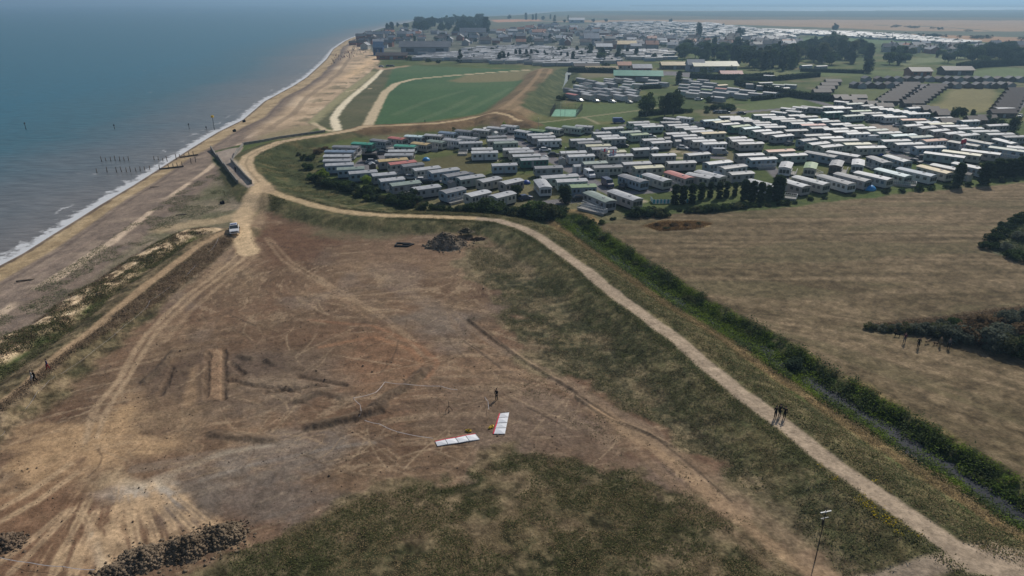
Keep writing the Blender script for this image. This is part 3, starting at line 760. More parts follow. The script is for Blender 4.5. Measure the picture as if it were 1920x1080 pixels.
def build_haze():
    m = bpy.data.materials.new('haze')
    m.use_nodes = True
    nt = m.node_tree
    nt.nodes.remove(nt.nodes['Principled BSDF'])
    v = nt.nodes.new('ShaderNodeVolumePrincipled')
    v.inputs['Color'].default_value = (.46, .73, 1.0, 1)
    v.inputs['Density'].default_value = 0.00024
    v.inputs['Anisotropy'].default_value = .38
    nt.links.new(v.outputs[0], nt.nodes['Material Output'].inputs['Volume'])
    s = 31000.0
    z0, z1 = -8.0, 62.0
    V = [(-s, -s, z0), (s, -s, z0), (s, s, z0), (-s, s, z0), (-s, -s, z1), (s, -s, z1), (s, s, z1), (-s, s, z1)]
    F = [(0, 3, 2, 1), (4, 5, 6, 7), (0, 1, 5, 4), (1, 2, 6, 5), (2, 3, 7, 6), (3, 0, 4, 7)]
    me = np_mesh('haze', V, F)
    me.materials.append(m)
    o = bpy.data.objects.new('haze', me); COL.objects.link(o); o['kind'] = 'stuff'
    o['label'] = 'pale blue summer haze over the sea and the far fields'


build_ground()
build_water()
build_haze()

# ------------------------------------------------------------------ materials for built things
def mat(name, c, rough=.7, var=.08, scale=1.2, spec=.3, metal=0.0, objvar=.10):
    m, nt, bs, N, L = newmat(name)
    tc = N('ShaderNodeTexCoord')
    no = N('ShaderNodeTexNoise'); no.inputs['Scale'].default_value = scale; no.inputs['Detail'].default_value = 4
    L(tc.outputs['Object'], no.inputs['Vector'])
    oi = N('ShaderNodeObjectInfo')
    r1 = N('ShaderNodeMapRange'); r1.inputs['To Min'].default_value = 1 - var * 2; r1.inputs['To Max'].default_value = 1 + var * 2; r1.inputs['From Min'].default_value = .25; r1.inputs['From Max'].default_value = .75
    L(no.outputs[0], r1.inputs[0])
    r2 = N('ShaderNodeMapRange'); r2.inputs['To Min'].default_value = 1 - objvar; r2.inputs['To Max'].default_value = 1 + objvar
    L(oi.outputs['Random'], r2.inputs[0])
    mu = N('ShaderNodeMath'); mu.operation = 'MULTIPLY'; L(r1.outputs[0], mu.inputs[0]); L(r2.outputs[0], mu.inputs[1])
    vs = N('ShaderNodeVectorMath'); vs.operation = 'SCALE'; vs.inputs[0].default_value = c[:3]; L(mu.outputs[0], vs.inputs['Scale'])
    L(vs.outputs[0], bs.inputs['Base Color'])
    bs.inputs['Roughness'].default_value = rough
    bs.inputs['Specular IOR Level'].default_value = spec
    bs.inputs['Metallic'].default_value = metal
    return m


def leafmat(name, c, trans=.25, var=.35):
    m, nt, bs, N, L = newmat(name)
    nt.nodes.remove(bs)
    out = nt.nodes['Material Output']
    at = N('ShaderNodeAttribute'); at.attribute_name = 'leaf_tone'
    oi = N('ShaderNodeObjectInfo')
    r1 = N('ShaderNodeMapRange'); r1.inputs['To Min'].default_value = 1 - var; r1.inputs['To Max'].default_value = 1 + var; L(at.outputs['Fac'], r1.inputs[0])
    r2 = N('ShaderNodeMapRange'); r2.inputs['To Min'].default_value = .8; r2.inputs['To Max'].default_value = 1.2; L(oi.outputs['Random'], r2.inputs[0])
    mu = N('ShaderNodeMath'); mu.operation = 'MULTIPLY'; L(r1.outputs[0], mu.inputs[0]); L(r2.outputs[0], mu.inputs[1])
    vs = N('ShaderNodeVectorMath'); vs.operation = 'SCALE'; vs.inputs[0].default_value = c; L(mu.outputs[0], vs.inputs['Scale'])
    d = N('ShaderNodeBsdfDiffuse'); t = N('ShaderNodeBsdfTranslucent'); mx = N('ShaderNodeMixShader'); mx.inputs[0].default_value = trans
    L(vs.outputs[0], d.inputs[0]); L(vs.outputs[0], t.inputs[0]); L(d.outputs[0], mx.inputs[1]); L(t.outputs[0], mx.inputs[2]); L(mx.outputs[0], out.inputs[0])
    return m


M = {}
ROOF = {'w': ('white', (.50, .51, .52)), 'l': ('pale grey', (.40, .41, .425)), 'g': ('mid grey', (.21, .218, .235)), 'd': ('dark slate', (.10, .105, .115)), 'b': ('blue grey', (.20, .27, .36)),
        'G': ('bright green', (.055, .30, .21)), 'R': ('red', (.45, .15, .13)), 'T': ('ochre', (.48, .36, .17)), 'p': ('pale yellow', (.50, .48, .32)), 'e': ('green grey', (.24, .30, .26)),
        'c': ('icy white', (.52, .64, .65)), 'o': ('terracotta', (.46, .20, .12)), 'v': ('moss green', (.17, .27, .12)), 'k': ('brown', (.085, .066, .06))}
WALL = {'c': ('cream', (.46, .44, .39)), 'w': ('white', (.58, .59, .60)), 'g': ('grey', (.31, .32, .335)), 'b': ('pale blue', (.30, .365, .42)), 'n': ('pale green', (.33, .40, .365)), 'p': ('beige', (.39, .355, .34)),
        't': ('dark green', (.06, .17, .14)), 'k': ('brown', (.13, .10, .085)), 'r': ('red brick', (.30, .13, .09))}
for k, (nm, c) in ROOF.items():
    M['roof_' + k] = mat('roof_' + nm.replace(' ', '_'), c, .55, .10, .9, .35)
for k, (nm, c) in WALL.items():
    M['wall_' + k] = mat('wall_' + nm.replace(' ', '_'), c, .6, .06, .8, .3)
M['glass'] = mat('window_glass', (.045, .052, .06), .2, .05, 2, .6)
M['frame'] = mat('white_plastic', (.72, .72, .71), .5, .04, 2)
M['skirt'] = mat('dark_chassis', (.035, .035, .035), .9, .1, 2, .1)  # near black for the chassis and the shade beneath the caravan
M['door'] = mat('door_panel', (.34, .35, .36), .6, .08, 2)
M['wood'] = mat('weathered_timber', (.16, .13, .10), .9, .15, 3, .1)
M['deck'] = mat('deck_boards', (.42, .40, .37), .85, .15, 3, .15)
M['rubber'] = mat('tyre_rubber', (.02, .02, .02), .9, .05, 2, .1)
M['darkmetal'] = mat('dark_metal', (.03, .03, .032), .6, .1, 2, .3)
M['steel'] = mat('grey_steel', (.30, .31, .32), .5, .1, 2, .4)
M['concrete'] = mat('old_concrete', (.27, .25, .22), .9, .18, .8, .1)
M['black'] = mat('black_cloth', (.012, .012, .014), .85, .1, 5, .1)
CARC = {'white': (.75, .75, .76), 'silver': (.38, .40, .42), 'black': (.02, .02, .022), 'dark blue': (.02, .035, .10), 'red': (.30, .03, .03), 'dark grey': (.07, .075, .08), 'blue': (.04, .10, .32)}
for k, c in CARC.items():
    M['car_' + k] = mat('paint_' + k.replace(' ', '_'), c, .28, .03, 1, .5)
M['bark'] = mat('bark', (.10, .08, .06), .95, .2, 4, .05)
LEAFS = {'dark': (.052, .078, .032), 'mid': (.080, .118, .042), 'lime': (.20, .27, .045), 'olive': (.115, .125, .060), 'blue': (.050, .072, .044), 'rust': (.17, .12, .07), 'silver': (.14, .155, .115), 'fresh': (.115, .175, .045)}
for k, c in LEAFS.items():
    M['leaf_' + k] = leafmat('leaves_' + k, c, .55 if k == 'fresh' else .42)


# ------------------------------------------------------------------ object helpers
def ob(name, me, parent=None, mats=None, loc=(0, 0, 0), rot=(0, 0, 0), scl=(1, 1, 1)):
    o = bpy.data.objects.new(name, me)
    COL.objects.link(o)
    if parent is not None:
        o.parent = parent
    o.location = loc
    o.rotation_euler = rot
    o.scale = scl
    if mats:
        for i, m in enumerate(mats):
            if len(me.materials) <= i:
                me.materials.append(None)
            o.material_slots[i].link = 'OBJECT'
            o.material_slots[i].material = m
    return o


def root(name, loc, rz=0.0, scl=(1, 1, 1)):
    o = bpy.data.objects.new(name, None)
    COL.objects.link(o)
    o.location = loc
    o.rotation_euler = (0, 0, rz)
    o.scale = scl
    o.empty_display_size = .5
    return o


def tag(o, label, cat, group=None):
    o['label'] = label
    o['category'] = cat
    if group:
        o['group'] = group
    return o


class MB:
    """collects simple solids into one mesh"""
    def __init__(self):
        self.V, self.F, self.mi = [], [], []

    def add(self, V, F, mi=0):
        n = len(self.V)
        self.V += [tuple(v) for v in V]
        self.F += [tuple(i + n for i in f) for f in F]
        self.mi += [mi] * len(F)

    def box(self, c, s, rz=0.0, mi=0, taper=1.0):
        cx, cy, cz = c
        hx, hy, hz = s[0] / 2, s[1] / 2, s[2] / 2
        V = []
        for dz, t in ((-hz, 1), (hz, taper)):
            for dx, dy in ((-hx, -hy), (hx, -hy), (hx, hy), (-hx, hy)):
                X, Y = dx * t, dy * t
                V.append((cx + X * math.cos(rz) - Y * math.sin(rz), cy + X * math.sin(rz) + Y * math.cos(rz), cz + dz))
        self.add(V, [(3, 2, 1, 0), (4, 5, 6, 7), (0, 1, 5, 4), (1, 2, 6, 5), (2, 3, 7, 6), (3, 0, 4, 7)], mi)

    def prism(self, prof, x0, x1, axis='x', mi=0, cap=True):
        """profile of (a, z) pairs swept along an axis"""
        n = len(prof)
        V = []
        for t in (x0, x1):
            for a, z in prof:
                V.append((t, a, z) if axis == 'x' else (a, t, z))
        F = [(i, (i + 1) % n, n + (i + 1) % n, n + i) for i in range(n)]
        if cap:
            F += [tuple(range(n - 1, -1, -1)), tuple(range(n, 2 * n))]
        self.add(V, F, mi)

    def tube(self, p, q, r0, r1=None, seg=8, mi=0):
        r1 = r0 if r1 is None else r1
        p, q = Vector(p), Vector(q)
        d = (q - p).normalized()
        u = d.orthogonal().normalized()
        w = d.cross(u)
        V = []
        for c, r in ((p, r0), (q, r1)):
            for i in range(seg):
                a = 2 * math.pi * i / seg
                V.append(c + u * (r * math.cos(a)) + w * (r * math.sin(a)))
        F = [(i, (i + 1) % seg, seg + (i + 1) % seg, seg + i) for i in range(seg)] + [tuple(range(seg - 1, -1, -1)), tuple(range(seg, 2 * seg))]
        self.add(V, F, mi)

    def mesh(self, name, smooth=False, mats=()):
        me = bpy.data.meshes.new(name)
        me.from_pydata(self.V, [], self.F)
        me.polygons.foreach_set('material_index', self.mi)
        if smooth:
            me.polygons.foreach_set('use_smooth', [True] * len(self.F))
        bm = bmesh.new(); bm.from_mesh(me); bmesh.ops.recalc_face_normals(bm, faces=bm.faces); bm.to_mesh(me); bm.free()
        for m in mats:
            me.materials.append(m)
        return me


def bevel(me, w, seg=2, ang=40):
    bm = bmesh.new(); bm.from_mesh(me)
    ed = [e for e in bm.edges if len(e.link_faces) == 2 and e.calc_face_angle(0) > math.radians(ang)]
    bmesh.ops.bevel(bm, geom=ed, offset=w, segments=seg, profile=.5, affect='EDGES')
    bm.to_mesh(me); bm.free()
    return me


# every repeated kind is told apart by colour and by its count out from a landmark
LM = []


def landmark(name, px, py):
    LM.append((name, G(px, py)))


ORD = ['', 'second', 'third', 'fourth', 'fifth', 'sixth', 'seventh', 'eighth', 'ninth', 'tenth', 'eleventh', 'twelfth', 'thirteenth', 'fourteenth', 'fifteenth', 'sixteenth', 'seventeenth', 'eighteenth',
       'nineteenth', 'twentieth'] + ['twenty-%s' % q for q in ('first', 'second', 'third', 'fourth', 'fifth', 'sixth', 'seventh', 'eighth', 'ninth')] + ['thirtieth'] + ['thirty-%s' % q for q in ('first', 'second', 'third', 'fourth', 'fifth', 'sixth', 'seventh')]
PENDING = []


def pend(o, phrase, cat, group=None):
    PENDING.append((o, phrase, cat, group))


def settle_labels():
    from collections import defaultdict
    g = defaultdict(list)
    ph = defaultdict(int)
    for o, phrase, cat, group in PENDING:
        ph[phrase] += 1
    for o, phrase, cat, group in PENDING:
        p = (o.location.x, o.location.y)
        best = min(LM, key=lambda l: math.hypot(l[1][0] - p[0], l[1][1] - p[1]))
        g[(phrase, best[0])].append((math.hypot(best[1][0] - p[0], best[1][1] - p[1]), o, cat, group))
    for (phrase, lm), L in g.items():
        L.sort(key=lambda t: t[0])
        for i, (d, o, cat, group) in enumerate(L):
            if ph[phrase] == 1:
                lab = '%s, near %s' % (phrase, lm)
            elif len(L) == 1:
                lab = '%s, the one by %s' % (phrase, lm)
            elif i == 0:
                lab = '%s, first one out from %s' % (phrase, lm)
            else:
                lab = '%s, %s one out from %s' % (phrase, ORD[min(i, len(ORD) - 1)], lm)
            tag(o, lab, cat, group)


for q in [('the lime green tree', 687, 350), ('the black box trailer', 690, 302), ('the blue tarpaulin', 799, 300), ('the red cross flags', 1143, 305), ('the white van', 1105, 335), ('the tennis court', 1062, 212),
          ('the two big trees', 1235, 222), ('the blue van', 1160, 235), ('the poplar screen', 1400, 380), ('the green hall', 1195, 145), ('the hedged compound', 1440, 170), ('the gravel car park', 1660, 240),
          ('the blue dome tent', 1628, 355), ('the red flag', 1797, 275), ('the road bend', 1143, 358), ('the worn brown green', 1800, 190), ('the tall poplar', 1309, 72), ('the white warehouse', 1080, 42),
          ('the big grey shed', 830, 95), ('the beach end', 690, 105), ('the pale green roofed store', 1335, 125), ('the tall dark yew', 1627, 140), ('the ridge of woodland', 850, 55), ('the dark conifer', 863, 118),
          ('the chalet lane', 1700, 180), ('the field tree', 1565, 62), ('the farm wood', 1560, 110), ('the grass clearing', 850, 310), ('the tall bank', 1000, 150), ('the bush island', 1700, 610),
          ('the ditch mouth', 1070, 420), ('the seawall', 540, 260), ('the sheltered pond wood', 1760, 120)]:
    landmark(*q)

# ------------------------------------------------------------------ static caravans
CW = 3.3


def caravan_meshes():
    d = {}
    L2, W2 = 5.0, CW / 2
    b = MB()
    b.prism([(-W2, .48), (W2, .48), (W2, 2.72), (W2 * .5, 2.93), (0, 3.02), (-W2 * .5, 2.93), (-W2, 2.72)], -L2, L2)
    d['body'] = bevel(b.mesh('caravan_body'), .06, 2, 50)
    b = MB()
    o = .14
    b.prism([(-W2 - o, 2.70), (-W2 - o, 2.78), (-W2 * .5, 3.0), (0, 3.10), (W2 * .5, 3.0), (W2 + o, 2.78), (W2 + o, 2.70), (W2 * .5, 2.945), (0, 3.035), (-W2 * .5, 2.945)], -L2 - .2, L2 + .2)
    d['roof'] = b.mesh('caravan_roof')
    b = MB()
    b.box((2.2, -.2, 3.1), (.6, .6, .16))
    d['vent'] = b.mesh('caravan_vents')
    b = MB()
    b.box((0, 0, .26), (9.4, CW - .5, .44))
    d['chassis'] = b.mesh('caravan_chassis')
    b = MB()
    b.box((0, 0, 0), (1.0, .05, .78))
    d['window'] = b.mesh('caravan_window')
    b = MB()
    for z in (-.5, .5):
        b.box((0, 0, z), (1.1, .07, .05))
    for xx in (-.66, .66):
        b.box((xx, 0, 0), (.06, .07, .94))
    d['wframe'] = b.mesh('caravan_window_frame')
    b = MB()
    b.box((0, 0, 0), (.85, .06, 1.9))
    d['door'] = b.mesh('caravan_door')
    b = MB()
    for yy in (-.95, 0, .95):
        b.box((0, yy, 0), (.05, .82, 1.05))
    d['bay'] = b.mesh('caravan_bay_window')
    return d


CM = caravan_meshes()
CARAVANS = []


def caravan(mx, my, mz, rz, L, rk, wk, full=True, name='static_caravan', group='static caravans of the holiday park', wsc=1.0):
    r = root(name, (mx, my, mz), rz, (L / 10.0, wsc, 1.0))
    ob('body', CM['body'], r, [M['wall_' + wk]])
    ro = ob('roof', CM['roof'], r, [M['roof_' + rk]])
    if full:
        ob('vents', CM['vent'], ro, [M['steel']])
        ob('chassis', CM['chassis'], r, [M['skirt']])
        k = random.random()
        xs = [-3.9, -1.9, 1.6, 3.6] if k < .5 else [-3.8, -2.2, 0.9, 2.4, 3.9]
        dx = -.4 if k < .5 else -.75
        for x in xs:
            ob('window', CM['window'], r, [M['glass']], (x, -CW / 2 - .012, 1.85), scl=(1 if k < .5 else .8, 1, 1))
        for x in (-3, .4, 3.2):
            ob('window', CM['window'], r, [M['glass']], (x, CW / 2 + .012, 1.85))
        ob('door', CM['door'], r, [M['door']], (dx, -CW / 2 - .018, 1.46))
        ob('bay_window', CM['bay'], r, [M['glass']], (5.012, 0, 1.72))
        ob('window', CM['window'], r, [M['glass']], (-5.012, 0, 1.85), (0, 0, math.pi / 2))
    nm = '%s-roofed %s static caravan' % (ROOF[rk][0], WALL[wk][0])
    pend(r, nm, 'caravan', group)
    CARAVANS.append([mx, my, rz, L, r])
    return r


WIN = {1: (590, 215, 6), 2: (860, 215, 6), 3: (1090, 215, 6), 4: (1370, 185, 6), 5: (1600, 185, 6), 6: (1030, 100, 6), 7: (1330, 100, 6), 8: (1600, 50, 6)}
# window of the photo / ridge end points / roof tone (and wall tone where it shows)
NEAR = {
    1: '210,350,500,358,g,p;120,405,455,408,b,g;105,457,410,455,w,p;100,508,412,503,l,g;120,560,440,545,l,b;250,605,560,590,e,b;380,650,700,625,l,b;690,670,855,655,l,g;725,735,1000,705,w,b;'
       '850,785,1180,745,e,g;1105,830,1400,790,l,g;1440,870,1660,815,g,b;430,312,665,325,G,t;645,275,830,295,g,g;850,250,1020,270,R,p;1030,230,1220,240,c,b;1250,222,1430,232,l,p;1410,190,1590,205,b,b;'
       '1600,170,1770,185,g,g;905,340,1140,350,G,n;1110,310,1290,330,T,p;1290,285,1460,305,e,c;1475,270,1640,285,l,w;1630,245,1830,265,l,w;1620,312,1885,303,l,g;830,402,1125,400,w,p;790,445,1110,442,l,p;'
       '710,515,1040,488,T,g;830,550,1130,515,R,c;990,570,1200,545,g,g;1105,615,1400,580,l,c;1290,642,1610,598,l,b;1460,685,1710,642,g,b;1610,715,1890,675,l,n',
    2: '230,745,450,700,l,c;490,765,690,722,l,p;110,900,310,855,w,c;390,920,595,865,l,c;180,160,350,172,w,c;330,135,530,152,l,g;500,115,660,130,w,w;665,172,795,192,w,b;770,222,1020,212,w,g;'
       '820,250,1080,240,l,g;890,283,1150,275,w,w;320,248,530,235,g,g;320,285,620,275,l,c;390,312,660,300,e,n;145,382,380,375,w,c;140,420,440,412,w,w;495,385,790,375,w,c;560,415,840,405,l,c;'
       '605,458,915,447,w,c;690,500,1000,488,l,t;370,560,655,550,l,b;850,590,1165,578,g,g;925,700,1335,672,l,n;1095,740,1440,725,w,n;1250,800,1540,788,v,b;1000,140,1160,160,l,c;1180,125,1400,150,e,n;'
       '1320,118,1510,132,l,g;1620,152,1840,138,l,g;1510,202,1700,195,l,g;1545,240,1795,230,w,g;1605,265,1870,255,w,c;1250,280,1510,270,w,g;1330,312,1600,300,g,g;1425,345,1700,335,p,g;1490,378,1770,368,l,g;'
       '1600,414,1870,402,p,c;1140,420,1430,410,w,c;1225,460,1520,448,w,w;1395,540,1660,525,e,g;1510,582,1830,570,g,c;830,165,960,180,v,t',
    3: '520,85,755,75,l,n;585,110,820,102,l,n;675,130,910,120,w,n;935,35,1110,50,l,g;1090,20,1250,40,w,w;890,82,1110,78,g,g;965,115,1190,105,l,g;1045,138,1290,130,l,c;1145,158,1370,150,w,c;1223,187,1465,175,l,c;'
       '1340,205,1610,193,T,c;945,210,1170,200,l,k;1020,235,1285,225,l,g;1140,265,1365,255,l,g;1240,292,1500,283,w,c;1355,320,1620,310,w,w;430,195,650,180,e,b;545,222,740,208,v,n;680,280,915,266,l,g;'
       '775,310,1000,295,l,g;570,385,850,370,w,g;785,450,1050,440,w,g;1180,445,1430,425,l,g;960,535,1275,522,l,p;590,590,910,572,p,c;460,545,770,530,l,g;290,455,570,445,l,c;1270,640,1500,700,l,c;1400,545,1670,515,w,b;'
       '1570,595,1830,560,g,w;1660,658,1920,640,g,g;1360,65,1550,52,c,b;1480,82,1650,65,p,g;1570,105,1760,92,w,g;1680,132,1880,112,v,t;1560,25,1790,22,w,g;1650,45,1895,42,w,g',
    4: '250,180,490,175,w,n;345,205,600,202,l,n;450,226,710,220,l,n;555,248,810,243,g,g;0,222,215,222,w,g;130,245,305,243,g,p;240,268,435,262,g,g;270,293,510,287,l,n;370,315,605,310,l,g;125,332,310,315,c,n;'
       '240,362,435,347,w,n;340,390,560,370,l,p;470,420,680,400,l,g;0,437,130,430,l,g;0,468,240,460,l,c;75,500,355,490,l,p;395,585,700,570,o,c;60,628,355,615,l,p;200,674,500,660,w,b;545,632,835,617,l,n;'
       '595,98,715,118,w,g;640,130,800,148,w,g;480,140,620,158,w,g;730,88,850,105,w,p;860,75,990,110,g,g;640,187,820,180,l,g;760,202,960,193,g,g;865,236,1080,225,c,g;600,355,850,345,g,p;670,273,915,268,l,b;'
       '780,292,1050,286,R,b;890,325,1090,318,g,g;1030,338,1300,330,l,g;1010,252,1210,245,g,g;1115,287,1330,275,l,g;1260,302,1480,292,g,g;1370,327,1610,317,w,c;1530,352,1750,342,e,p;1145,366,1410,358,w,k;'
       '1290,388,1545,380,w,w;1640,382,1900,372,l,n;820,408,1110,397,g,g;985,436,1245,427,w,c;1128,465,1415,455,g,c;1265,505,1560,497,p,n;1400,542,1725,535,w,c;1000,537,1230,515,l,c;875,507,1085,485,l,n;'
       '775,467,945,446,g,b;1030,90,1260,85,l,n;1140,104,1350,98,w,g;1045,153,1245,142,c,t;1260,192,1480,178,e,n;1340,137,1565,130,v,g;1450,162,1690,155,g,g;1580,187,1810,180,w,g;1550,96,1700,90,w,p;'
       '1660,116,1820,110,w,p;1770,134,1910,127,l,b;1190,25,1320,38,w,g;1291,57,1470,48,e,g;1460,77,1590,68,g,g',
    5: '330,202,580,197,w,w;525,234,800,228,o,n;690,265,950,258,w,g;840,280,1105,273,p,p;560,302,755,286,w,c;730,326,905,308,l,p;862,360,1050,342,w,p;985,305,1270,300,w,p;1160,332,1440,326,w,c;1320,364,1615,357,l,n;'
       '1490,396,1785,389,l,c;1672,424,1920,418,g,g;1025,390,1220,372,w,p;1172,410,1380,392,w,c;1595,106,1790,98,l,k;420,412,685,397,c,n;620,430,865,415,e,b;310,469,620,460,l,n;462,505,765,495,w,g;780,469,1025,453,o,w;'
       '680,543,1010,533,l,b;905,215,1095,207,l,b;1200,249,1395,240,w,b;1490,299,1730,287,l,p;600,167,840,158,l,b;540,154,690,147,w,g;395,134,565,127,w,b;600,104,730,95,l,b;1810,540,1920,550,w,w',
}
# caravans that stand end-on or slantwise: centre of the ridge, direction of the ridge in the photo, tones, length
SLANT = {
    2: '945,770,48,60,l,w,8.5', 3: '205,917,215,92,e,g,10;490,898,225,78,l,p,10;1100,672,200,62,R,p,9;850,700,215,68,l,c,9;585,710,220,66,g,b,9;1405,672,230,58,l,c,9',
    4: '1025,620,240,42,g,b,10;1275,615,250,40,w,p,10;625,742,-28,60,l,w,8.5;903,748,-22,62,v,c,8.5;1195,722,-35,62,g,k,8.5;1437,712,-8,62,w,w,8.5;1675,682,135,50,g,g,9;1190,905,270,75,g,w,10.5;905,912,265,66,w,c,10;'
       '695,938,235,66,w,p,9.5;1375,875,255,62,g,g,10;1610,860,280,62,w,c,10;365,948,150,38,l,c,9',
    5: '500,668,165,48,w,b,9;450,825,250,62,c,n,10;925,790,250,62,T,c,10;715,818,300,66,b,w,10.5;1060,765,170,34,l,p,8.5;1320,752,225,46,l,b,9.5;1030,625,345,42,w,n,11;1225,605,315,40,p,c,10.5;1440,592,340,40,w,p,10.5;'
       '1255,500,250,42,d,g,10;1415,478,250,45,d,b,10;1718,475,165,42,w,g,9;1760,565,320,42,e,b,11',
}
MID = {
    6: '860,310,950,316,w,c;945,338,1055,345,w,c;1020,268,1110,274,l,g;1070,338,1215,332,g,b;1130,298,1222,303,w,g;1225,322,1340,332,l,g;1145,263,1230,268,g,g;850,345,920,352,l,n;1480,345,1575,352,l,n;1500,282,1600,292,l,g;'
       '1580,308,1700,318,l,g;1680,290,1790,303,g,g;1610,338,1720,346,w,g;1570,372,1700,383,g,g;1590,410,1690,420,l,g;1545,440,1690,452,l,c;1480,380,1560,388,g,g;1480,418,1550,426,l,n;1700,435,1840,450,l,g;'
       '1720,368,1850,378,l,g;1720,400,1840,412,v,g;1750,325,1890,337,l,g;640,280,720,292,w,g',
    7: '80,358,190,350,T,c;80,388,200,400,R,w;215,385,340,395,l,b;350,405,520,423,l,g;215,425,330,438,l,b;60,428,220,448,l,g;295,450,440,465,l,g;450,438,600,455,l,g;615,430,760,445,w,g;60,480,150,500,l,g;'
       '1015,138,1160,130,w,b;1190,143,1320,137,l,g;545,330,700,324,g,g;420,342,540,346,g,g;660,375,770,370,l,g;780,390,890,384,l,g;540,362,660,364,g,g;725,345,850,352,e,g;860,350,960,356,e,g;620,245,730,250,l,b',
}
MIDG = ('265,458,R;440,462,l;620,468,g;800,470,l;955,472,l;285,420,g;415,438,l;590,430,g;765,436,l;925,440,l;255,395,d;340,362,w;455,380,d;330,405,g;505,425,g;645,402,l;785,397,g;920,410,l;405,345,d;560,345,l;'
        '365,282,l;480,305,g;600,330,l;685,312,g;790,282,g;890,288,l;470,332,d;690,336,l;860,378,l;540,395,g')


def place_caravans():
    wc = 'cwgpcgwb'
    i = 0
    for full, tab in ((True, NEAR), (False, MID)):
        for w, s in tab.items():
            ox, oy, sc = WIN[w]
            for e in s.split(';'):
                t = e.split(',')
                x1, y1, x2, y2 = [float(v) for v in t[:4]]
                a = (ox + x1 / sc, oy + y1 / sc)
                b = (ox + x2 / sc, oy + y2 / sc)
                mid = ((a[0] + b[0]) / 2, (a[1] + b[1]) / 2)
                gx, gy, gz = GP(mid[0], mid[1], 2.9)
                p, q = np.array(G(a[0], a[1], gz + 2.9)), np.array(G(b[0], b[1], gz + 2.9))
                v = q - p
                L = float(np.hypot(*v))
                rz = math.atan2(v[1], v[0])
                rz = max(-.75, min(.75, rz))
                L = max(6.6, min(10.6, L * (.97 if full else .95)))
                caravan(gx, gy, gz, rz, L, t[4], t[5], full)
                i += 1
    for w, s in SLANT.items():
        ox, oy, sc = WIN[w]
        for e in s.split(';'):
            t = e.split(',')
            cx, cy, dx, dy = [float(v) for v in t[:4]]
            c = (ox + cx / sc, oy + cy / sc)
            gx, gy, gz = GP(c[0], c[1], 2.9)
            p = np.array(G(c[0] - dx / sc / 2, c[1] - dy / sc / 2, gz + 2.9))
            q = np.array(G(c[0] + dx / sc / 2, c[1] + dy / sc / 2, gz + 2.9))
            v = q - p
            caravan(gx, gy, gz, math.atan2(v[1], v[0]), float(t[6]), t[4], t[5], True)
    for e in MIDG.split(';'):
        t = e.split(',')
        cx, cy = 1030 + float(t[0]) / 6, 100 + float(t[1]) / 6
        gx, gy, gz = GP(cx, cy, 2.9)
        caravan(gx, gy, gz, -1.0 - .12 * random.random(), 8.6, t[2], random.choice('wgcg'), False)


place_caravans()
# neighbours that would stand into each other are moved apart
for _ in range(6):
    for i in range(len(CARAVANS)):
        for j in range(i):
            a, b = CARAVANS[i], CARAVANS[j]
            dx, dy = b[0] - a[0], b[1] - a[1]
            if abs(dx) + abs(dy) < 16 and abs(math.sin(a[2] - b[2])) < .5:
                u = dx * math.cos(a[2]) + dy * math.sin(a[2]); v = -dx * math.sin(a[2]) + dy * math.cos(a[2])
                if abs(u) < (a[3] + b[3]) / 2 - .2 and abs(v) < 3.7:
                    k = (3.75 - abs(v)) / 2 * (1 if v >= 0 else -1)
                    for c, sg in ((a, -1), (b, 1)):
                        c[0] += -math.sin(a[2]) * k * sg; c[1] += math.cos(a[2]) * k * sg
                        c[4].location.x, c[4].location.y = c[0], c[1]
# which neighbours stand into each other (printed while building only)
_bad = 0
for i in range(len(CARAVANS)):
    for j in range(i):
        a, b = CARAVANS[i], CARAVANS[j]
        dx, dy = b[0] - a[0], b[1] - a[1]
        if abs(dx) + abs(dy) < 16 and abs(math.sin(a[2] - b[2])) < .5:
            u = dx * math.cos(a[2]) + dy * math.sin(a[2]); v = -dx * math.sin(a[2]) + dy * math.cos(a[2])
            if abs(u) < (a[3] + b[3]) / 2 - .3 and abs(v) < 3.2:
                _bad += 1
print('CARAVANS', len(CARAVANS), 'touching pairs', _bad)

# ------------------------------------------------------------------ trees, bushes, hedges
def leaf_mesh(name, C, tone, size, seed, flat=.0):
    """one small four-cornered leaf spray at every point of C"""
    r = np.random.default_rng(seed)
    n = len(C)
    u = r.normal(size=(n, 3)); u /= np.linalg.norm(u, axis=1)[:, None]
    t = r.normal(size=(n, 3)); t[:, 2] *= 1 - flat
    w = np.cross(u, t); w /= np.linalg.norm(w, axis=1)[:, None] + 1e-9
    sz = size * r.uniform(.6, 1.35, n)[:, None]
    a, b = u * sz, w * sz * .7
    V = np.stack([C - a, C - b * .9, C + a, C + b], 1).reshape(-1, 3)
    F = np.arange(4 * n).reshape(n, 4)
    me = np_mesh(name, V, F)
    at = me.attributes.new('leaf_tone', 'FLOAT', 'POINT')
    at.data.foreach_set('value', np.repeat(tone, 4).astype(np.float32))
    me.materials.append(M['leaf_mid'])
    return me


def clumps(r, n, fn, per, rad):
    """leaf points in n clumps whose centres fn(r) picks; returns points and a tone per clump"""
    P, T = [], []
    for _ in range(n):
        c = fn(r)
        k = int(per * r.uniform(.6, 1.3))
        d = r.normal(size=(k, 3)); d /= np.linalg.norm(d, axis=1)[:, None]
        rr = rad * r.uniform(.75, 1.25)
        P.append(c + d * (rr * r.uniform(.35, 1.0, (k, 1)) ** .5) * np.array([1, 1, .85]))
        T.append(np.clip(r.normal(.5, .25) + .12 * r.normal(size=k), 0, 1))
    return np.concatenate(P), np.concatenate(T)


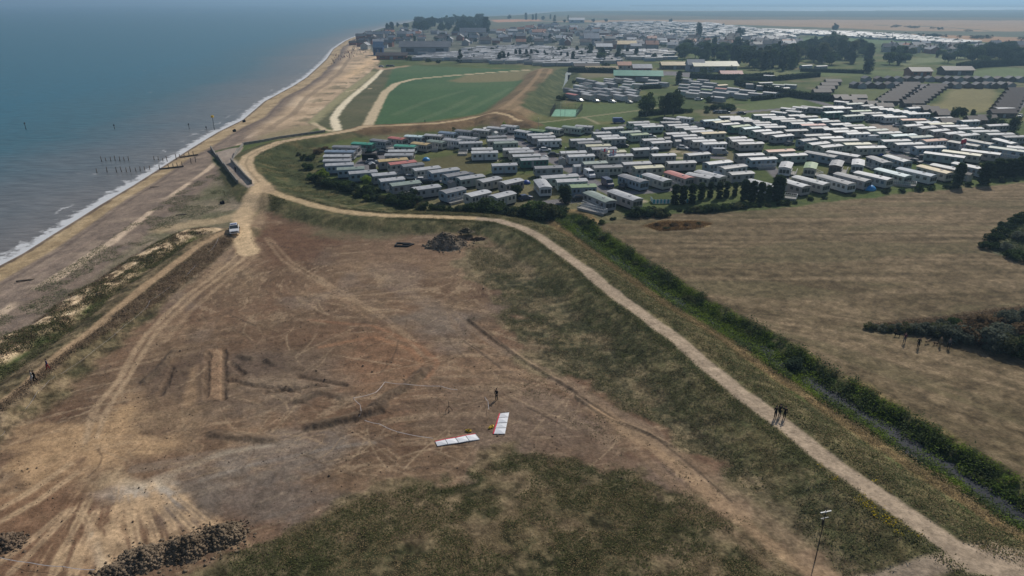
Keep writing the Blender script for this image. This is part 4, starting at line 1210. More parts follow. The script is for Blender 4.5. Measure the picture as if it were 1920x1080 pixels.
def crown_round(seed, n=26, per=130):
    r = np.random.default_rng(seed)

    def f(r):
        d = r.normal(size=3); d /= np.linalg.norm(d)
        q = r.uniform(.25, 1) ** .5
        return np.array([d[0] * .30 * q, d[1] * .30 * q, .53 + d[2] * .33 * q])
    P, T = clumps(r, n, f, per, .14)
    return leaf_mesh('round_crown', P, T, .030, seed)


def crown_poplar(seed, n=64, per=95, w=.085, top=.25):
    r = np.random.default_rng(seed)

    def f(r):
        z = r.uniform(.04, .95)
        ww = w * (1 - max(0, (z - (1 - top)) / top) ** 1.5 * .8) * (.6 + .4 * min(1, z / .2))
        a = r.uniform(0, 6.28)
        return np.array([math.cos(a) * ww * .6, math.sin(a) * ww * .6, z])
    P, T = clumps(r, n, f, per, w * .75)
    P[:, 2] = np.clip(P[:, 2], .03, 1.02)
    return leaf_mesh('poplar_crown', P, T, .024, seed)


def crown_bush(seed, n=14, per=110):
    r = np.random.default_rng(seed)

    def f(r):
        a = r.uniform(0, 6.28); q = r.uniform(0, 1) ** .5
        z = r.uniform(.12, .72) * (1 - .55 * q)
        return np.array([math.cos(a) * .52 * q, math.sin(a) * .52 * q, z + .1])
    P, T = clumps(r, n, f, per, .24)
    P[:, 2] = np.abs(P[:, 2])
    return leaf_mesh('bush_crown', P, T, .055, seed)


def crown_cone(seed, n=30, per=90):
    r = np.random.default_rng(seed)

    def f(r):
        z = r.uniform(.05, .95)
        a = r.uniform(0, 6.28)
        q = .30 * (1 - z) * r.uniform(.5, 1)
        return np.array([math.cos(a) * q, math.sin(a) * q, z])
    P, T = clumps(r, n, f, per, .085)
    P[:, 2] = np.clip(P[:, 2], .02, 1.02)
    return leaf_mesh('conifer_crown', P, T, .024, seed)


def trunk_mesh(h, r0, limbs=3):
    b = MB()
    b.tube((0, 0, -.02), (0, 0, h * .6), r0, r0 * .7, 8)
    b.tube((0, 0, h * .6), (.02, .01, h), r0 * .7, r0 * .35, 8)
    for i in range(limbs):
        a = 2.1 * i + .4
        b.tube((0, 0, h * (.55 + .1 * i)), (math.cos(a) * .14, math.sin(a) * .14, h * (.55 + .1 * i) + .16), r0 * .4, r0 * .15, 6)
    return b.mesh('trunk', True)


TREES = {'round': [crown_round(s) for s in (11, 12, 13, 14)], 'poplar': [crown_poplar(s) for s in (21, 22, 23)], 'column': [crown_poplar(s, 40, 110, .16, .3) for s in (31, 32)],
         'bush': [crown_bush(s) for s in (41, 42, 43, 44)], 'cone': [crown_cone(s) for s in (51, 52)], 'small': [crown_round(s, 12, 60) for s in (61, 62, 63)], 'smallbush': [crown_bush(s, 8, 45) for s in (64, 65)]}
TRK = trunk_mesh(.5, .022)
TRKP = trunk_mesh(.4, .016, 2)
TRKB = trunk_mesh(.3, .03, 3)
WORDS = {'dark': 'dark green', 'mid': 'mid green', 'lime': 'lime green', 'olive': 'olive green', 'blue': 'blackish green', 'rust': 'rusty brown', 'silver': 'silvery green', 'fresh': 'fresh green'}


def tree(kind, x, y, z, h, leaf, wid=1.0, name=None, noun=None, group=None):
    me = random.choice(TREES[kind])
    r = root(name or {'round': 'broadleaf_tree', 'poplar': 'poplar_tree', 'column': 'cypress_tree', 'bush': 'bush', 'cone': 'conifer_tree', 'small': 'broadleaf_tree', 'smallbush': 'bush'}[kind], (x, y, z - .05),
             random.uniform(0, 6.28), (h * wid, h * wid, h))
    ob('crown', me, r, [M['leaf_' + leaf]])
    ob('trunk', {'poplar': TRKP, 'column': TRKP, 'bush': TRKB, 'smallbush': TRKB}.get(kind, TRK), r, [M['bark']])
    noun = noun or {'round': 'rounded broadleaf tree', 'small': 'rounded broadleaf tree', 'poplar': 'slim upright poplar', 'column': 'broad columnar tree', 'bush': 'bush', 'smallbush': 'small bush', 'cone': 'pointed conifer'}[kind]
    pend(r, '%s %s' % (WORDS[leaf], noun), 'bush' if 'bush' in kind else 'tree', group)
    return r


def ptree(kind, px, pyb, pyt, leaf, wid=1.0, **k):
    """tree whose foot and tip show at these photo rows"""
    x, y, z = GP(px, pyb)
    d = (y - 0) * 1.0
    v1 = math.atan((540 - pyt) / 1280) - PITCH
    h = CAM_H + math.tan(v1) * y - z
    return tree(kind, x, y, z, max(.8, h), leaf, wid, **k)


# poplar screen in front of the caravans and the rows further east
for px, b, t in [(1265, 383, 345), (1280, 383, 347), (1297, 382, 344), (1314, 375, 341), (1331, 370, 341), (1348, 372, 340), (1361, 370, 340), (1377, 367, 341), (1394, 376, 336), (1409, 379, 338), (1425, 379, 341),
                 (1440, 377, 346), (1456, 376, 328)]:
    ptree('poplar', px, b, t, 'mid' if px % 3 == 0 else 'dark', 1.75 if px < 1456 else 2.3, group='poplar screen along the meadow edge')
for px, b, t, w in [(1793, 350, 305, 1.9), (1843, 346, 302, 2.4), (1868, 334, 296, 2.6), (1884, 333, 297, 2.2), (1899, 332, 297, 2.3), (1914, 329, 293, 2.8)]:
    ptree('poplar', px, b, t, 'dark', w, group='poplars at the east end of the meadow edge')
# trees in the park
ptree('round', 1212, 219, 166, 'mid', .95, noun='large wide broadleaf tree')
ptree('round', 1246, 220, 168, 'dark', .8, noun='large wide broadleaf tree')
ptree('round', 1262, 217, 160, 'dark', .95, noun='large wide broadleaf tree')
ptree('column', 1272, 158, 133, 'dark', 1.3)
ptree('column', 968, 374, 346, 'dark', 2.0)
ptree('column', 1058, 381, 348, 'dark', 1.9)
for px, b, t, k, l, w in [(1793, 229, 195, 'round', 'dark', 1.1), (1822, 224, 205, 'column', 'dark', 1.2), (1850, 232, 213, 'bush', 'dark', 1.2), (1899, 248, 219, 'column', 'dark', 1.7), (1868, 232, 218, 'bush', 'mid', 1), (1880, 234, 222, 'bush', 'mid', 1),
                          (1748, 222, 206, 'bush', 'dark', 1), (1728, 205, 196, 'small', 'dark', 1.2), (1627, 137, 110, 'column', 'blue', 1.8), (1332, 192, 176, 'bush', 'dark', 1.1), (1337, 205, 193, 'bush', 'dark', 2), (1360, 205, 190, 'bush', 'dark', 2.2),
                          (1325, 212, 202, 'bush', 'mid', 1), (1290, 211, 199, 'bush', 'mid', 1.3), (1052, 187, 174, 'bush', 'dark', 1.4), (1076, 156, 147, 'bush', 'dark', .9), (983, 325, 293 + 18, 'small', 'dark', .9),
                          (945, 236, 223, 'small', 'lime', 1), (850, 248, 235, 'small', 'mid', 1), (942, 307, 295, 'smallbush', 'dark', 1), (1647, 205, 188, 'column', 'dark', 1.1)]:
    ptree(k, px, b, t, l, w, group=None)
# landmark trees further off
for px, b, t, k, l, w in [(1309, 73, 42, 'column', 'blue', 1.0), (1387, 72, 49, 'round', 'blue', 1.0), (1257, 43, 34, 'round', 'blue', 1.2), (1565, 61, 41, 'round', 'blue', .9), (863, 119, 92, 'cone', 'blue', 1.1), (911, 64, 32, 'column', 'blue', 1.2),
                          (735, 56, 41, 'column', 'blue', 1.6), (727, 57, 42, 'round', 'blue', 1), (746, 52, 41, 'round', 'blue', .9), (762, 56, 40, 'round', 'blue', 1.1), (760, 66, 54, 'round', 'blue', 1.2), (829, 74, 58, 'round', 'blue', 1.2),
                          (955, 38, 26, 'round', 'blue', 1.0), (986, 37, 24, 'column', 'blue', 1), (999, 37, 27, 'column', 'blue', 1.2), (1005, 37, 25, 'column', 'blue', 1), (1018, 38, 29, 'round', 'blue', 1.2), (1032, 36, 27, 'column', 'blue', 1), (1040, 45, 28, 'cone', 'blue', 1),
                          (1065, 41, 28, 'cone', 'blue', .8), (1058, 44, 35, 'round', 'blue', 1), (1112, 42, 34, 'round', 'blue', 1.3), (1136, 42, 34, 'round', 'blue', 1.3), (1126, 115, 95, 'round', 'mid', 1.3), (1147, 118, 108, 'column', 'dark', 1.2),
                          (1226, 113, 97, 'round', 'dark', 1.1), (1250, 112, 101, 'round', 'dark', 1.1), (1240, 112, 104, 'bush', 'mid', 1), (1136, 125, 115, 'bush', 'dark', 1.3), (1345, 92, 83, 'small', 'blue', 1.4), (1327, 72, 66, 'small', 'blue', 1),
                          (937, 117, 98, 'column', 'blue', 1), (945, 115, 98, 'column', 'blue', 1), (953, 112, 98, 'column', 'blue', 1), (967, 107, 92, 'column', 'blue', 1), (975, 108, 92, 'column', 'blue', 1), (987, 106, 92, 'column', 'blue', 1.1),
                          (996, 106, 92, 'column', 'blue', 1.1), (1008, 106, 94, 'column', 'blue', 1.1), (1021, 106, 95, 'column', 'blue', 1.1), (1052, 109, 97, 'column', 'blue', 1.1), (1064, 112, 98, 'column', 'blue', 1), (1074, 115, 96, 'column', 'blue', 1),
                          (1091, 108, 96, 'column', 'blue', 1), (1105, 106, 90, 'round', 'blue', 1), (935, 75, 65, 'round', 'blue', 1.2), (968, 75, 64, 'round', 'blue', 1.2), (892, 80, 70, 'round', 'blue', 1.2), (803, 116, 108, 'bush', 'mid', 1.3), (768, 113, 104, 'bush', 'mid', 1.6),
                          (745, 111, 103, 'bush', 'mid', 1.5), (822, 118, 109, 'bush', 'dark', 1.2), (1305, 100, 85, 'round', 'dark', 1.2), (1492, 105, 77, 'round', 'blue', 1.3), (1525, 100, 68, 'round', 'blue', 1.1)]:
    ptree(k, px, b, t, l, w)


FAR_TREES = []


def wood(px, n, hmin, hmax, kinds, leaves, seed, wid=1.0, group=None, stuff=False):
    r = random.Random(seed)
    p = PL(px)
    x0, y0 = p.min(0); x1, y1 = p.max(0)
    got = []
    tries = 0
    while len(got) < n and tries < 6000:
        tries += 1
        x, y = r.uniform(x0, x1), r.uniform(y0, y1)
        if not inside(np.array([x]), np.array([y]), p)[0]:
            continue
        if any(abs(x - a) + abs(y - b) < hmin * .45 for a, b in got):
            continue
        if any(abs(x - c[0]) < 6 and abs(y - c[1]) < 5 for c in CARAVANS):
            continue
        got.append((x, y))
        if stuff:
            FAR_TREES.append((x, y, r.uniform(hmin, hmax), wid * r.uniform(.8, 1.25), r.uniform(0, 6.28), r.randrange(3)))
            continue
        tree(r.choice(kinds), x, y, H(x, y), r.uniform(hmin, hmax), r.choice(leaves), wid * r.uniform(.8, 1.25), group=group)


wood([(1265, 118), (1270, 98), (1330, 92), (1390, 97), (1405, 112), (1390, 120), (1330, 118)], 44, 9, 15, ['round', 'round', 'column'], ['blue', 'dark', 'mid'], 1, 1.15, 'trees of the wood behind the store')
wood([(1398, 130), (1405, 112), (1450, 108), (1495, 118), (1490, 134), (1440, 134)], 36, 8, 16, ['round', 'column', 'poplar'], ['blue', 'dark', 'mid', 'olive'], 2, 1.2, 'trees around the park lawn')
wood([(1490, 118), (1500, 90), (1560, 82), (1620, 100), (1640, 116), (1600, 122), (1540, 124)], 54, 9, 17, ['round', 'round', 'round', 'column'], ['blue', 'dark', 'mid', 'olive'], 3, 1.2, 'trees of the farm wood')
wood([(1620, 112), (1640, 100), (1780, 108), (1790, 118), (1700, 122), (1640, 124)], 16, 6, 12, ['round', 'column'], ['mid', 'olive', 'dark'], 4, 1.1, 'thin trees beyond the chalets')
wood([(1770, 120), (1790, 105), (1860, 100), (1925, 102), (1960, 112), (1925, 120), (1830, 124)], 40, 9, 15, ['round'], ['blue', 'dark', 'mid'], 5, 1.25, 'trees of the pond wood')
wood([(770, 62), (785, 48), (850, 42), (905, 42), (920, 58), (880, 66), (820, 66)], 60, 13, 24, ['round'], ['blue', 'dark'], 6, 1.2, 'trees of the seaside wood')
wood([(1700, 88), (1800, 90), (1925, 84), (1960, 96), (1800, 102), (1700, 98)], 16, 6, 10, ['small'], ['blue', 'dark'], 7, 1.5, 'trees beyond the pond wood')
wood([(700, 100), (720, 70), (900, 66), (1110, 60), (1130, 92), (930, 92), (880, 90)], 40, 5, 9, ['small', 'small', 'column'], ['blue', 'dark'], 8, 1.2, 'garden trees of the town')
wood([(1130, 90), (1160, 74), (1330, 76), (1480, 78), (1490, 92), (1260, 92)], 26, 5, 9, ['small'], ['blue', 'dark'], 9, 1.3, 'garden trees of the inland streets')
wood([(1040, 96), (1160, 92), (1200, 108), (1180, 118), (1150, 112), (1040, 94)], 14, 6, 10, ['small', 'column'], ['blue', 'dark'], 10, 1.2, 'trees among the far caravans')
wood([(1310, 146), (1320, 124), (1380, 128), (1372, 146)], 16, 5, 8, ['small', 'column'], ['dark', 'mid'], 11, 1.2, 'garden trees beside the store')
wood([(1640, 66), (1700, 67), (1925, 74), (1925, 76), (1700, 69), (1640, 68)], 22, 5, 8, ['smallbush'], ['blue'], 12, 1.6, 'hedge bushes between the far fields')
wood([(1640, 50), (1700, 50), (1850, 60), (1845, 62), (1700, 53)], 10, 4, 6, ['smallbush'], ['blue'], 13, 2, 'hedge bushes between the far fields')

wood([(870, 116), (880, 96), (1000, 90), (1130, 98), (1155, 116), (1050, 122)], 40, 4, 7, ['small'], ['blue', 'dark'], 21, 1.3, 'small trees among the far caravans', stuff=True)
wood([(1110, 66), (1130, 46), (1330, 46), (1480, 60), (1440, 70), (1280, 70)], 46, 4, 8, ['small'], ['blue', 'dark'], 22, 1.4, 'small trees among the farthest caravans', stuff=True)
wood([(1460, 64), (1560, 64), (1700, 72), (1840, 82), (1640, 76)], 22, 4, 7, ['small'], ['blue', 'dark'], 23, 1.4, 'small trees along the far field edge', stuff=True)
def far_trees():
    C, T = [], []
    for x, y, h, wd, a, k in FAR_TREES:
        me = TREES['small'][k]
        co = np.empty(len(me.vertices) * 3, np.float32); me.vertices.foreach_get('co', co)
        c = co.reshape(-1, 4, 3).mean(1)
        ca, sa = math.cos(a), math.sin(a)
        C.append(np.stack([x + (c[:, 0] * ca - c[:, 1] * sa) * h * wd, y + (c[:, 0] * sa + c[:, 1] * ca) * h * wd, c[:, 2] * h], 1))
        T.append(np.full(len(c), random.random()))
    me = leaf_mesh('far_trees', np.concatenate(C), np.concatenate(T), .26, 99)
    me.materials.clear(); me.materials.append(M['leaf_blue'])
    o = bpy.data.objects.new('far_trees', me); COL.objects.link(o); o['kind'] = 'stuff'
    tag(o, 'many small dark trees dotted among the massed far caravans', 'trees')


far_trees()
# the shrub belt along the park bank
for px, b, t, l, w in [(607, 340, 312, 'lime', .75), (687, 352, 324, 'lime', .75)]:
    ptree('round', px, b, t, l, w * 1.35, noun='rounded tree')
BELT = [(572, 300, 287), (578, 318, 300), (585, 335, 318), (592, 342, 325), (603, 348, 330), (616, 350, 330), (628, 352, 333), (640, 355, 332), (652, 357, 334), (664, 360, 338), (672, 366, 350), (677, 369, 352), (688, 366, 344), (700, 362, 345),
        (690, 376, 362), (705, 374, 358), (720, 378, 362), (733, 380, 360), (748, 384, 360), (762, 388, 364), (775, 386, 370), (770, 382, 348), (790, 392, 376), (800, 394, 376), (815, 394, 382), (828, 394, 380), (842, 396, 384), (858, 398, 382),
        (872, 398, 378), (885, 400, 376), (900, 402, 372), (912, 403, 366), (925, 402, 368), (940, 403, 372), (955, 404, 380), (968, 404, 384), (982, 405, 384), (994, 406, 376), (1006, 408, 370), (1018, 408, 372), (1030, 408, 374), (1042, 408, 378),
        (1055, 406, 384), (1066, 406, 390), (598, 288, 274), (612, 284, 272), (560, 292, 284), (585, 300, 286), (1180, 407, 394), (1192, 406, 384), (1206, 405, 382), (1220, 404, 381), (1234, 405, 384), (1246, 406, 390), (1150, 412, 404), (1110, 420, 408),
        (1128, 420, 410), (1095, 415, 402), (1305, 398, 384), (1318, 397, 380), (1330, 396, 378), (1344, 395, 378), (1358, 394, 379), (1370, 392, 377), (1384, 391, 375), (1396, 390, 377), (1290, 398, 386), (1275, 396, 388), (1410, 388, 376),
        (1425, 388, 380), (1440, 387, 378), (1462, 385, 374), (1475, 384, 372), (1490, 382, 374), (1520, 375, 366), (1545, 373, 365), (1600, 368, 360), (1660, 362, 352), (1690, 360, 350), (1722, 358, 344), (1745, 356, 346), (1775, 353, 342), (1790, 352, 340),
        (1815, 349, 338), (1850, 345, 336), (1880, 342, 333), (1905, 340, 332)]
for i, (px, b, t) in enumerate(BELT):
    ptree('bush', px, b, t, ['dark', 'dark', 'mid', 'blue', 'olive', 'dark'][i % 6] if i not in (20, 44, 45) else 'rust', 1.15, group='bushes of the shrub belt')
# the bush islands of the meadow and the ditch side shrubs
for i, (px, b, t, l) in enumerate([(1632, 616, 602, 'dark'), (1648, 618, 603, 'blue'), (1664, 619, 604, 'dark'), (1682, 620, 604, 'blue'), (1700, 622, 602, 'dark'), (1718, 624, 604, 'silver'), (1738, 625, 600, 'blue'), (1758, 628, 600, 'dark'), (1778, 634, 602, 'blue'), (1800, 640, 606, 'silver'),
                                   (1822, 640, 600, 'rust'), (1845, 648, 610, 'blue'), (1868, 655, 618, 'silver'), (1892, 660, 622, 'dark'), (1915, 666, 628, 'mid'), (1830, 615, 588, 'rust'), (1860, 610, 582, 'rust'), (1890, 608, 578, 'blue'), (1915, 606, 575, 'blue'),
                                   (1880, 635, 600, 'blue'), (1912, 640, 600, 'rust'), (1790, 612, 592, 'mid'), (1766, 612, 594, 'blue'), (1855, 466, 446, 'dark'), (1862, 452, 432, 'dark'), (1874, 440, 420, 'dark'), (1888, 428, 410, 'blue'),
                                   (1902, 420, 402, 'dark'), (1916, 412, 392, 'dark'), (1900, 484, 462, 'dark'), (1885, 470, 452, 'silver'), (1916, 490, 470, 'mid'), (1912, 450, 430, 'silver'), (1494, 697, 668, 'blue'), (1232, 424, 416, 'rust'), (1262, 424, 414, 'rust'),
                                   (1288, 424, 415, 'rust'), (1310, 422, 415, 'olive'), (1250, 430, 422, 'olive')]):
    if px > 1600 and b > 560:
        l = {'dark': 'olive', 'blue': 'silver'}.get(l, l)
    ptree('bush', px, b, t, l, 1.25, group='bushes of the meadow')
for i, (px, b, t) in enumerate([(1078, 420, 408), (1092, 434, 420), (1106, 446, 432), (1120, 454, 440), (1136, 466, 452), (1152, 478, 464), (1168, 488, 474), (1150, 460, 450), (1186, 500, 486), (1204, 512, 498), (1222, 524, 510), (1240, 536, 522), (1262, 552, 538),
                                (1284, 566, 552), (1306, 580, 566), (1330, 594, 580), (1352, 606, 592), (1374, 618, 604), (1396, 630, 616), (1420, 640, 628), (1440, 652, 640), (1528, 704, 690), (1552, 720, 706), (1580, 736, 722), (1600, 752, 738), (1622, 768, 752),
                                (1648, 782, 766), (1672, 796, 780), (1700, 812, 796), (1726, 830, 814), (1752, 846, 830), (1780, 868, 850), (1806, 884, 868), (1834, 902, 884), (1860, 922, 902), (1890, 940, 920), (1915, 958, 938)]):
    ptree('bush', px + 8, b, t, ['fresh', 'mid', 'fresh', 'olive', 'fresh'][i % 5], 1.3, group='bushes on the ditch bank')


def hedge(px, h, w, leaf='blue', label='', seed=1, z=None):
    p = PL(px)
    r = np.random.default_rng(seed)
    C = []
    bx = MB()
    for (ax, ay), (qx, qy) in zip(p[:-1], p[1:]):
        L = math.hypot(qx - ax, qy - ay)
        n = int(L * (h + w) * 5)
        t = r.uniform(0, 1, n)
        side = r.uniform(-.5, .5, n) * w
        zz = r.uniform(0, 1, n) * h
        k = r.integers(0, 3, n)
        side = np.where(k == 0, -w / 2, np.where(k == 1, w / 2, side))
        zz = np.where(k == 2, h, zz)
        ux, uy = (qx - ax) / L, (qy - ay) / L
        C.append(np.stack([ax + ux * t * L - uy * side, ay + uy * t * L + ux * side, zz + r.normal(0, .18, n)], 1))
        bx.box(((ax + qx) / 2, (ay + qy) / 2, h * .46), (L, w * .8, h * .92), math.atan2(qy - ay, qx - ax))
    C = np.concatenate(C)
    c0 = p.mean(0)
    C[:, :2] -= c0
    rt = root('hedge', (c0[0], c0[1], 0))
    lm = leaf_mesh('hedge_leaves', C, np.clip(fbm(C[:, 0] + 500, C[:, 1] + 500, 4, 2, 5), 0, 1), .38, seed)
    ob('foliage', lm, rt, [M['leaf_' + leaf]])
    bx.V = [(a - c0[0], b - c0[1], c) for a, b, c in bx.V]
    ob('dark_core', bx.mesh('hedge_inner', False, [M['leaf_blue']]), rt)  # solid dark box added inside so the foliage is not see-through
    tag(rt, label, 'hedge')


hedge([(1380, 158), (1400, 164), (1450, 174), (1500, 184), (1556, 190)], 3.2, 3.0, 'blue', 'long dark clipped hedge along the lane south of the hedged compound', 1)
hedge([(1380, 156), (1390, 151), (1440, 152), (1470, 150)], 2.6, 2.5, 'blue', 'dark hedge on the far side of the hedged compound', 2)
hedge([(1460, 151), (1500, 147), (1535, 144)], 3, 3, 'blue', 'short thick hedge between two lawns east of the compound', 3)
hedge([(1294, 146), (1340, 149), (1400, 149), (1447, 145)], 3.2, 3, 'blue', 'broad dark hedge beside the red-roofed bungalow', 4)
hedge([(1410, 189), (1440, 186), (1480, 181)], 2, 1.8, 'blue', 'low hedge behind the caravans at the large lawn', 5)
hedge([(1065, 136), (1100, 136), (1155, 137)], 3.4, 2.5, 'blue', 'tall straight hedge north of the small caravan field', 6)
hedge([(1795, 132), (1840, 126), (1900, 123), (2000, 122)], 5, 4, 'blue', 'high dark hedge above the pale sports green', 7)
hedge([(1500, 134), (1560, 136), (1620, 138)], 2.4, 2.5, 'blue', 'dark hedge under the tall yew', 8)
hedge([(1200, 168), (1225, 166), (1240, 166)], 2.0, 1.6, 'dark', 'short hedge between caravans left of the two big trees', 9)
hedge([(1200, 218), (1240, 214), (1280, 212)], 2.2, 3, 'dark', 'undergrowth hedge at the feet of the two big trees', 10)

# ------------------------------------------------------------------ cars and vans
def car_meshes():
    d = {}
    b = MB()
    b.prism([(-2.1, .32), (-2.08, .75), (-1.95, .92), (-1.55, .96), (.95, .98), (1.95, .86), (2.12, .7), (2.12, .32)], -.86, .86, 'y')
    d['car_body'] = bevel(b.mesh('car_body'), .07, 2, 30)
    b = MB()
    V = [(-1.75, -.78, .95), (1.05, -.78, .95), (1.05, .78, .95), (-1.75, .78, .95), (-1.25, -.62, 1.42), (.3, -.62, 1.42), (.3, .62, 1.42), (-1.25, .62, 1.42)]
    b.add(V, [(3, 2, 1, 0), (4, 5, 6, 7), (0, 1, 5, 4), (1, 2, 6, 5), (2, 3, 7, 6), (3, 0, 4, 7)])
    d['car_glass'] = b.mesh('car_glass')
    b = MB()
    b.box((-.47, 0, 1.445), (1.6, 1.28, .06))
    d['car_roof'] = bevel(b.mesh('car_roof'), .02, 1)
    b = MB()
    b.prism([(-2.6, .4), (-2.6, 2.15), (-2.45, 2.3), (1.3, 2.3), (1.75, 1.5), (2.5, 1.2), (2.6, .9), (2.6, .4)], -.95, .95, 'y')
    d['van_body'] = bevel(b.mesh('van_body'), .08, 2, 30)
    b = MB()
    b.add([(1.36, -.8, 2.22), (1.36, .8, 2.22), (1.76, .85, 1.53), (1.76, -.85, 1.53)], [(0, 1, 2, 3)])
    b.V = [(a + .03, c, e + .02) for a, c, e in b.V]
    for s in (-1, 1):
        b.add([(.3, s * .965, 1.5), (1.6, s * .965, 1.5), (1.2, s * .965, 2.1), (.3, s * .965, 2.1)], [(0, 1, 2, 3)])
    d['van_glass'] = b.mesh('van_glass')
    b = MB()
    b.tube((0, -.11, 0), (0, .11, 0), .33, .33, 14)
    b.tube((0, -.125, 0), (0, .125, 0), .18, .18, 10, 1)
    d['wheel'] = b.mesh('wheel')
    return d


KM = car_meshes()


def vehicle(kind, x, y, z, rz, paint, phrase=None, group='cars parked among the caravans', scl=1.0, label=None):
    r = root('parked_van' if kind == 'van' else 'parked_car', (x, y, z), rz, (scl, scl, scl))
    pm = M['car_' + paint]
    ob('body', KM[kind + '_body'], r, [pm])
    ob('windows', KM[kind + '_glass'], r, [M['glass']])
    if kind == 'car':
        ob('roof', KM['car_roof'], r, [pm])
    wx = 1.32 if kind == 'car' else 1.65
    for sx in (-1, 1):
        for sy in (-1, 1):
            ob('wheel', KM['wheel'], r, [M['rubber'], M['steel']], (sx * wx, sy * (.80 if kind == 'car' else .88), .33))
    if label:
        tag(r, label, kind, group)
    else:
        pend(r, '%s %s' % (paint, 'parked car' if kind == 'car' else 'parked van'), kind, group)
    return r


CARS = [(698, 304, 'car', 'silver', .1), (718, 287, 'car', 'dark grey', .2), (770, 334, 'car', 'silver', -.3), (792, 339, 'car', 'white', .1), (800, 342, 'car', 'black', .2), (853, 349, 'car', 'black', 0), (1022, 282, 'car', 'white', .05),
        (1017, 277, 'car', 'dark grey', .1), (1040, 275, 'van', 'black', 0), (1038, 291, 'car', 'black', .05), (984, 372, 'car', 'dark blue', .5), (1087, 373, 'car', 'black', .1), (1105, 330, 'van', 'white', -1.3), (1139, 347, 'van', 'dark blue', -1.3),
        (1170, 350, 'car', 'black', 1), (1168, 274, 'car', 'black', .2), (1280, 278, 'car', 'white', -.5), (1270, 272, 'car', 'dark grey', -.5), (1220, 257, 'car', 'white', .1), (1335, 283, 'car', 'dark blue', .1), (1350, 288, 'van', 'silver', 0),
        (1160, 229, 'van', 'blue', .1), (1505, 279, 'car', 'black', -.3), (1480, 270, 'car', 'dark grey', .6), (1632, 228, 'car', 'black', .1), (1640, 227, 'car', 'silver', .1), (1650, 225, 'car', 'dark grey', .2), (1684, 236, 'car', 'white', -.4),
        (1638, 263, 'van', 'white', .02), (1730, 296, 'car', 'black', 0), (1752, 301, 'car', 'dark grey', -.1), (1717, 304, 'car', 'black', -1.2), (1900, 210, 'car', 'white', .9), (1915, 184, 'car', 'silver', .8), (1913, 218, 'car', 'silver', .8),
        (1682, 183, 'car', 'white', .7), (1708, 170, 'car', 'dark grey', .7), (1718, 162, 'car', 'dark blue', .7), (1310, 187, 'car', 'white', .1), (1345, 211, 'car', 'dark grey', .1), (1353, 211, 'car', 'silver', .1), (1361, 211, 'car', 'dark grey', .1), (1390, 213, 'car', 'black', .1),
        (1088, 189, 'car', 'white', -.9), (1118, 190, 'car', 'silver', -.9), (1148, 191, 'car', 'white', -.9), (1180, 192, 'car', 'silver', -.9), (1142, 162, 'car', 'white', .3), (1096, 165, 'car', 'white', -.4), (1124, 162, 'car', 'silver', .5), (1195, 170, 'car', 'dark grey', .4), (1462, 176, 'car', 'white', .2),
        (735, 124, 'car', 'black', .1), (728, 124, 'car', 'dark grey', .3), (715, 125, 'car', 'silver', -.2), (1005, 229 + 35, 'car', 'dark grey', -.8)]
for px, py, k, c, a in CARS:
    x, y, z = GP(px, py, .4)
    vehicle(k, x, y, z, a, c)
# black enclosed trailer
x, y, z = GP(694, 300, .5)
t = root('box_trailer', (x, y, z), .05)
b = MB(); b.prism([(-1.1, .5), (1.1, .5), (1.1, 2.5), (-1.1, 2.5)], -2.4, 2.0); b.add([(2.0, -1.1, .5), (2.0, 1.1, .5), (2.0, 1.1, 2.5), (2.0, -1.1, 2.5), (2.9, -.9, .5), (2.9, .9, .5)], [(0, 3, 4), (1, 5, 2), (3, 2, 5, 4), (0, 4, 5, 1)])
ob('body', bevel(b.mesh('trailer_body'), .05), t, [M['black']])
for sx in (-.6, .3):
    for sy in (-1.05, 1.05):
        ob('wheel', KM['wheel'], t, [M['rubber'], M['steel']], (sx, sy, .33))
b = MB(); b.tube((2.8, 0, .5), (4.0, 0, .45), .06); ob('tow_bar', b.mesh('tow_bar'), t, [M['darkmetal']])
tag(t, 'black enclosed box trailer with a sloped nose on the tarmac pad', 'trailer')
# police car on the haul track
x, y, z = GP(440, 435)
pc = vehicle('car', x, y, z, -1.2, 'white', label='white patrol car facing the camera on the pale haul track', group=None, scl=1.15)
pc.name = 'patrol_car'
b = MB(); b.box((-.2, 0, 1.55), (.28, 1.1, .12)); ob('light_bar', b.mesh('light_bar'), pc, [M['car_blue']])
b = MB(); b.box((2.12, 0, .62), (.06, 1.2, .2)); ob('grille', b.mesh('grille'), pc, [M['darkmetal']])
for s in (-1, 1):
    b = MB(); b.box((2.06, s * .68, .76), (.12, .3, .14)); ob('headlight', bevel(b.mesh('headlight'), .02), pc, [M['frame']])
    b = MB(); b.box((.75, s * .98, 1.05), (.18, .22, .14)); ob('mirror', bevel(b.mesh('mirror'), .02), pc, [M['darkmetal']])

# ------------------------------------------------------------------ chalets, town houses and larger buildings
def house_meshes():
    d = {}
    b = MB(); b.box((0, 0, 1.3), (9, 6, 2.6)); b.add([(-4.5, -3, 2.6), (-4.5, 3, 2.6), (-4.5, 0, 4.1), (4.5, -3, 2.6), (4.5, 3, 2.6), (4.5, 0, 4.1)], [(0, 1, 2), (3, 5, 4)])
    d['wall'] = b.mesh('house_walls')
    b = MB(); b.prism([(-3.4, 2.42), (0, 4.22), (3.4, 2.42), (3.4, 2.56), (0, 4.38), (-3.4, 2.56)], -4.9, 4.9); d['roof'] = b.mesh('house_roof')
    b = MB(); b.box((2.5, .5, 4.3), (.7, .6, 1.3)); d['chimney'] = b.mesh('house_chimney')
    b = MB(); b.box((0, 0, 0), (1.5, .06, 1.1)); d['window'] = b.mesh('house_window')
    b = MB(); b.box((0, 0, 0), (1, .06, 2)); d['door'] = b.mesh('house_door')
    return d


HM = house_meshes()


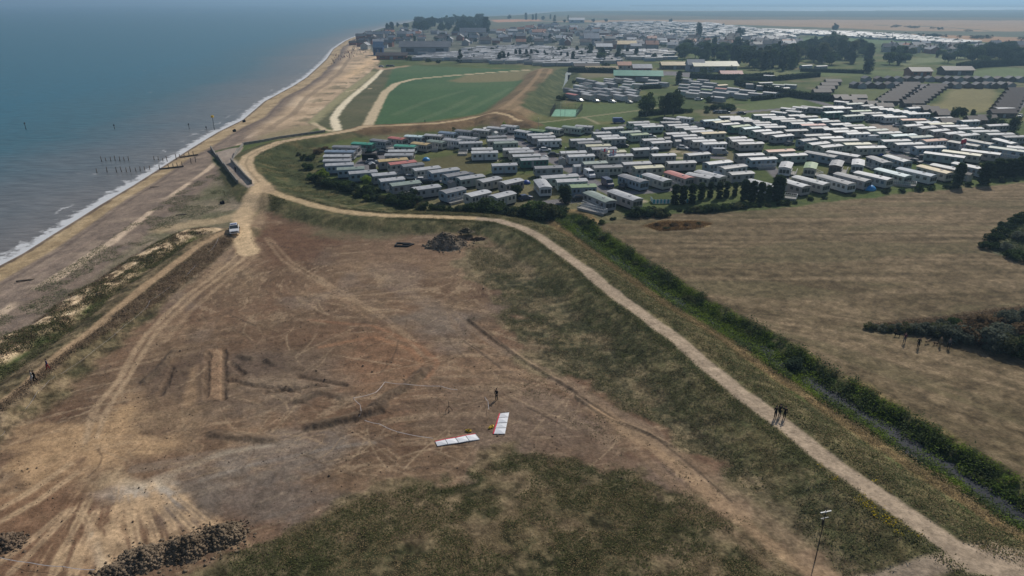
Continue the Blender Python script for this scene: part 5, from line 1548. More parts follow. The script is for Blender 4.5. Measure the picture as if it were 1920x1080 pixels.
def house(x, y, z, rz, rk, wk, scl=(1, 1, 1), name='house', phrase=None, group=None, label=None, chim=True, wins=True, cat='house'):
    r = root(name, (x, y, z), rz, scl)
    ob('wall', HM['wall'], r, [M['wall_' + wk]])
    rf = ob('roof', HM['roof'], r, [M['roof_' + rk]])
    if chim:
        ob('chimney', HM['chimney'], rf, [M['wall_r']])
    if wins:
        for xx in (-2.8, 2.8):
            ob('window', HM['window'], r, [M['glass']], (xx, -3.02, 1.45))
        ob('window', HM['window'], r, [M['glass']], (4.52, 0, 1.5), (0, 0, math.pi / 2))
        ob('door', HM['door'], r, [M['door']], (0, -3.02, 1.0))
    if label:
        tag(r, label, cat, group)
    else:
        pend(r, phrase or '%s-roofed %s house' % (ROOF[rk][0], WALL[wk][0]), cat, group)
    return r


def chalet_row(p, q, n, w, wk='k', rk='k', d=.72):
    for i in range(n):
        t = i / max(1, n - 1)
        px, py = p[0] + (q[0] - p[0]) * t, p[1] + (q[1] - p[1]) * t
        x, y, z = GP(px, py, 3.2)
        house(x, y, z, random.uniform(-.02, .02), rk, wk, (w / 9.0, d, .82), 'holiday_chalet', '%s-roofed %s holiday chalet' % (ROOF[rk][0], WALL[wk][0]), 'holiday chalets east of the caravans', None, False, True, 'chalet')


chalet_row((1664, 184), (1708, 154.5), 8, 9.5)
chalet_row((1711, 188), (1758, 157.5), 8, 9.5)
chalet_row((1880, 206), (1908, 165), 8, 10.5)
chalet_row((1541, 168), (1562, 149), 4, 9)
for px, py in [(1612, 188), (1640, 190), (1658, 194), (1726, 198), (1744, 200), (1760, 205), (1772, 209), (1590, 181), (1610, 178), (1576, 178), (1780, 222), (1830, 218), (1850, 216)]:
    x, y, z = GP(px, py, 3.2)
    house(x, y, z, random.uniform(-.1, .1), 'k', 'k', (.8, .8, .8), 'holiday_chalet', 'brown-roofed brown holiday chalet', 'holiday chalets east of the caravans', None, False, True, 'chalet')
for i, px in enumerate([1625, 1648, 1668, 1685, 1704, 1724, 1744, 1762, 1779, 1797, 1817, 1834, 1854, 1874, 1895, 1913]):
    x, y, z = GP(px, 143 + .6 * (i % 2), 3.2)
    house(x, y, z, 1.5 + random.uniform(-.1, .1), 'dkd'[i % 3], 'gkk'[i % 3], (.66, .72, .8), 'holiday_chalet', '%s-roofed %s gabled chalet' % (ROOF['dkd'[i % 3]][0], WALL['gkk'[i % 3]][0]), 'gabled chalets in the far row', None, False, False, 'chalet')
for i, px in enumerate([1604, 1616, 1632, 1650, 1668, 1684, 1778, 1793, 1812, 1834, 1852, 1862, 1880, 1895]):
    x, y, z = GP(px, 154 + .7 * (i % 2), 3.2)
    house(x, y, z, 1.5 + random.uniform(-.1, .1), 'dkd'[i % 3], 'kgk'[i % 3], (.66, .72, .8), 'holiday_chalet', '%s-roofed %s gabled chalet' % (ROOF['dkd'[i % 3]][0], WALL['kgk'[i % 3]][0]), 'gabled chalets in the near row', None, False, False, 'chalet')

M['wall_u'] = mat('blue_cladding', (.05, .10, .25), .6); WALL['u'] = ('blue', 0)
M['wall_l'] = mat('lilac_grey_cladding', (.33, .33, .40), .6); WALL['l'] = ('lilac grey', 0)
for px, py, L, D, h, rk, wk, lab in [(1196, 141, 29, 13, 1.5, 'G', 'd', 'green-roofed long hall with dark walls'), (1263, 120, 19, 10, 1.2, 'T', 'k', 'tan-roofed low building behind the concrete yard'),
                                     (1338, 124, 31, 13, 1.6, 'p', 'g', 'large store with a pale greenish roof beside the wood'), (1303, 124, 12, 8, 1.9, 'l', 'l', 'lilac grey industrial shed at the yard edge'),
                                     (1370, 136, 14, 7, 1.1, 'R', 'r', 'red-roofed brick bungalow by the broad hedge'), (1170, 121, 10, 8, 1.3, 'o', 'c', 'terracotta-roofed house among garden trees'),
                                     (1203, 127, 13, 8, 1.4, 'l', 'r', 'brick building with a flat pale roof behind the green hall'), (1108, 78, 17, 12, 2.9, 'l', 'l', 'tall pale gabled warehouse in the town'),
                                     (1170, 84, 24, 16, 1.8, 'T', 'k', 'broad tan-roofed market hall in the town'), (798, 94, 46, 14, 2.7, 'g', 'g', 'very long grey shed with a pale front beside the caravans'),
                                     (710, 96, 9, 9, 2.8, 'b', 'u', 'plain blue seafront amusement block beside the cafe'), (735, 103, 26, 10, 1.3, 'k', 'r', 'red-brown seafront cafe with a long low roof'), (1081, 40, 34, 18, 2.6, 'w', 'l', 'long far warehouse with a bright white roof'),
                                     (887, 66, 34, 12, 3.0, 'g', 'c', 'tall cream apartment block at the wood edge'), (1007, 62, 14, 10, 2.0, 'o', 'c', 'orange-roofed house in the middle of the town'), (1132, 88, 16, 10, 1.6, 'w', 'k', 'flat white-roofed dark store in the town'),
                                     (1549, 108, 9, 7, 1.5, 'b', 'w', 'white farmhouse with a blue grey roof in the farm wood'), (1722, 132, 14, 10, 1.3, 'k', 'r', 'brown-roofed clubhouse above the chalet lane'), (1792, 130, 20, 10, 1.3, 'k', 'k', 'dark brown clubhouse under the high hedge'),
                                     (1128, 126, 22, 6, 1.0, 'T', 'k', 'long low tan-roofed stable by the tall hedge'), (1100, 121, 18, 6, 1.0, 'k', 'k', 'dark red-brown barn at the head of the bank')]:
    x, y, z = GP(px, py, 3.5)
    wk = {'d': 'k'}.get(wk, wk)
    house(x, y, z, {1196: -.12, 1338: .05}.get(px, .02), rk, wk, (L / 9.0, D / 6.0, h), 'large_building' if L > 30 else 'building', None, None, lab, False, True, 'building')


def scatter_houses(px, n, seed, group, scl=(.9, 1.5)):
    r = random.Random(seed)
    p = PL(px)
    x0, y0 = p.min(0); x1, y1 = p.max(0)
    got = 0
    tries = 0
    put_ = []
    while got < n and tries < 8000:
        tries += 1
        x, y = r.uniform(x0, x1), r.uniform(y0, y1)
        if not inside(np.array([x]), np.array([y]), p)[0] or any(abs(x - a) < 11 and abs(y - b) < 12 for a, b in put_):
            continue
        put_.append((x, y))
        s = r.uniform(*scl)
        rk = r.choice('ggdkkoldg'); wk = r.choice('cwpgrc')
        house(x, y, 0, r.choice([0, .1, 1.5, -.2]), rk, wk, (s, s, s * r.uniform(1.0, 1.5)), 'house', None, group, None, True, False)
        got += 1


scatter_houses([(655, 84), (690, 66), (760, 60), (900, 68), (900, 84), (760, 92), (700, 96)], 64, 1, 'houses of the seafront streets')
scatter_houses([(900, 84), (910, 62), (1040, 50), (1130, 58), (1160, 70), (1140, 88), (1000, 88)], 100, 2, 'houses of the town centre')
scatter_houses([(1140, 92), (1180, 74), (1330, 78), (1480, 74), (1500, 90), (1400, 98), (1250, 94)], 84, 3, 'houses of the inland streets')
scatter_houses([(1640, 92), (1700, 86), (1925, 88), (1925, 96), (1760, 100), (1660, 100)], 26, 4, 'houses beyond the pond wood')


# caravans too far off to tell apart
def far_caravans():
    r = np.random.default_rng(5)
    V, F, mi = [], [], []
    for px, n in [([(868, 118), (850, 104), (880, 92), (1000, 88), (1060, 94), (1130, 98), (1160, 118), (1100, 126), (1000, 124)], 620), ([(760, 116), (780, 104), (860, 100), (860, 116)], 60),
                  ([(1090, 70), (1110, 45), (1200, 41), (1330, 44), (1420, 56), (1500, 58), (1490, 72), (1300, 72), (1160, 74)], 1100), ([(1450, 58), (1560, 60), (1680, 66), (1850, 82), (1780, 84), (1640, 74), (1500, 66)], 480),
                  ([(1150, 108), (1180, 98), (1260, 96), (1262, 112), (1200, 116)], 60), ([(1330, 78), (1480, 68), (1500, 76), (1400, 84)], 60)]:
        p = PL(px)
        x0, y0 = p.min(0); x1, y1 = p.max(0)
        k = 0
        for _ in range(n * 8):
            x, y = r.uniform(x0, x1), r.uniform(y0, y1)
            y = round(y / 7.0) * 7.0 + r.normal(0, .7)
            x = round(x / 11.5) * 11.5 + (y % 17) + r.normal(0, 1.2)
            if r.random() < .22:
                continue
            if not inside(np.array([x]), np.array([y]), p)[0]:
                continue
            a = .12 + r.normal(0, .05)
            c, s_ = math.cos(a), math.sin(a)
            b = len(V)
            L, w = 4.9, 1.8
            pts = [(-L, -w, .3), (L, -w, .3), (L, w, .3), (-L, w, .3), (-L, -w, 2.7), (L, -w, 2.7), (L, w, 2.7), (-L, w, 2.7), (-L, 0, 3.1), (L, 0, 3.1)]
            V += [(x + u * c - v * s_, y + u * s_ + v * c, q) for u, v, q in pts]
            fs = [(0, 1, 5, 4), (1, 2, 6, 5), (2, 3, 7, 6), (3, 0, 4, 7), (4, 5, 9, 8), (6, 7, 8, 9), (5, 6, 9), (7, 4, 8)]
            F += [tuple(i + b for i in f) for f in fs]
            rf = int(r.choice([3, 4, 4, 5, 5, 5, 6, 6, 6]))
            wl = int(r.integers(0, 3))
            mi += [wl] * 4 + [rf] * 2 + [wl] * 2
            k += 1
            if k >= n:
                break
    me = bpy.data.meshes.new('far_caravans')
    me.from_pydata(V, [], F)
    for m in ('wall_c', 'wall_g', 'wall_b', 'roof_w', 'roof_l', 'roof_g', 'roof_d'):
        me.materials.append(M[m])
    me.polygons.foreach_set('material_index', mi)
    o = bpy.data.objects.new('far_caravans', me); COL.objects.link(o)
    o['kind'] = 'stuff'
    tag(o, 'massed rows of pale caravans far off in front of the town and fields', 'caravans')


far_caravans()

# ------------------------------------------------------------------ people and dogs (one skinned surface each)
def skin_mesh(name, joints, edges, radii, rootv, regions, mats, sub=1):
    me = bpy.data.meshes.new(name + '_bones')
    me.from_pydata(joints, edges, [])
    o = bpy.data.objects.new(name + '_bones', me)
    COL.objects.link(o)
    md = o.modifiers.new('skin', 'SKIN')
    md.use_smooth_shade = True
    for i, v in enumerate(me.skin_vertices[0].data):
        rr = radii[i]
        v.radius = (rr, rr) if not isinstance(rr, tuple) else rr
        v.use_root = (i == rootv)
    sd = o.modifiers.new('sub', 'SUBSURF'); sd.levels = sub; sd.render_levels = sub
    dg = bpy.context.evaluated_depsgraph_get()
    out = bpy.data.meshes.new_from_object(o.evaluated_get(dg))
    out.name = name
    bpy.data.objects.remove(o)
    bpy.data.meshes.remove(me)
    for m in mats:
        out.materials.append(m)
    J = np.array(joints)
    Ed = np.array(edges)
    for p in out.polygons:
        c = np.array(p.center)
        a, b = J[Ed[:, 0]], J[Ed[:, 1]]
        t = np.clip(((c - a) * (b - a)).sum(1) / ((b - a) ** 2).sum(1), 0, 1)
        d = np.linalg.norm(c - (a + (b - a) * t[:, None]), axis=1)
        p.material_index = regions[int(np.argmin(d))]
        p.use_smooth = True
    return out


M['skin'] = mat('skin', (.42, .26, .19), .6, .03, 4)
M['hair'] = mat('brown_hair', (.05, .035, .025), .8, .1, 6)
CL = {'black': (.013, .013, .015), 'navy': (.03, .045, .12), 'red': (.30, .025, .03), 'white': (.62, .62, .62), 'maroon': (.10, .03, .05), 'khaki': (.20, .16, .10), 'pale': (.45, .42, .38), 'grey': (.13, .13, .14)}
for k, c in CL.items():
    M['cl_' + k] = mat('cloth_' + k, c, .9, .08, 6, .1)


def person_mesh(h=1.75, stride=0.0, arms=(0.0, 0.0), bend=(0.1, 0.1), lean=0.0, top='black', legs='black', shoes='black', fold=False):
    """a standing or walking figure that faces +y"""
    s = h / 1.75
    J, E, R, G_ = [], [], [], []

    def j(p, r):
        J.append((p[0] * s, p[1] * s, p[2] * s)); R.append(r * s); return len(J) - 1

    def e(a, b, g):
        E.append((a, b)); G_.append(g)
    pel = j((0, 0, .95), (.125))
    wai = j((0, .01 + lean * .2, 1.10), .115)
    che = j((0, .0 + lean * .5, 1.30), .145)
    nek = j((0, .01 + lean * .7, 1.47), .06)
    chin = j((0, .035 + lean * .8, 1.55), .07)
    head = j((0, .03 + lean * .8, 1.64), .098)
    crown = j((0, .015 + lean * .8, 1.71), .07)
    nose = j((0, .145 + lean * .8, 1.62), .016)
    e(pel, wai, 0); e(wai, che, 0); e(che, nek, 0); e(nek, chin, 2); e(chin, head, 2); e(head, crown, 2); e(head, nose, 2)
    for sx in (-1, 1):
        ear = j((sx * .105, .02 + lean * .8, 1.62), .018); e(head, ear, 2)
        st = stride * sx
        hip = j((sx * .085, 0, .88), .11)
        kne = j((sx * .088, st * .22 + .02, .49), .075)
        ank = j((sx * .09, st * .42 - .02, .09), .052)
        toe = j((sx * .105, st * .42 + .15, .045), .04)
        e(pel, hip, 1); e(hip, kne, 1); e(kne, ank, 1); e(ank, toe, 3)
        k = 0 if sx < 0 else 1
        sh = j((sx * .185, lean * .6, 1.41), .068)
        a = arms[k]
        el = j((sx * .25, lean * .6 + math.sin(a) * .29, 1.41 - math.cos(a) * .29), .046)
        bb = a + bend[k]
        inw = -.16 if fold else .0
        wr = j((sx * (.26 + inw), lean * .6 + math.sin(a) * .29 + math.sin(bb) * .25, 1.41 - math.cos(a) * .29 - math.cos(bb) * .25), .032)
        dx, dy, dz = sx * inw * .3, math.sin(bb), -math.cos(bb)
        P = np.array(J[wr]) / s
        palm = j((P[0] + dx * .07, P[1] + dy * .07, P[2] + dz * .07), .035)
        e(che, sh, 0); e(sh, el, 0); e(el, wr, 0); e(wr, palm, 2)
        Q = np.array(J[palm]) / s
        for f in range(4):
            off = (f - 1.5) * .022
            ln = (.062, .075, .07, .055)[f]
            f1 = j((Q[0] + dx * ln * .55, Q[1] + dy * ln * .6 + off, Q[2] + dz * ln * .6), .0085)
            f2 = j((Q[0] + dx * ln - sx * .012, Q[1] + dy * ln + off, Q[2] + dz * ln), .0075)
            e(palm, f1, 2); e(f1, f2, 2)
        th = j((P[0] + dx * .05, P[1] + dy * .05 + .045, P[2] + dz * .045 + .005), .009)
        e(wr, th, 2)
    return skin_mesh('person_body', J, E, R, 0, G_, [M['cl_' + top], M['cl_' + legs], M['skin'], M['cl_' + shoes]])


def hair_mesh(h=1.75):
    s = h / 1.75
    bm = bmesh.new()
    bmesh.ops.create_uvsphere(bm, u_segments=14, v_segments=9, radius=.112 * s)
    for v in bm.verts:
        v.co = (v.co.x, v.co.y * 1.1, max(v.co.z, -.03 * s))
        if v.co.y > .03 * s and v.co.z < .04 * s:
            v.co.y = .05 * s
    me = bpy.data.meshes.new('hair'); bm.to_mesh(me); bm.free()
    me.materials.append(M['hair'])
    return me


HAIR = hair_mesh()


def person(px, py, heading, label, h=1.75, hair=True, group=None, lean=0.0, **k):
    x, y, z = GP(px, py)
    o = ob('person', person_mesh(h, lean=lean, **k), None, None, (x, y, z + .005), (0, 0, heading))
    s = h / 1.75
    ob('hair' if hair else 'cap', HAIR, o, [M['hair'] if hair else M['cl_black']], (0, (.005 + lean * .8) * s, 1.665 * s), scl=(s, s, s))
    tag(o, label, 'person', group)
    return o


person(931, 750, 2.6, 'person in black standing alone beside the white screens', hair=False, arms=(.3, .1), bend=(1.2, .2), stride=.15)
person(1453, 784, 2.9, 'person in black on the gravel path, seaward one of three', hair=False, arms=(.2, .5), bend=(.9, 1.6), group=None)
person(1461, 781, 3.2, 'person in black standing between two others on the gravel path', hair=False, arms=(.6, .6), bend=(1.3, 1.3), fold=True)
person(1470, 785, 2.5, 'person in black on the gravel path, landward one of three', hair=False, arms=(.1, .2), bend=(.3, .9))
person(91, 694, 2.5, 'walker in a blue top and red shorts on the coast path', arms=(.3, -.3), bend=(.4, .3), stride=.5, top='navy', legs='red')
person(67, 716, 2.5, 'walker in dark clothes on the coast path', arms=(-.2, .3), bend=(.3, .4), stride=.5, top='black', legs='black')
person(62, 715, 2.5, 'walker in pale clothes beside the dark-clothed walker on the coast path', arms=(.2, -.3), bend=(.3, .4), stride=.4, top='pale', legs='white', h=1.68)
person(1695, 643, 2.4, 'walker in maroon top near a dark dog on the dry meadow', top='maroon', legs='grey', stride=.4, arms=(.3, -.2), bend=(.5, .3))
person(1721, 652, 2.7, 'person in a white cap and black clothes on the dry meadow', top='black', legs='black', arms=(.5, .3), bend=(.8, .6))
person(1762, 649, 2.0, 'slim person in khaki by the bush island', top='khaki', legs='khaki', h=1.6)
person(1778, 653, 2.2, 'person in dark clothes at the edge of the bush island', top='grey', legs='black', h=1.7, stride=.3)
person(442, 323, .4, 'walker in dark clothes on the concrete slipway', top='black', legs='black', stride=.4)
person(1237, 231, 0, 'person in black on the seawall path by the crop field', top='black', legs='black') if False else None
person(797, 231, 1.4, 'person in black on the path behind the caravans', top='black', legs='black', stride=.4)


def dog(px, py, heading, coat, label, s=1.0):
    x, y, z = GP(px, py)
    J = [(0, 0, .48), (0, .22, .47), (0, .36, .52), (0, .46, .66), (0, .56, .70), (0, .70, .66), (0, -.24, .49), (0, -.34, .46), (0, -.48, .56), (0, -.58, .66)]
    R = [.115, .135, .115, .075, .075, .038, .10, .085, .025, .015]
    E = [(0, 1), (1, 2), (2, 3), (3, 4), (4, 5), (0, 6), (6, 7), (7, 8), (8, 9)]
    def j(p, r):
        J.append(p); R.append(r); return len(J) - 1
    for sx in (-1, 1):
        f = [j((sx * .09, .32, .40), .06), j((sx * .09, .29, .20), .032), j((sx * .09, .31, .03), .026), j((sx * .09, .36, .02), .026)]
        E += [(2, f[0]), (f[0], f[1]), (f[1], f[2]), (f[2], f[3])]
        h = [j((sx * .09, -.30, .38), .075), j((sx * .09, -.20, .27), .045), j((sx * .09, -.36, .15), .027), j((sx * .09, -.33, .03), .025), j((sx * .09, -.28, .02), .026)]
        E += [(7, h[0]), (h[0], h[1]), (h[1], h[2]), (h[2], h[3]), (h[3], h[4])]
        E.append((4, j((sx * .055, .53, .79), .025)))
    J = [(a * s, b * s, c * s) for a, b, c in J]
    R = [r * s for r in R]
    o = ob('dog', skin_mesh('dog_body', J, E, R, 0, [0] * len(E), [coat]), None, None, (x, y, z), (0, 0, heading))
    tag(o, label, 'dog')


dog(1682, 631, 1.3, M['black'], 'black dog walking ahead of the walker in maroon')
dog(1738, 644, -1.2, mat('tan_fur', (.30, .22, .14), .9, .15, 6, .05), 'pale tan dog beside the person in the white cap')
dog(1754, 647, 1.6, mat('brown_fur', (.10, .06, .035), .9, .15, 6, .05), 'small brown dog next to the slim person in khaki', .75)

# ------------------------------------------------------------------ screens, bags, tripod and tape on the waste ground
M['white_sheet'] = mat('white_screen_fabric', (.80, .81, .83), .6, .03, 2)
M['red_band'] = mat('red_band', (.62, .04, .07), .6, .05, 2)
M['yellow'] = mat('yellow_fabric', (.62, .42, .03), .6, .12, 6)


def screen(c0, c1, c2, c3, label):
    """folding screen laid flat: corners along the red edge c0-c1, then c2, c3 on the far side"""
    P = [np.array(GP(*c)) for c in (c0, c1, c2, c3)]
    o = (P[0] + P[1] + P[2] + P[3]) / 4
    r = root('folding_screen', tuple(o))
    band = MB()
    for i in range(4):
        a, b = P[0] + (P[1] - P[0]) * i / 4 - o, P[0] + (P[1] - P[0]) * (i + 1) / 4 - o
        d, c = P[3] + (P[2] - P[3]) * i / 4 - o, P[3] + (P[2] - P[3]) * (i + 1) / 4 - o
        zz = .10 + .05 * (i % 2)
        up = np.array([0, 0, 1])
        g = .015
        a, b, c, d = a + (c - a) * g, b + (d - b) * g, c + (a - c) * g, d + (b - d) * g
        m = (a + b + c + d) / 4
        V = [a + up * zz, b + up * (.25 - zz), c + up * (.25 - zz), d + up * zz, m + up * (.22), a + up * .03, b + up * .03, c + up * .03, d + up * .03]
        f = MB()
        f.add(V, [(0, 1, 4), (1, 2, 4), (2, 3, 4), (3, 0, 4), (0, 5, 6, 1), (1, 6, 7, 2), (2, 7, 8, 3), (3, 8, 5, 0), (8, 7, 6, 5)])
        pn = ob('screen_panel', f.mesh('screen_panel', False, [M['white_sheet']]), r)
        q = MB(); q.tube(V[0] + up * .01, V[2] + up * .01, .012); q.tube(V[1] + up * .01, V[3] + up * .01, .012)
        nrm = (a - d) / np.linalg.norm(a - d)
        w = .16
        band.add([V[0] + nrm * .01, V[1] + nrm * .01, V[1] + nrm * w, V[0] + nrm * w, V[0] + nrm * .01 - up * .05, V[1] + nrm * .01 - up * .05, V[1] + nrm * w - up * .05, V[0] + nrm * w - up * .05],
                 [(0, 1, 2, 3), (7, 6, 5, 4), (0, 4, 5, 1), (1, 5, 6, 2), (2, 6, 7, 3), (3, 7, 4, 0)])
        ed = MB(); ed.tube(b * .5 + b * .5 + up * .16, c + up * .16, .02)
        ob('hinge_pole', ed.mesh('hinge_pole', False, [M['darkmetal']]), r)
    ob('red_band', band.mesh('red_band', False, [M['red_band']]), r)
    tag(r, label, 'screen')


screen((816, 829.5), (892, 815), (900, 825), (820, 837.5), 'white folding screen with a red edge lying flat, seaward one of two')
screen((926, 814.5), (938, 776), (955, 774), (947, 814.5), 'white folding screen with a red edge lying flat, landward one of two')


def bag(px, py, rz, L, label):
    x, y, z = GP(px, py)
    bm = bmesh.new()
    bmesh.ops.create_icosphere(bm, subdivisions=3, radius=1)
    r = np.random.default_rng(int(px))
    for v in bm.verts:
        n = float(fbm(np.array([v.co.x * 2 + 9]), np.array([v.co.y * 2 + v.co.z + 5]), .8, 3, 80)[0]) - .5
        v.co = Vector((v.co.x * L / 2, v.co.y * .22, max(-.12, v.co.z * .17))) * (1 + n * .9)
    me = bpy.data.meshes.new('bag_body'); bm.to_mesh(me); bm.free()
    me.materials.append(M['yellow'])
    t = root('carry_bag', (x, y, z + .12), rz)
    ob('body', me, t)
    b = MB(); b.box((.1, 0, .14), (.12, .34, .08)); b.tube((-.2, 0, .14), (.3, 0, .2), .02)
    ob('strap', b.mesh('bag_strap', False, [M['black']]), t)
    tag(t, label, 'bag')


bag(878, 809, -.2, .75, 'crumpled yellow carry bag above the seaward screen')
bag(921, 802, .9, .85, 'long yellow carry bag beside the landward screen')
x, y, z = GP(842, 771)
t = root('tripod', (x, y, z))
for i in range(3):
    a = 2.1 * i + .5
    b = MB(); b.tube((0, 0, .75), (math.cos(a) * .5, math.sin(a) * .5, -.02), .035, .03)
    ob('leg', b.mesh('tripod_leg', False, [M['darkmetal']]), t)
b = MB(); b.tube((0, 0, .7), (0, 0, 1.45), .035); ob('column', b.mesh('tripod_column', False, [M['darkmetal']]), t)
tag(t, 'thin black tripod standing on the bare soil near the dark ridge', 'tripod')

M['tape'] = mat('pale_tape', (.56, .51, .49), .6, .1, 3)


def tape(px, hgt, label, name='cordon_tape', every=2):
    P = [np.array(GP(*q)) for q in px]
    o = P[0].copy()
    r = root(name, tuple(o))
    b = MB()
    for a, c in zip(P[:-1], P[1:]):
        n = 5
        for i in range(n):
            t0, t1 = i / n, (i + 1) / n
            s0, s1 = math.sin(math.pi * t0), math.sin(math.pi * t1)
            p = a + (c - a) * t0 - o; q = a + (c - a) * t1 - o
            h0, h1 = hgt * (1 - .25 * s0), hgt * (1 - .25 * s1)
            d = np.array([-(c - a)[1], (c - a)[0], 0]); d = d / (np.linalg.norm(d) + 1e-6) * .03
            up = np.array([0, 0, 1.0])
            b.add([p - d + up * (h0), q - d + up * h1, q + d + up * (h1 + .02), p + d + up * (h0 + .02)], [(0, 1, 2, 3)])
    ob('tape', b.mesh('tape_strip', False, [M['tape']]), r)
    for p in P[::every]:
        s = MB(); p = p - o; s.tube((p[0], p[1], p[2] - .1), (p[0], p[1], p[2] + hgt + .1), .02)
        ob('stake', s.mesh('tape_stake', False, [M['wood']]), r)
    tag(r, label, 'tape')


tape([(410, 450), (405, 462), (392, 477)], .5, 'short pale tape at the seaward gate bank', every=1)
tape([(367, 502), (358, 512), (349, 522)], .5, 'short pale tape across the bulldozed streaks', every=1)
tape([(322, 542), (282, 570), (275, 583), (237, 615), (180, 662), (130, 699), (105, 712), (95, 720), (72, 742), (50, 775)], .6, 'long pale tape line along the scrubby bank of the coast path')
tape([(12, 815), (0, 826)], .5, 'stub of pale tape at the bank end', every=1)
tape([(-10, 1050), (60, 1063), (120, 1070), (180, 1076)], .5, 'pale lilac tape across the fanned wheel tracks')
tape([(663, 752), (705, 742), (722, 722), (760, 726), (827, 730), (858, 737)], .5, 'pale pink tape around the scraped pit, upper line')
tape([(663, 752), (676, 765), (678, 778), (673, 788)], .5, 'short pale tape dropping to the dark ridge', every=1)
tape([(684, 793), (712, 800), (746, 815), (812, 827)], .4, 'pale tape running from the dark ridge to the seaward screen')
tape([(909, 750), (915, 758), (917, 775)], .5, 'short pale tape beside the person in black', every=1)

# floodlight / aerial pole at the corner
x, y, z = GP(1528, 1052)
t = root('signal_pole', (x, y, z), .25)
b = MB(); b.tube((0, 0, -.1), (0, 0, 6.3), .05, .03); ob('pole', b.mesh('pole', False, [M['darkmetal']]), t)
b = MB(); b.box((0, 0, 5.75), (1.1, .09, .05)); b.box((0, 0, 5.75), (.14, .16, .12)); ob('crossbar', b.mesh('crossbar', False, [M['frame']]), t)
b = MB(); b.box((0, 0, 5.05), (.8, .06, .04)); ob('lower_bar', b.mesh('lower_bar', False, [M['steel']]), t)
b = MB(); b.tube((-.08, 0, 4.3), (-.08, 0, 4.9), .09); ob('sensor', b.mesh('sensor', False, [M['darkmetal']]), t)
tag(t, 'tall thin dark pole with a white crossbar beside the rough grass', 'pole')


# ------------------------------------------------------------------ heaps
def heap(px, py, L, Wd, h, rz, c, label, seed, clods=500, clod=.16, name='spoil_heap'):
    x, y, z = GP(px, py)
    n = 70
    u = np.linspace(-1, 1, n)
    X, Y = np.meshgrid(u, u)
    r0 = np.hypot(X, Y)
    wob = fbm(X.ravel() * 3 + 31 * seed, Y.ravel() * 3 + 7, .9, 4, 90 + seed).reshape(n, n)
    fine = fbm(X.ravel() * L + 11 * seed, Y.ravel() * Wd + 3, .5, 4, 190 + seed, .6).reshape(n, n)
    r = r0 * (.8 + .75 * wob)
    Z = h * np.clip(1 - r ** 1.5, 0, 1) * (.55 + .9 * wob) + (fine - .5) * .5 * min(1, h) * np.clip(1.2 - r, 0, 1) - .06
    r = r0
    V = np.stack([X * L / 2, Y * Wd / 2, Z], -1).reshape(-1, 3)
    keep = (r < 1.05)
    i = (np.arange(n - 1)[:, None] * n + np.arange(n - 1)[None, :])
    k = keep[:-1, :-1]
    a = i[k]
    F = np.stack([a, a + 1, a + n + 1, a + n], 1)
    rg = np.random.default_rng(seed)
    CV, CF = [], []
    base = len(V)
    for q in range(clods):
        ra, rr_ = rg.uniform(0, 6.283), min(1.25, abs(rg.normal(.35, .36)))
        p = np.array([math.cos(ra) * rr_, math.sin(ra) * rr_])
        zi = -.03 if rr_ > .97 else Z[min(n - 1, int((p[1] + 1) / 2 * (n - 1))), min(n - 1, int((p[0] + 1) / 2 * (n - 1)))]
        s = clod * min(3.0, math.exp(rg.normal(0, .55)))
        w = rg.normal(0, .35, (8, 3)) * s * .5
        cb = np.array([(-1, -1, -1), (1, -1, -1), (1, 1, -1), (-1, 1, -1), (-1, -1, 1), (1, -1, 1), (1, 1, 1), (-1, 1, 1)]) * s / 2 + w + np.array([p[0] * L / 2, p[1] * Wd / 2, zi + s * .2])
        b0 = base + len(CV) * 8
        CV.append(cb)
        CF += [(b0 + 3, b0 + 2, b0 + 1, b0), (b0 + 4, b0 + 5, b0 + 6, b0 + 7), (b0, b0 + 1, b0 + 5, b0 + 4), (b0 + 1, b0 + 2, b0 + 6, b0 + 5), (b0 + 2, b0 + 3, b0 + 7, b0 + 6), (b0 + 3, b0, b0 + 4, b0 + 7)]
    if CV:
        V = np.concatenate([V] + CV)
        F = np.concatenate([F, np.array(CF)])
    me = np_mesh(name, V, F)
    m = mat(name + '_earth', c, .95, .28, 1.1, .05)
    me.materials.append(m)
    o = ob(name, me, None, None, (x, y, z - .05), (0, 0, rz))
    tag(o, label, 'heap')


heap(836, 459, 10.5, 9.0, 2.5, 0, tuple(A(96, 86, 74)), 'large rounded heap of dark spoil below the park bank', 1, 1500, .11)
heap(874, 434, 4.0, 2.5, .6, 0, tuple(A(76, 70, 58)), 'small dark heap behind the large spoil heap', 2, 200, .12)
heap(898, 449, 6.0, 1.6, .5, .1, tuple(A(84, 70, 58)), 'low dark ridge of soil right of the large spoil heap', 3, 260, .12)
heap(270, 1050, 6.6, 4.6, 1.0, .35, tuple(A(98, 86, 72)), 'dark rubble heap, lowest of three along the fanned tracks', 4, 4200, .085, 'rubble_heap')
heap(350, 1030, 6.6, 4.8, 1.15, .3, tuple(A(100, 87, 72)), 'dark rubble heap, middle of three along the fanned tracks', 5, 4200, .085, 'rubble_heap')
heap(408, 1010, 5.8, 4.6, 1.05, .3, tuple(A(100, 88, 73)), 'dark rubble heap, the one beside the rough grass', 6, 3600, .085, 'rubble_heap')
heap(218, 1072, 5.0, 3.0, .6, .4, tuple(A(98, 86, 72)), 'low dark rubble at the seaward end of the heaps', 7, 1200, .10, 'rubble_heap')
heap(10, 1020, 5.0, 4.0, .5, .4, tuple(A(92, 79, 66)), 'low brown clod heap at the edge of the wheel tracks', 8, 900, .09, 'clod_heap')

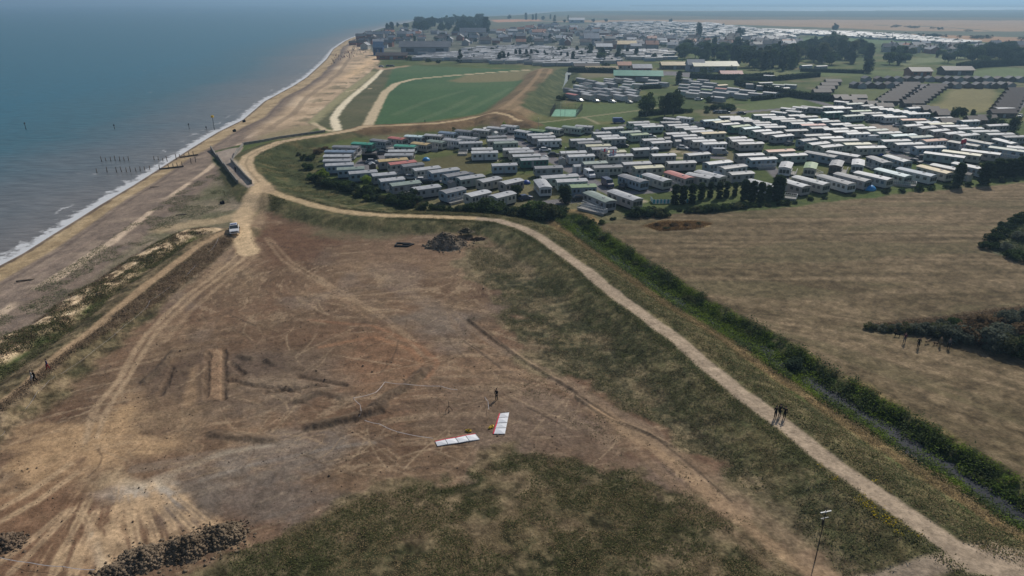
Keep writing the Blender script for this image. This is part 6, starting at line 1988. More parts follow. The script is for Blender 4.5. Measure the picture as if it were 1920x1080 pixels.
# frame of beams on the soil
x, y, z = GP(757, 460)
t = root('beam_frame', (x, y, z), -.1)
for p, q in [((-1.6, -.9), (1.2, -.9)), ((-1.7, .9), (1.3, .9)), ((-1.65, -.9), (-1.65, .9)), ((1.2, -.9), (2.1, .6)), ((-.3, .2), (1.9, .55))]:
    b = MB(); L = math.hypot(q[0] - p[0], q[1] - p[1]); b.box(((p[0] + q[0]) / 2, (p[1] + q[1]) / 2, .17), (L, .2, .3), math.atan2(q[1] - p[1], q[0] - p[0]))
    ob('beam', b.mesh('beam', False, [M['darkmetal']]), t)
tag(t, 'open frame of dark beams lying on the soil left of the large spoil heap', 'beams')
# dark bin bag on the shingle
x, y, z = GP(418, 382)
bm = bmesh.new(); bmesh.ops.create_icosphere(bm, subdivisions=3, radius=.6)
for v in bm.verts:
    v.co *= 1 + .25 * math.sin(v.co.x * 7 + v.co.y * 5)
    v.co.z = max(-.3, v.co.z * .8)
me = bpy.data.meshes.new('rubbish_bag'); bm.to_mesh(me); bm.free(); me.materials.append(M['black'])
tag(ob('rubbish_bag', me, None, None, (x, y, z + .3)), 'black rubbish bag on the grass seaward of the track', 'bag')
# drift log on the shingle
x, y, z = GP(49, 527)
b = MB(); b.tube((-1.6, 0, .15), (1.4, .2, .18), .17, .13); b.tube((.6, 0, .15), (1.3, -.5, .3), .08, .04)
tag(ob('driftwood_log', b.mesh('driftwood', True, [M['wood']]), None, None, (x, y, z), (0, 0, .35)), 'dark driftwood log at the back of the beach', 'log')
for px, py, rz, lab in [(340, 403, .3, 'dark plank lying on the vegetated shingle'), (290, 351, .2, 'short dark plank near the surf')]:
    x, y, z = GP(px, py)
    b = MB(); b.box((0, 0, .1), (2.4, .3, .18)); tag(ob('driftwood_plank', bevel(b.mesh('plank', False, [M['wood']]), .03), None, None, (x, y, z), (0, 0, rz)), lab, 'plank')

# ------------------------------------------------------------------ sea walls of the slipway, groynes, beacons
def wall_run(px, h, th, zb, label, name='sea_wall', posts=False):
    P = [np.array(GP(*q)) for q in px]
    o = P[0]
    b = MB()
    for a, c in zip(P[:-1], P[1:]):
        m = (a + c) / 2 - o
        L = math.hypot(*(c - a)[:2])
        b.box((m[0], m[1], (a[2] + c[2]) / 2 - o[2] + (h + zb) / 2), (L + th, th, h - zb), math.atan2((c - a)[1], (c - a)[0]))
    r = root(name, tuple(o))
    ob('wall', bevel(b.mesh('wall_body', False, [M['concrete']]), .03), r)
    if posts:
        for a, c in zip(P[:-1], P[1:]):
            n = max(2, int(math.hypot(*(c - a)[:2]) / 2.5))
            for i in range(n):
                p = a + (c - a) * (i + .5) / n - o
                q = MB(); q.box((p[0], p[1], p[2] + h * .5 - .4), (.35, .5, h + .3)); ob('buttress', q.mesh('buttress', False, [M['wood']]), r)
    tag(r, label, 'wall')


wall_run([(396, 281), (408, 296), (421, 312), (434, 329), (446, 344)], 1.0, .35, -1.2, 'seaward slipway wall with dark timber buttresses', posts=True)
wall_run([(434, 304), (447, 318), (460, 333), (472, 345)], 1.1, .35, -.8, 'dark retaining wall between the slipway and the looping track')
wall_run([(434, 304), (446, 286), (456, 272)], .8, .4, -.8, 'short concrete wall at the head of the slipway')
wall_run([(456, 272), (488, 267), (524, 260), (566, 254), (609, 248)], .9, .45, -1.0, 'long low concrete sea wall curving along the looping track')

POST = MB(); POST.tube((0, 0, -1.0), (0, 0, 1.9), .15, .12, 8); POST = POST.mesh('groyne_post', True, [M['wood']])
n = 0
for grp, L in [('posts of the outer groyne', [(191, 303), (199, 302), (208, 302), (216, 301), (225, 302), (233, 301), (241, 301), (289, 300), (297, 300), (305, 299), (313, 299), (330, 296), (337, 294), (346, 294), (355, 293), (363, 292)]),
               ('posts of the inner groyne', [(182, 324), (201, 323), (219, 323), (228, 322), (237, 322), (245, 322), (255, 321), (263, 320), (272, 320), (281, 318), (299, 317), (316, 315), (325, 315), (333, 313), (342, 312), (359, 309), (368, 308)])]:
    for px, py in L:
        x, y = G(px, py, SEA_Z if px < 300 else -1.5)
        o = ob('groyne_post', POST, None, None, (x, y, max(SEA_Z - .2, H(x, y) if px > 300 else SEA_Z - .3)), (random.uniform(-.06, .06), random.uniform(-.06, .06), 0), (1, 1, random.uniform(.7, 1.05)))
        pend(o, 'dark weathered groyne post', 'post', grp)
for q in [('the inner groyne foot', 368, 308), ('the outer groyne foot', 363, 292), ('the inner groyne seaward end', 182, 324), ('the outer groyne seaward end', 191, 303), ('the yellow beacon', 401, 242)]:
    landmark(*q)
for (pa, pb, lab) in [((299, 318), (345, 313), 'low timber planking of the inner groyne on the sand'), ((338, 296), (372, 291), 'low timber planking of the outer groyne on the sand')]:
    a, c = np.array(GP(*pa)), np.array(GP(*pb))
    m = (a + c) / 2
    b = MB(); b.box((0, 0, .1), (math.hypot(*(c - a)[:2]), .18, .7))
    tag(ob('groyne_planking', bevel(b.mesh('planking', False, [M['wood']]), .02), None, None, tuple(m), (0, -math.atan2((c - a)[2], math.hypot(*(c - a)[:2])), math.atan2((c - a)[1], (c - a)[0]))), lab, 'groyne')


def beacon(px, py, h, top, label):
    x, y = G(px, py, SEA_Z)
    t = root('marker_beacon', (x, y, SEA_Z))
    b = MB(); b.tube((0, 0, -1), (0, 0, h), .13, .10); ob('pole', b.mesh('beacon_pole', True, [M['darkmetal']]), t)
    b = MB()
    if top == 'yellow':
        b.box((0, 0, h + .25), (.9, .9, .9)); ob('topmark', bevel(b.mesh('topmark'), .08), t, [M['yellow']])
    else:
        b.tube((0, 0, h - .2), (0, 0, h + .5), .4, .05); ob('topmark', b.mesh('topmark'), t, [M['darkmetal']])
    tag(t, label, 'beacon')


beacon(402, 243, 5.2, 'yellow', 'slim marker beacon with a yellow top just off the beach')
beacon(49, 243, 2.6, 'dark', 'dark marker beacon far out beyond the groynes')
beacon(215, 242, 1.6, 'dark', 'short dark marker between the far beacon and the yellow one')
beacon(355, 242, 2.0, 'dark', 'thin dark marker left of the yellow beacon')
beacon(387, 242, .8, 'dark', 'stumpy dark marker close to the yellow beacon')


def boat(px, py, L, label):
    x, y = G(px, py, SEA_Z)
    t = root('sailing_boat', (x, y, SEA_Z), .6, (L / 8,) * 3)
    b = MB(); b.add([(-4, -1.1, .9), (-4, 1.1, .9), (2, 1.2, 1), (4.4, 0, 1.3), (2, -1.2, 1), (-3.7, -.7, -.3), (-3.7, .7, -.3), (2, .7, -.3), (3.8, 0, -.2), (2, -.7, -.3)],
                    [(0, 4, 3, 2, 1), (5, 6, 7, 8, 9), (0, 5, 9, 4), (4, 9, 8, 3), (3, 8, 7, 2), (2, 7, 6, 1), (1, 6, 5, 0)]); ob('hull', b.mesh('hull', False, [M['frame']]), t)
    b = MB(); b.tube((.6, 0, 1), (.6, 0, 11), .08); ob('mast', b.mesh('mast', False, [M['steel']]), t)
    b = MB(); b.add([(.5, 0, 2), (-3.4, .4, 2), (.5, 0, 10.6), (.5, .06, 2), (-3.4, .46, 2), (.5, .06, 10.6)], [(0, 1, 2), (5, 4, 3), (0, 3, 4, 1), (1, 4, 5, 2), (2, 5, 3, 0)]); ob('sail', b.mesh('sail', False, [M['white_sheet']]), t)
    tag(t, label, 'boat')


boat(396, 9.5, 16, 'tiny white sailing boat on the far sea, seaward one of two')
boat(589, 5.5, 22, 'tiny white sailing boat on the horizon, landward one of two')

# ------------------------------------------------------------------ odds and ends of the park
def flag(px, py, h, kind, label, rz=.2):
    x, y, z = GP(px, py)
    t = root('flagpole', (x, y, z), rz)
    b = MB(); b.tube((0, 0, 0), (0, 0, h), .05, .035); ob('pole', b.mesh('flag_pole', True, [M['frame']]), t)
    n, m_ = 15, 9
    V = [(.05 + 2.3 * i / n, .12 * math.sin(i * .8), h - .1 - 1.5 * j / m_ - .12 * math.sin(i * .5)) for j in range(m_ + 1) for i in range(n + 1)]
    F, mi = [], []
    for j in range(m_):
        for i in range(n):
            F.append((j * (n + 1) + i, j * (n + 1) + i + 1, (j + 1) * (n + 1) + i + 1, (j + 1) * (n + 1) + i))
            mi.append(1 if (kind == 'red' or i in (6, 7, 8) or j in (4,) ) else 0)
    b = MB(); b.add(V, F); b.mi = mi
    ob('cloth', b.mesh('flag_cloth', True, [M['white_sheet'], M['red_band']]), t)
    tag(t, label, 'flag')


flag(1142, 308, 4.6, 'cross', 'white flag with a red cross flying highest, by the road', .3)
flag(1126, 301, 4.0, 'cross', 'white flag with a red cross just left of the highest one', -.4)
flag(1217, 296, 3.6, 'cross', 'white flag with a red cross behind the clothes-drying green', .9)
flag(1797, 285, 4.4, 'red', 'red flag among the eastern caravans', .3)
flag(1796, 287, 3.0, 'cross', 'white flag with a red cross under the red flag', .2)


def box_thing(px, py, size, rz, m, name, label, cat, roof=None):
    x, y, z = GP(px, py)
    t = root(name, (x, y, z), rz)
    b = MB(); b.prism([(-size[1] / 2, 0), (size[1] / 2, 0), (size[1] / 2, size[2] * .7), (0, size[2]), (-size[1] / 2, size[2] * .7)], -size[0] / 2, size[0] / 2)
    ob('shell', bevel(b.mesh(name + '_shell', False, [m]), .05), t)
    tag(t, label, cat)


M['tarp_blue'] = mat('blue_tarpaulin', (.02, .06, .28), .45, .1, 3, .4)
M['tarp_turq'] = mat('turquoise_canvas', (.10, .42, .50), .6, .1, 3)
M['tarp_bright'] = mat('bright_blue_plastic', (.03, .28, .62), .4, .05, 3, .5)


def dome(px, py, r, m, name, label, cat):
    x, y, z = GP(px, py)
    bm = bmesh.new(); bmesh.ops.create_uvsphere(bm, u_segments=16, v_segments=10, radius=r)
    for v in bm.verts:
        v.co.z = max(0, v.co.z) * .85
    me = bpy.data.meshes.new(name + '_canopy'); bm.to_mesh(me); bm.free(); me.materials.append(m)
    for p in me.polygons: p.use_smooth = True
    t = root(name, (x, y, z), .3)
    ob('canopy', me, t)
    b = MB(); b.add([(-.5, -r * .93, 0), (.5, -r * .93, 0), (0, -r * .62, r * .6)], [(0, 1, 2)]); b.V = [(a, c - .06, e) for a, c, e in b.V]
    ob('entrance', b.mesh(name + '_door', False, [M['black']]), t)
    tag(t, label, cat)


dome(1630, 356, 1.7, M['tarp_bright'], 'dome_tent', 'bright blue dome tent behind the meadow-edge caravans', 'tent')
dome(987, 344, 1.2, M['tarp_blue'], 'dome_tent', 'small dark blue tent between caravans and the shrub belt', 'tent')
dome(1648, 291, 1.6, M['tarp_blue'], 'dome_tent', 'dark blue tent beside the eastern park road', 'tent')
dome(799, 301, 1.3, M['tarp_bright'], 'dome_tent', 'bright blue play tent behind the red-roofed caravan', 'tent')


def windbreak(px, rz, n, label):
    x, y, z = GP(*px)
    t = root('windbreak', (x, y, z), rz)
    b = MB()
    for i in range(n * 2):
        b.box(((i - n + .5) * .45, 0, .6), (.44, .03, 1.1), 0, i % 2)
    b2 = MB()
    for i in range(n * 2):
        b2.box((-n * .45, .22 + i * .3, .6), (.03, .29, 1.1), 0, i % 2)
    ob('cloth', b.mesh('windbreak_cloth', False, [M['tarp_turq'], M['white_sheet']]), t)
    ob('side_cloth', b2.mesh('windbreak_side', False, [M['tarp_turq'], M['white_sheet']]), t)
    for i in range(n + 1):
        s = MB(); s.tube(((i - n / 2) * .9, -.04, 0), ((i - n / 2) * .9, -.04, 1.35), .025); ob('stake', s.mesh('windbreak_stake', False, [M['wood']]), t)
    tag(t, label, 'windbreak')


windbreak((1241, 382), .05, 5, 'turquoise and white striped windbreak left of the poplar screen')
windbreak((1290, 381), .1, 3, 'striped windbreak glimpsed between two poplars')
windbreak((1206, 335), .1, 4, 'turquoise windbreak in front of the pale yellow roofed caravan')
windbreak((1302, 233), .1, 4, 'turquoise windbreak by the blue-sided caravan far up the park')
windbreak((1775, 281), .1, 4, 'turquoise windbreak under the orange-roofed caravan')


def veranda(px, py, L, Wd, rz, label, h=.6):
    x, y, z = GP(px, py)
    t = root('veranda_deck', (x, y, z), rz)
    b = MB(); b.box((0, 0, h - .06), (L, Wd, .12)); ob('floor', b.mesh('deck_floor', False, [M['deck']]), t)
    b = MB(); b.box((0, -Wd / 2 + .06, (h - .1) / 2), (L, .05, h - .13)); ob('skirt_board', b.mesh('deck_skirt', False, [M['deck']]), t)
    b = MB()
    for yy in (-Wd / 2 + .04, Wd / 2 - .04):
        b.box((0, yy, h + .95), (L, .07, .06)); b.box((0, yy, h + .2), (L, .05, .05))
        k = int(L / .45)
        for i in range(k + 1):
            b.box((-L / 2 + L * i / k, yy, h + .46), (.05, .05, .92))
    b.box((L / 2 - .04, 0, h + .95), (.07, Wd, .06))
    k = int(Wd / .45)
    for i in range(k + 1):
        b.box((L / 2 - .04, -Wd / 2 + Wd * i / k, h + .46), (.05, .05, .92))
    ob('railing', b.mesh('deck_railing', False, [M['frame']]), t)
    for sx in (-1, 1):
        for sy in (-1, 1):
            q = MB(); q.box((sx * (L / 2 - .2), sy * (Wd / 2 - .25), (h - .12) / 2), (.12, .12, h - .12)); ob('leg', q.mesh('deck_leg', False, [M['wood']]), t)
    pend(t, 'white railed veranda deck', 'deck', 'veranda decks of the caravans')
    return t


for px, py, L, Wd, rz in [(669, 292, 3, 4, .1), (752, 328, 4.5, 2.2, .25), (790, 330 + 6, 4, 2, .3), (838, 341, 4.5, 2.2, .35), (708, 279, 3.5, 3, -.1), (735, 280, 3.5, 3, -.2), (805, 283, 6, 2.5, 0), (835, 279, 6, 2.5, 0), (1120, 332, 7, 2, .05), (1210, 325, 8, 2, .05),
                           (868, 290, 3, 3, 0), (1110, 398, 8, 1.7, -.75), (1640, 283 + 5, 7, 2, 0), (1715, 289, 7, 2, 0), (1631, 316, 2, 4, .1), (1478, 374, 4, 2.0, -.5), (1500, 358, 6, 1.6, -.5), (1590, 353, 4, 1.6, -.5), (1555, 348, 4, 1.5, -.5), (1530, 330, 2, 4, .1), (1690, 349, 7, 1.8, -.45), (1725, 341, 6, 1.8, -.45)]:
    veranda(px, py, L, Wd, rz, None)


# more decks and sheds beside the caravans one can make out
SHW = MB(); SHW.box((0, 0, 1.0), (2.2, 1.7, 2.0)); SHW.add([(-1.1, -.85, 2), (-1.1, .85, 2), (-1.1, 0, 2.4), (1.1, -.85, 2), (1.1, .85, 2), (1.1, 0, 2.4)], [(0, 1, 2), (3, 5, 4)]); SHW = SHW.mesh('shed_walls')
SHR = MB(); SHR.prism([(-1.0, 1.95), (0, 2.44), (1.0, 1.95), (1.0, 2.02), (0, 2.52), (-1.0, 2.02)], -1.25, 1.25); SHR = SHR.mesh('shed_roof')
SHD = MB(); SHD.box((0, -.87, .9), (.8, .05, 1.7)); SHD = SHD.mesh('shed_door')
rs = random.Random(12)
cand = [c for c in CARAVANS if c[1] < 290]
rs.shuffle(cand)


def clear_of(x, y, me_, rad):
    for c in CARAVANS:
        if c is me_:
            continue
        u = (x - c[0]) * math.cos(c[2]) + (y - c[1]) * math.sin(c[2]); v = -(x - c[0]) * math.sin(c[2]) + (y - c[1]) * math.cos(c[2])
        if abs(u) < c[3] / 2 + rad and abs(v) < CW / 2 + rad:
            return False
    return True


nd = ns = 0
for c in cand:
    ca, sa = math.cos(c[2]), math.sin(c[2])
    sgn = -1 if ca > 0 else 1
    if nd < 26:
        Wd = 1.5
        off = sgn * (CW / 2 + Wd / 2 + .08)
        ux = rs.uniform(-1, 1)
        x, y = c[0] - sa * off + ca * ux, c[1] + ca * off + sa * ux
        if clear_of(x, y, c, .9) and clear_of(x + ca * 2, y + sa * 2, c, .9) and clear_of(x - ca * 2, y - sa * 2, c, .9):
            v_ = veranda(0, 900, rs.uniform(4, 6.5), Wd, c[2], None)
            v_.location = (x, y, H(x, y)); nd += 1
            continue
    if ns < 24:
        e_ = rs.choice((-1, 1)) * (c[3] / 2 + 1.9)
        x, y = c[0] + ca * e_, c[1] + sa * e_
        if clear_of(x, y, c, 1.5):
            r = root('garden_shed', (x, y, H(x, y)), c[2] + rs.choice((0, 1.57)))
            wk, rk = rs.choice('gkcw'), rs.choice('gdkl')
            ob('wall', SHW, r, [M['wall_' + wk]]); ob('roof', SHR, r, [M['roof_' + rk]]); ob('door', SHD, r, [M['door']])
            pend(r, '%s garden shed with a %s roof' % (WALL[wk][0], ROOF[rk][0]), 'shed', 'garden sheds beside the caravans'); ns += 1


def mesh_fence(px, h, label, cat='fence'):
    P = [np.array(GP(*q)) for q in px]
    o = P[0]
    t = root('mesh_fence', tuple(o))
    for a, c in zip(P[:-1], P[1:]):
        L = math.hypot(*(c - a)[:2]); n = max(1, int(L / 3))
        b = MB()
        for zz in np.arange(.1, h, .45):
            b.tube((a - o) + np.array([0, 0, zz]), (c - o) + np.array([0, 0, zz]), .03, .03, 4)
        for i in range(n * 5):
            p = a + (c - a) * i / (n * 5) - o
            b.tube((p[0], p[1], p[2]), (p[0], p[1], p[2] + h), .022, .022, 4)
        ob('mesh_panel', b.mesh('fence_mesh', False, [M['darkmetal']]), t)
        for i in range(n + 1):
            p = a + (c - a) * i / n - o
            q = MB(); q.tube((p[0], p[1], p[2]), (p[0], p[1], p[2] + h + .1), .06, .06, 6); ob('post', q.mesh('fence_post', False, [M['darkmetal']]), t)
    tag(t, label, cat)


mesh_fence([(1032, 219), (1041, 205)], 3.0, 'dark mesh fence on the seaward side of the tennis court')
mesh_fence([(1080, 219), (1092, 205)], 3.0, 'dark mesh fence on the landward side of the tennis court')
mesh_fence([(1041, 205), (1092, 205)], 2.4, 'dark mesh fence across the back of the tennis court')
LP = MB(); LP.tube((0, 0, 0), (0, 0, 6), .07, .05); LP.box((0, .3, 6), (.15, .8, .1)); LP = LP.mesh('lamp_column', False, [M['steel']])
for px, py, lab in [(1051, 218, 'tall floodlight column on the seaward side of the court'), (1059, 218, 'tall floodlight column at the middle of the court'), (1060, 313, 'slim lamp column beside the park road'), (1009, 251, 'lamp column at the park road head')]:
    x, y, z = GP(px, py)
    t = root('lamp_post', (x, y, z)); ob('column', LP, t); b = MB(); b.box((0, .7, 5.98), (.22, .5, .12)); ob('lamp_head', b.mesh('lamp_head', False, [M['frame']]), t)
    tag(t, lab, 'lamp post')

# upturned white boat among the caravans
x, y, z = GP(1349, 332)
b = MB(); b.add([(-2, -.8, 0), (-2, .8, 0), (1.2, .9, 0), (2.4, 0, .1), (1.2, -.9, 0), (-1.9, 0, .75), (1, 0, .8)], [(0, 1, 5), (1, 2, 6, 5), (2, 3, 6), (3, 4, 6), (4, 0, 5, 6)])
tag(ob('upturned_dinghy', bevel(b.mesh('dinghy', True, [M['frame']]), .05), None, None, (x, y, z + .9), (0, 0, -.3)), 'upturned white dinghy beside the grey and white lodge', 'boat')

# people on the far beach: a crowd at a thousand metres
def far_crowd():
    r = np.random.default_rng(3)
    b = MB()
    for k in range(110):
        px = 622 + r.random() ** .8 * 66
        py = 112 - (px - 622) * .35 + r.uniform(-12, 16) * .6
        x, y, z = GP(px, py)
        s = float(shore_sd(np.array([x]), np.array([y]))[0])
        if s < 2:
            continue
        h = r.uniform(1.0, 1.8)
        b.tube((x, y, z), (x, y, z + h * .5), .16, .2, 6, int(r.integers(0, 4)))
        b.tube((x, y, z + h * .5), (x, y, z + h * .85), .22, .16, 6, int(r.integers(0, 4)))
        b.tube((x, y, z + h * .86), (x, y, z + h), .1, .1, 6, 4)
    o = ob('beach_crowd', b.mesh('beach_crowd', False, [M['cl_black'], M['cl_red'], M['cl_navy'], M['cl_grey'], M['skin']]))
    o['kind'] = 'stuff'
    tag(o, 'crowd of tiny bathers scattered over the far end of the beach', 'crowd')


far_crowd()
for px, py, lab in [(458, 229, 'dark figure sitting by the surf beyond the slipway'), (440, 247, 'dark bundle on the sand beyond the slipway')]:
    x, y, z = GP(px, py)
    bm = bmesh.new(); bmesh.ops.create_icosphere(bm, subdivisions=3, radius=.7)
    for v in bm.verts:
        v.co *= 1 + .22 * math.sin(v.co.x * 6) * math.cos(v.co.y * 5); v.co.z = max(-.4, v.co.z)
    me = bpy.data.meshes.new('bundle'); bm.to_mesh(me); bm.free(); me.materials.append(M['black'])
    tag(ob('beach_bundle', me, None, None, (x, y, z + .4)), lab.replace('figure sitting', 'bundle lying'), 'bundle')


# ------------------------------------------------------------------ rough vegetation one cannot count
def tufts(name, label, pts, hgt, wid, per, leaf, seed, spread=.25, cat='grass'):
    """small bent blades in tufts at the given ground points"""
    r = np.random.default_rng(seed)
    n = len(pts)
    B = np.repeat(pts, per, axis=0)
    m = len(B)
    hh = np.repeat(hgt * r.uniform(.4, 1.5, n), per) * r.uniform(.1, 1.0, m)
    B = B + np.concatenate([r.normal(0, spread, (m, 2)), hh[:, None]], 1)
    a = r.uniform(0, 6.283, m)
    w = wid * 1.5 * r.uniform(.5, 1.5, m)
    ta, tb = r.normal(0, .38, (2, m))
    u = np.stack([np.cos(a), np.sin(a), ta], 1) * w[:, None]
    v = np.stack([-np.sin(a), np.cos(a), tb], 1) * (w * .55)[:, None]
    V = np.stack([B - u, B - v * .8, B + u, B + v], 1).reshape(-1, 3)
    me = np_mesh(name, V, np.arange(4 * m).reshape(m, 4))
    at = me.attributes.new('leaf_tone', 'FLOAT', 'POINT')
    at.data.foreach_set('value', np.repeat(np.repeat(np.clip(r.normal(.5, .28, n), 0, 1), per), 4).astype(np.float32))
    me.materials.append(leaf if not isinstance(leaf, str) else M['leaf_' + leaf])
    o = bpy.data.objects.new(name, me); COL.objects.link(o)
    o['kind'] = 'stuff'
    tag(o, label, cat)


def scatter(px, n, seed, need=None, patch=None, z=0.0, rag=0):
    r = np.random.default_rng(seed)
    p = PL(px, z)
    x0, y0 = p.min(0); x1, y1 = p.max(0)
    X = r.uniform(x0, x1, n * 3); Y = r.uniform(y0, y1, n * 3)
    k = inside(X, Y, p)
    if patch is not None:
        sc, th, sd = patch
        k &= fbm(X, Y, sc, 3, sd) > th
    k &= pdist(X, Y, E1, 3) > 1.45
    if rag:
        nz = .5 * fbm(X, Y, 3.5, 4, 2) + .5 * fbm(X, Y, 14, 4, 1)
        k &= sdist(X, Y, p, 60) + rag * (nz - .5) * 2 > 0
    X, Y = X[k][:n], Y[k][:n]
    return np.stack([X, Y, heights(X, Y) - .02], 1)


M['leaf_drygrass'] = leafmat('dry_grass', A(122, 106, 78), .1, .25)
M['leaf_ragwort'] = leafmat('yellow_flowers', A(150, 130, 30), .1, .3)
M['leaf_grey'] = leafmat('grey_green_weeds', A(96, 93, 72), .1, .4)
M['leaf_grass'] = leafmat('green_grass', A(70, 72, 46), .1, .4)
M['leaf_weeds'] = leafmat('dark_weeds', A(58, 66, 42), .1, .4)
M['leaf_reed'] = leafmat('reeds', A(80, 94, 36), .2, .5)
M['leaf_heath'] = leafmat('brown_scrub', A(100, 85, 68), .1, .4)
M['leaf_tussock'] = leafmat('tussock_grass', A(76, 76, 52), .1, .4)
M['leaf_shingle'] = leafmat('shingle_plants', A(84, 86, 64), .1, .35)
M['leaf_rustgrass'] = leafmat('rusty_grass', A(112, 88, 58), .1, .35)
R_SOUTH = [(380, 1085), (470, 1020), (560, 985), (640, 950), (760, 915), (900, 885), (960, 850), (1050, 842), (1110, 855), (1180, 880), (1300, 935), (1400, 1010), (1480, 1070), (1500, 1200), (300, 1200)]
R_EAST = [(890, 455), (930, 470), (1010, 450), (1100, 510), (1300, 690), (1500, 850), (1700, 985), (1830, 1055), (1640, 1080), (1560, 1075), (1520, 1010), (1420, 930), (1290, 850), (1190, 790), (1080, 720), (1000, 660), (940, 600), (905, 540), (880, 490)]
tufts('rough_grass', 'rough green grass growing over the south side of the waste ground', scatter(R_SOUTH, 16000, 1, rag=11, patch=(3, .46, 5)), .13, .045, 4, 'grass', 1, .3)
tufts('dry_grass', 'bleached dry grass between the green tufts in the south', scatter(R_SOUTH, 9000, 2, rag=11, patch=(3, .48, 6)), .13, .035, 4, 'drygrass', 2, .3)
tufts('bank_weeds', 'grey green weeds and grass on the slope below the gravel path', scatter(R_EAST, 14000, 3, rag=9, patch=(4, .47, 7)), .17, .05, 4, 'grey', 3, .3)
tufts('bank_grass', 'green grass on the slope below the gravel path', scatter(R_EAST, 13000, 4, rag=9, patch=(4, .47, 8)), .17, .05, 4, 'grass', 4, .3)
tufts('bank_dry_grass', 'straw coloured grass on the slope below the gravel path', scatter(R_EAST, 9000, 14, rag=9, patch=(4, .5, 18)), .17, .04, 4, 'drygrass', 14, .3)
tufts('ragwort_flowers', 'yellow flowering weeds on the bank by the gravel path', scatter([(1540, 880), (1620, 915), (1720, 990), (1760, 1040), (1680, 1030), (1600, 970), (1520, 900)], 230, 5, patch=(2.5, .52, 9)), .4, .05, 4, 'ragwort', 5, .14, 'flowers')
tufts('green_weeds', 'darker green weeds in a strip beside the gravel path', scatter([(960, 432), (1010, 445), (1100, 515), (1300, 690), (1500, 845), (1720, 990), (1820, 1050), (1760, 1050), (1560, 920), (1400, 800), (1240, 670), (1080, 540)], 11000, 6, patch=(3.5, .48, 10)), .24, .055, 4, 'weeds', 6, .3)
dl = np.array(DITCH)
def along(line, n, seed, lo, hi):
    r = np.random.default_rng(seed)
    k = np.cumsum(np.r_[0, np.hypot(*np.diff(line, axis=0).T)])
    t = r.uniform(0, k[-1], n)
    X = np.interp(t, k, line[:, 0]); Y = np.interp(t, k, line[:, 1])
    i = np.clip(np.searchsorted(k, t) - 1, 0, len(line) - 2)
    T = line[i + 1] - line[i]; T /= np.linalg.norm(T, axis=1)[:, None]
    s = r.uniform(lo, hi, n)
    X, Y = X - T[:, 1] * s, Y + T[:, 0] * s
    return np.stack([X, Y, heights(X, Y)], 1)
def patchy(P, sc, th, sd):
    return P[fbm(P[:, 0], P[:, 1], sc, 3, sd) > th]
tufts('ditch_reeds', 'bright green reeds and sedge along both sides of the ditch', np.concatenate([patchy(along(dl, 11000, 7, .5, 3.8), 3, .40, 41), patchy(along(dl, 11000, 8, -3.8, -.5), 3, .44, 42), along(dl[:8], 7000, 9, -1.6, 1.6), patchy(along(dl, 9000, 34, -1.2, 1.2), 4, .62, 43)]), .7, .075, 5, 'reed', 7, .3, 'reeds')
tufts('ditch_sedge', 'darker sedge mixed among the bright ditch reeds', np.concatenate([patchy(along(dl, 7000, 35, .8, 4.2), 2.5, .5, 44), patchy(along(dl, 7000, 36, -4.2, -.8), 2.5, .5, 45)]), .95, .09, 5, 'weeds', 27, .3, 'sedge')
tufts('ditch_straw', 'straw coloured tall grass on the path side of the ditch', along(dl, 6000, 10, -6.2, -3.8), .45, .05, 5, 'drygrass', 8, .3)
tufts('verge_grass', 'olive grass on the verge between the gravel path and the ditch', np.concatenate([along(E1[14:], 12000, 31, 1.9, 7.5), along(E1[14:], 4000, 32, -3, -1.6)]), .15, .055, 4, 'grass', 18, .35)
tufts('verge_dry_grass', 'straw coloured grass on the verge between the gravel path and the ditch', along(E1[14:], 7000, 33, 1.8, 8), .16, .045, 4, 'drygrass', 19, .35)
tufts('bank_scrub', 'brown dead scrub on the bank beside the coast path', scatter([(432, 448), (440, 452), (400, 490), (330, 545), (262, 592), (190, 645), (110, 705), (0, 795), (-40, 830), (-40, 790), (0, 775), (95, 695), (180, 635), (280, 552), (380, 472)], 5200, 11), .25, .06, 5, 'heath', 9, .3, 'scrub')
tufts('scarp_plants', 'dark tufts clinging to the crumbling pale scarp', patchy(along(SCARP, 6500, 51, -3.4, 3.0), 2.2, .5, 52), .25, .07, 5, 'tussock', 28, .25)
tufts('scarp_scrub', 'brown scrub along the foot of the crumbling pale scarp', patchy(along(SCARP, 5000, 53, -3.6, 3.4), 1.8, .53, 54), .22, .07, 5, 'heath', 29, .25, 'scrub')
tufts('coast_grass', 'green tussocks on the seaward side of the coast path', scatter([(400, 440), (330, 482), (250, 535), (170, 600), (90, 660), (0, 720), (-60, 770), (-60, 700), (10, 650), (110, 602), (200, 540), (290, 478), (370, 440)], 5200, 12, patch=(4, .46, 12)), .22, .06, 5, 'tussock', 10, .3)
tufts('shingle_plants', 'low green plants scattered over the vegetated shingle', scatter([(440, 360), (430, 380), (350, 415), (260, 465), (180, 520), (90, 585), (0, 645), (-60, 690), (-60, 610), (30, 560), (140, 490), (250, 415), (340, 355), (400, 325)], 7000, 13, patch=(5, .52, 13)), .14, .06, 5, 'shingle', 11, .3)
tufts('loop_grass', 'rough grass inside the loop of the track around the caravans', scatter([(482, 300), (500, 280), (560, 268), (600, 280), (590, 330), (640, 368), (720, 388), (860, 402), (700, 398), (560, 374), (505, 352)], 9000, 15, patch=(4, .44, 15)), .22, .07, 5, 'tussock', 12, .3)
tufts('park_bank_grass', 'rough grass on the waste side of the park bank', scatter([(505, 375), (560, 380), (640, 402), (760, 413), (900, 416), (940, 425), (900, 440), (800, 424), (700, 418), (560, 388), (510, 400)], 6000, 16, patch=(4, .4, 16)), .22, .07, 5, 'tussock', 13, .3)
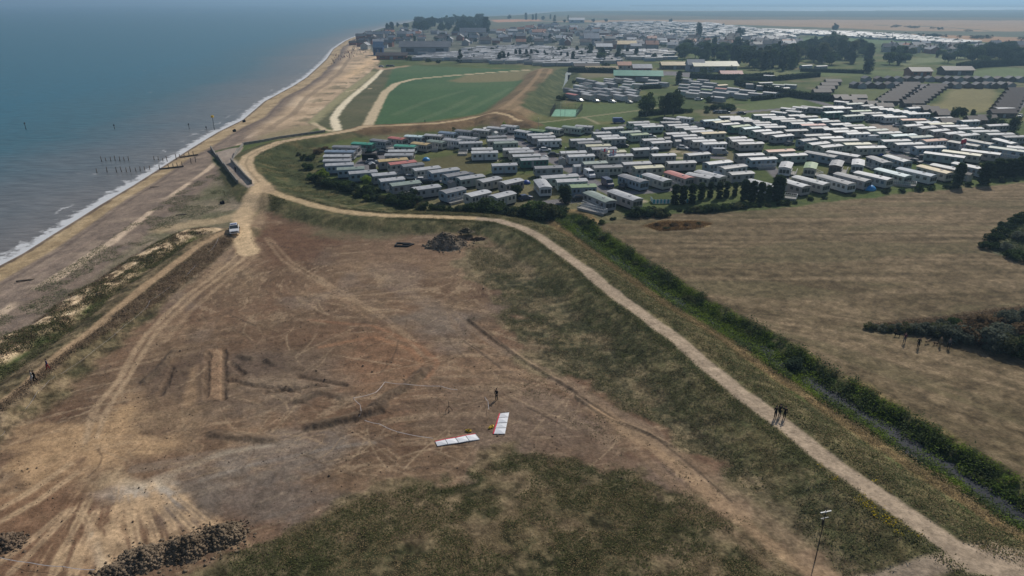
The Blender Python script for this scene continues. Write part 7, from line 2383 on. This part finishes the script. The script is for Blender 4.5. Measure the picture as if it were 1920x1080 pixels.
isl = [(1622, 612), (1680, 618), (1760, 626), (1850, 652), (1925, 668), (2100, 690), (2100, 560), (1925, 575), (1800, 590), (1700, 602)]
tufts('island_scrub', 'grey brown brambles filling the bush island of the meadow', scatter(isl, 9000, 17), .4, .08, 5, 'heath', 14, .35, 'scrub')
tufts('rusty_grass', 'rusty tall grass in the small round patch of the meadow', scatter([(1207, 424), (1240, 416), (1300, 414), (1335, 420), (1300, 430), (1240, 433)], 2600, 18), .35, .07, 5, 'rustgrass', 15, .3)
tufts('corner_scrub', 'dense green scrub in the walled corner at the meadow edge', scatter([(1852, 455), (1880, 427), (1925, 400), (2050, 380), (2050, 510), (1925, 490), (1872, 474)], 5000, 19), .4, .09, 5, 'weeds', 16, .35, 'scrub')
tufts('soil_weeds', 'sparse weeds along the ruts of the waste ground', np.concatenate([scatter([(870, 580), (1000, 690), (1150, 790), (1260, 840), (1400, 960), (1460, 1040), (1380, 1020), (1200, 880), (980, 740), (860, 640)], 3500, 20, patch=(3, .56, 20)),
                                                                             scatter([(760, 420), (900, 430), (960, 470), (1000, 560), (900, 520), (870, 470)], 1500, 21, patch=(3, .5, 21))]), .14, .045, 4, 'tussock', 17, .25)


# stones and clods strewn over bare soil and shingle
def stones():
    r = np.random.default_rng(9)
    pts = np.concatenate([scatter([(470, 420), (900, 470), (1050, 640), (1250, 830), (1400, 960), (900, 880), (560, 990), (330, 1080), (0, 1080), (0, 850), (280, 620)], 4500, 30, patch=(3, .5, 88)), ])
    n = len(pts)
    s = .024 * np.exp(r.normal(0, .5, n))
    cb = np.array([(-1, -1, -1), (1, -1, -1), (1, 1, -1), (-1, 1, -1), (-1, -1, 1), (1, -1, 1), (1, 1, 1), (-1, 1, 1)], float)
    V = (cb[None] * (1 + r.normal(0, .25, (n, 8, 3)))) * s[:, None, None] + pts[:, None, :] + np.array([0, 0, .03])
    f = np.array([(3, 2, 1, 0), (4, 5, 6, 7), (0, 1, 5, 4), (1, 2, 6, 5), (2, 3, 7, 6), (3, 0, 4, 7)])
    F = (f[None] + 8 * np.arange(n)[:, None, None]).reshape(-1, 4)
    me = np_mesh('soil_clods', V.reshape(-1, 3), F)
    me.materials.append(mat('clod_earth', tuple(A(98, 84, 70)), .95, .3, .5, .05))
    o = bpy.data.objects.new('soil_clods', me); COL.objects.link(o); o['kind'] = 'stuff'
    tag(o, 'clods and stones strewn over the bare brown soil', 'clods')


stones()


# far shores and the low hills across the water
def far_coast(az0, az1, R, h, label):
    n = 160
    V, F = [], []
    for i in range(n + 1):
        a = math.radians(az0 + (az1 - az0) * i / n)
        k = h * (.35 + 1.1 * float(fbm(np.array([i * .11 + R * .01]), np.array([3.3]), 1.6, 4, 33)[0])) * min(1, i / 8, (n - i) / 8 + .05)
        for rr, z in ((R, -3.0), (R + 400, max(.3, k * .8)), (R + 900, max(.3, k)), (R + 2200, -3.0)):
            V.append((math.sin(a) * rr, math.cos(a) * rr, z))
    for i in range(n):
        for j in range(3):
            F.append((i * 4 + j, (i + 1) * 4 + j, (i + 1) * 4 + j + 1, i * 4 + j + 1))
    me = np_mesh('far_hills', V, F, True)
    me.materials.append(mat('far_hill_grass', (.09, .11, .06), .95, .2, .002, .05))
    o = bpy.data.objects.new('far_hills', me); COL.objects.link(o); o['kind'] = 'structure'


far_coast(-58, -2, 12500, 42, '')
far_coast(-4, 52, 15500, 40, '')
settle_labels()
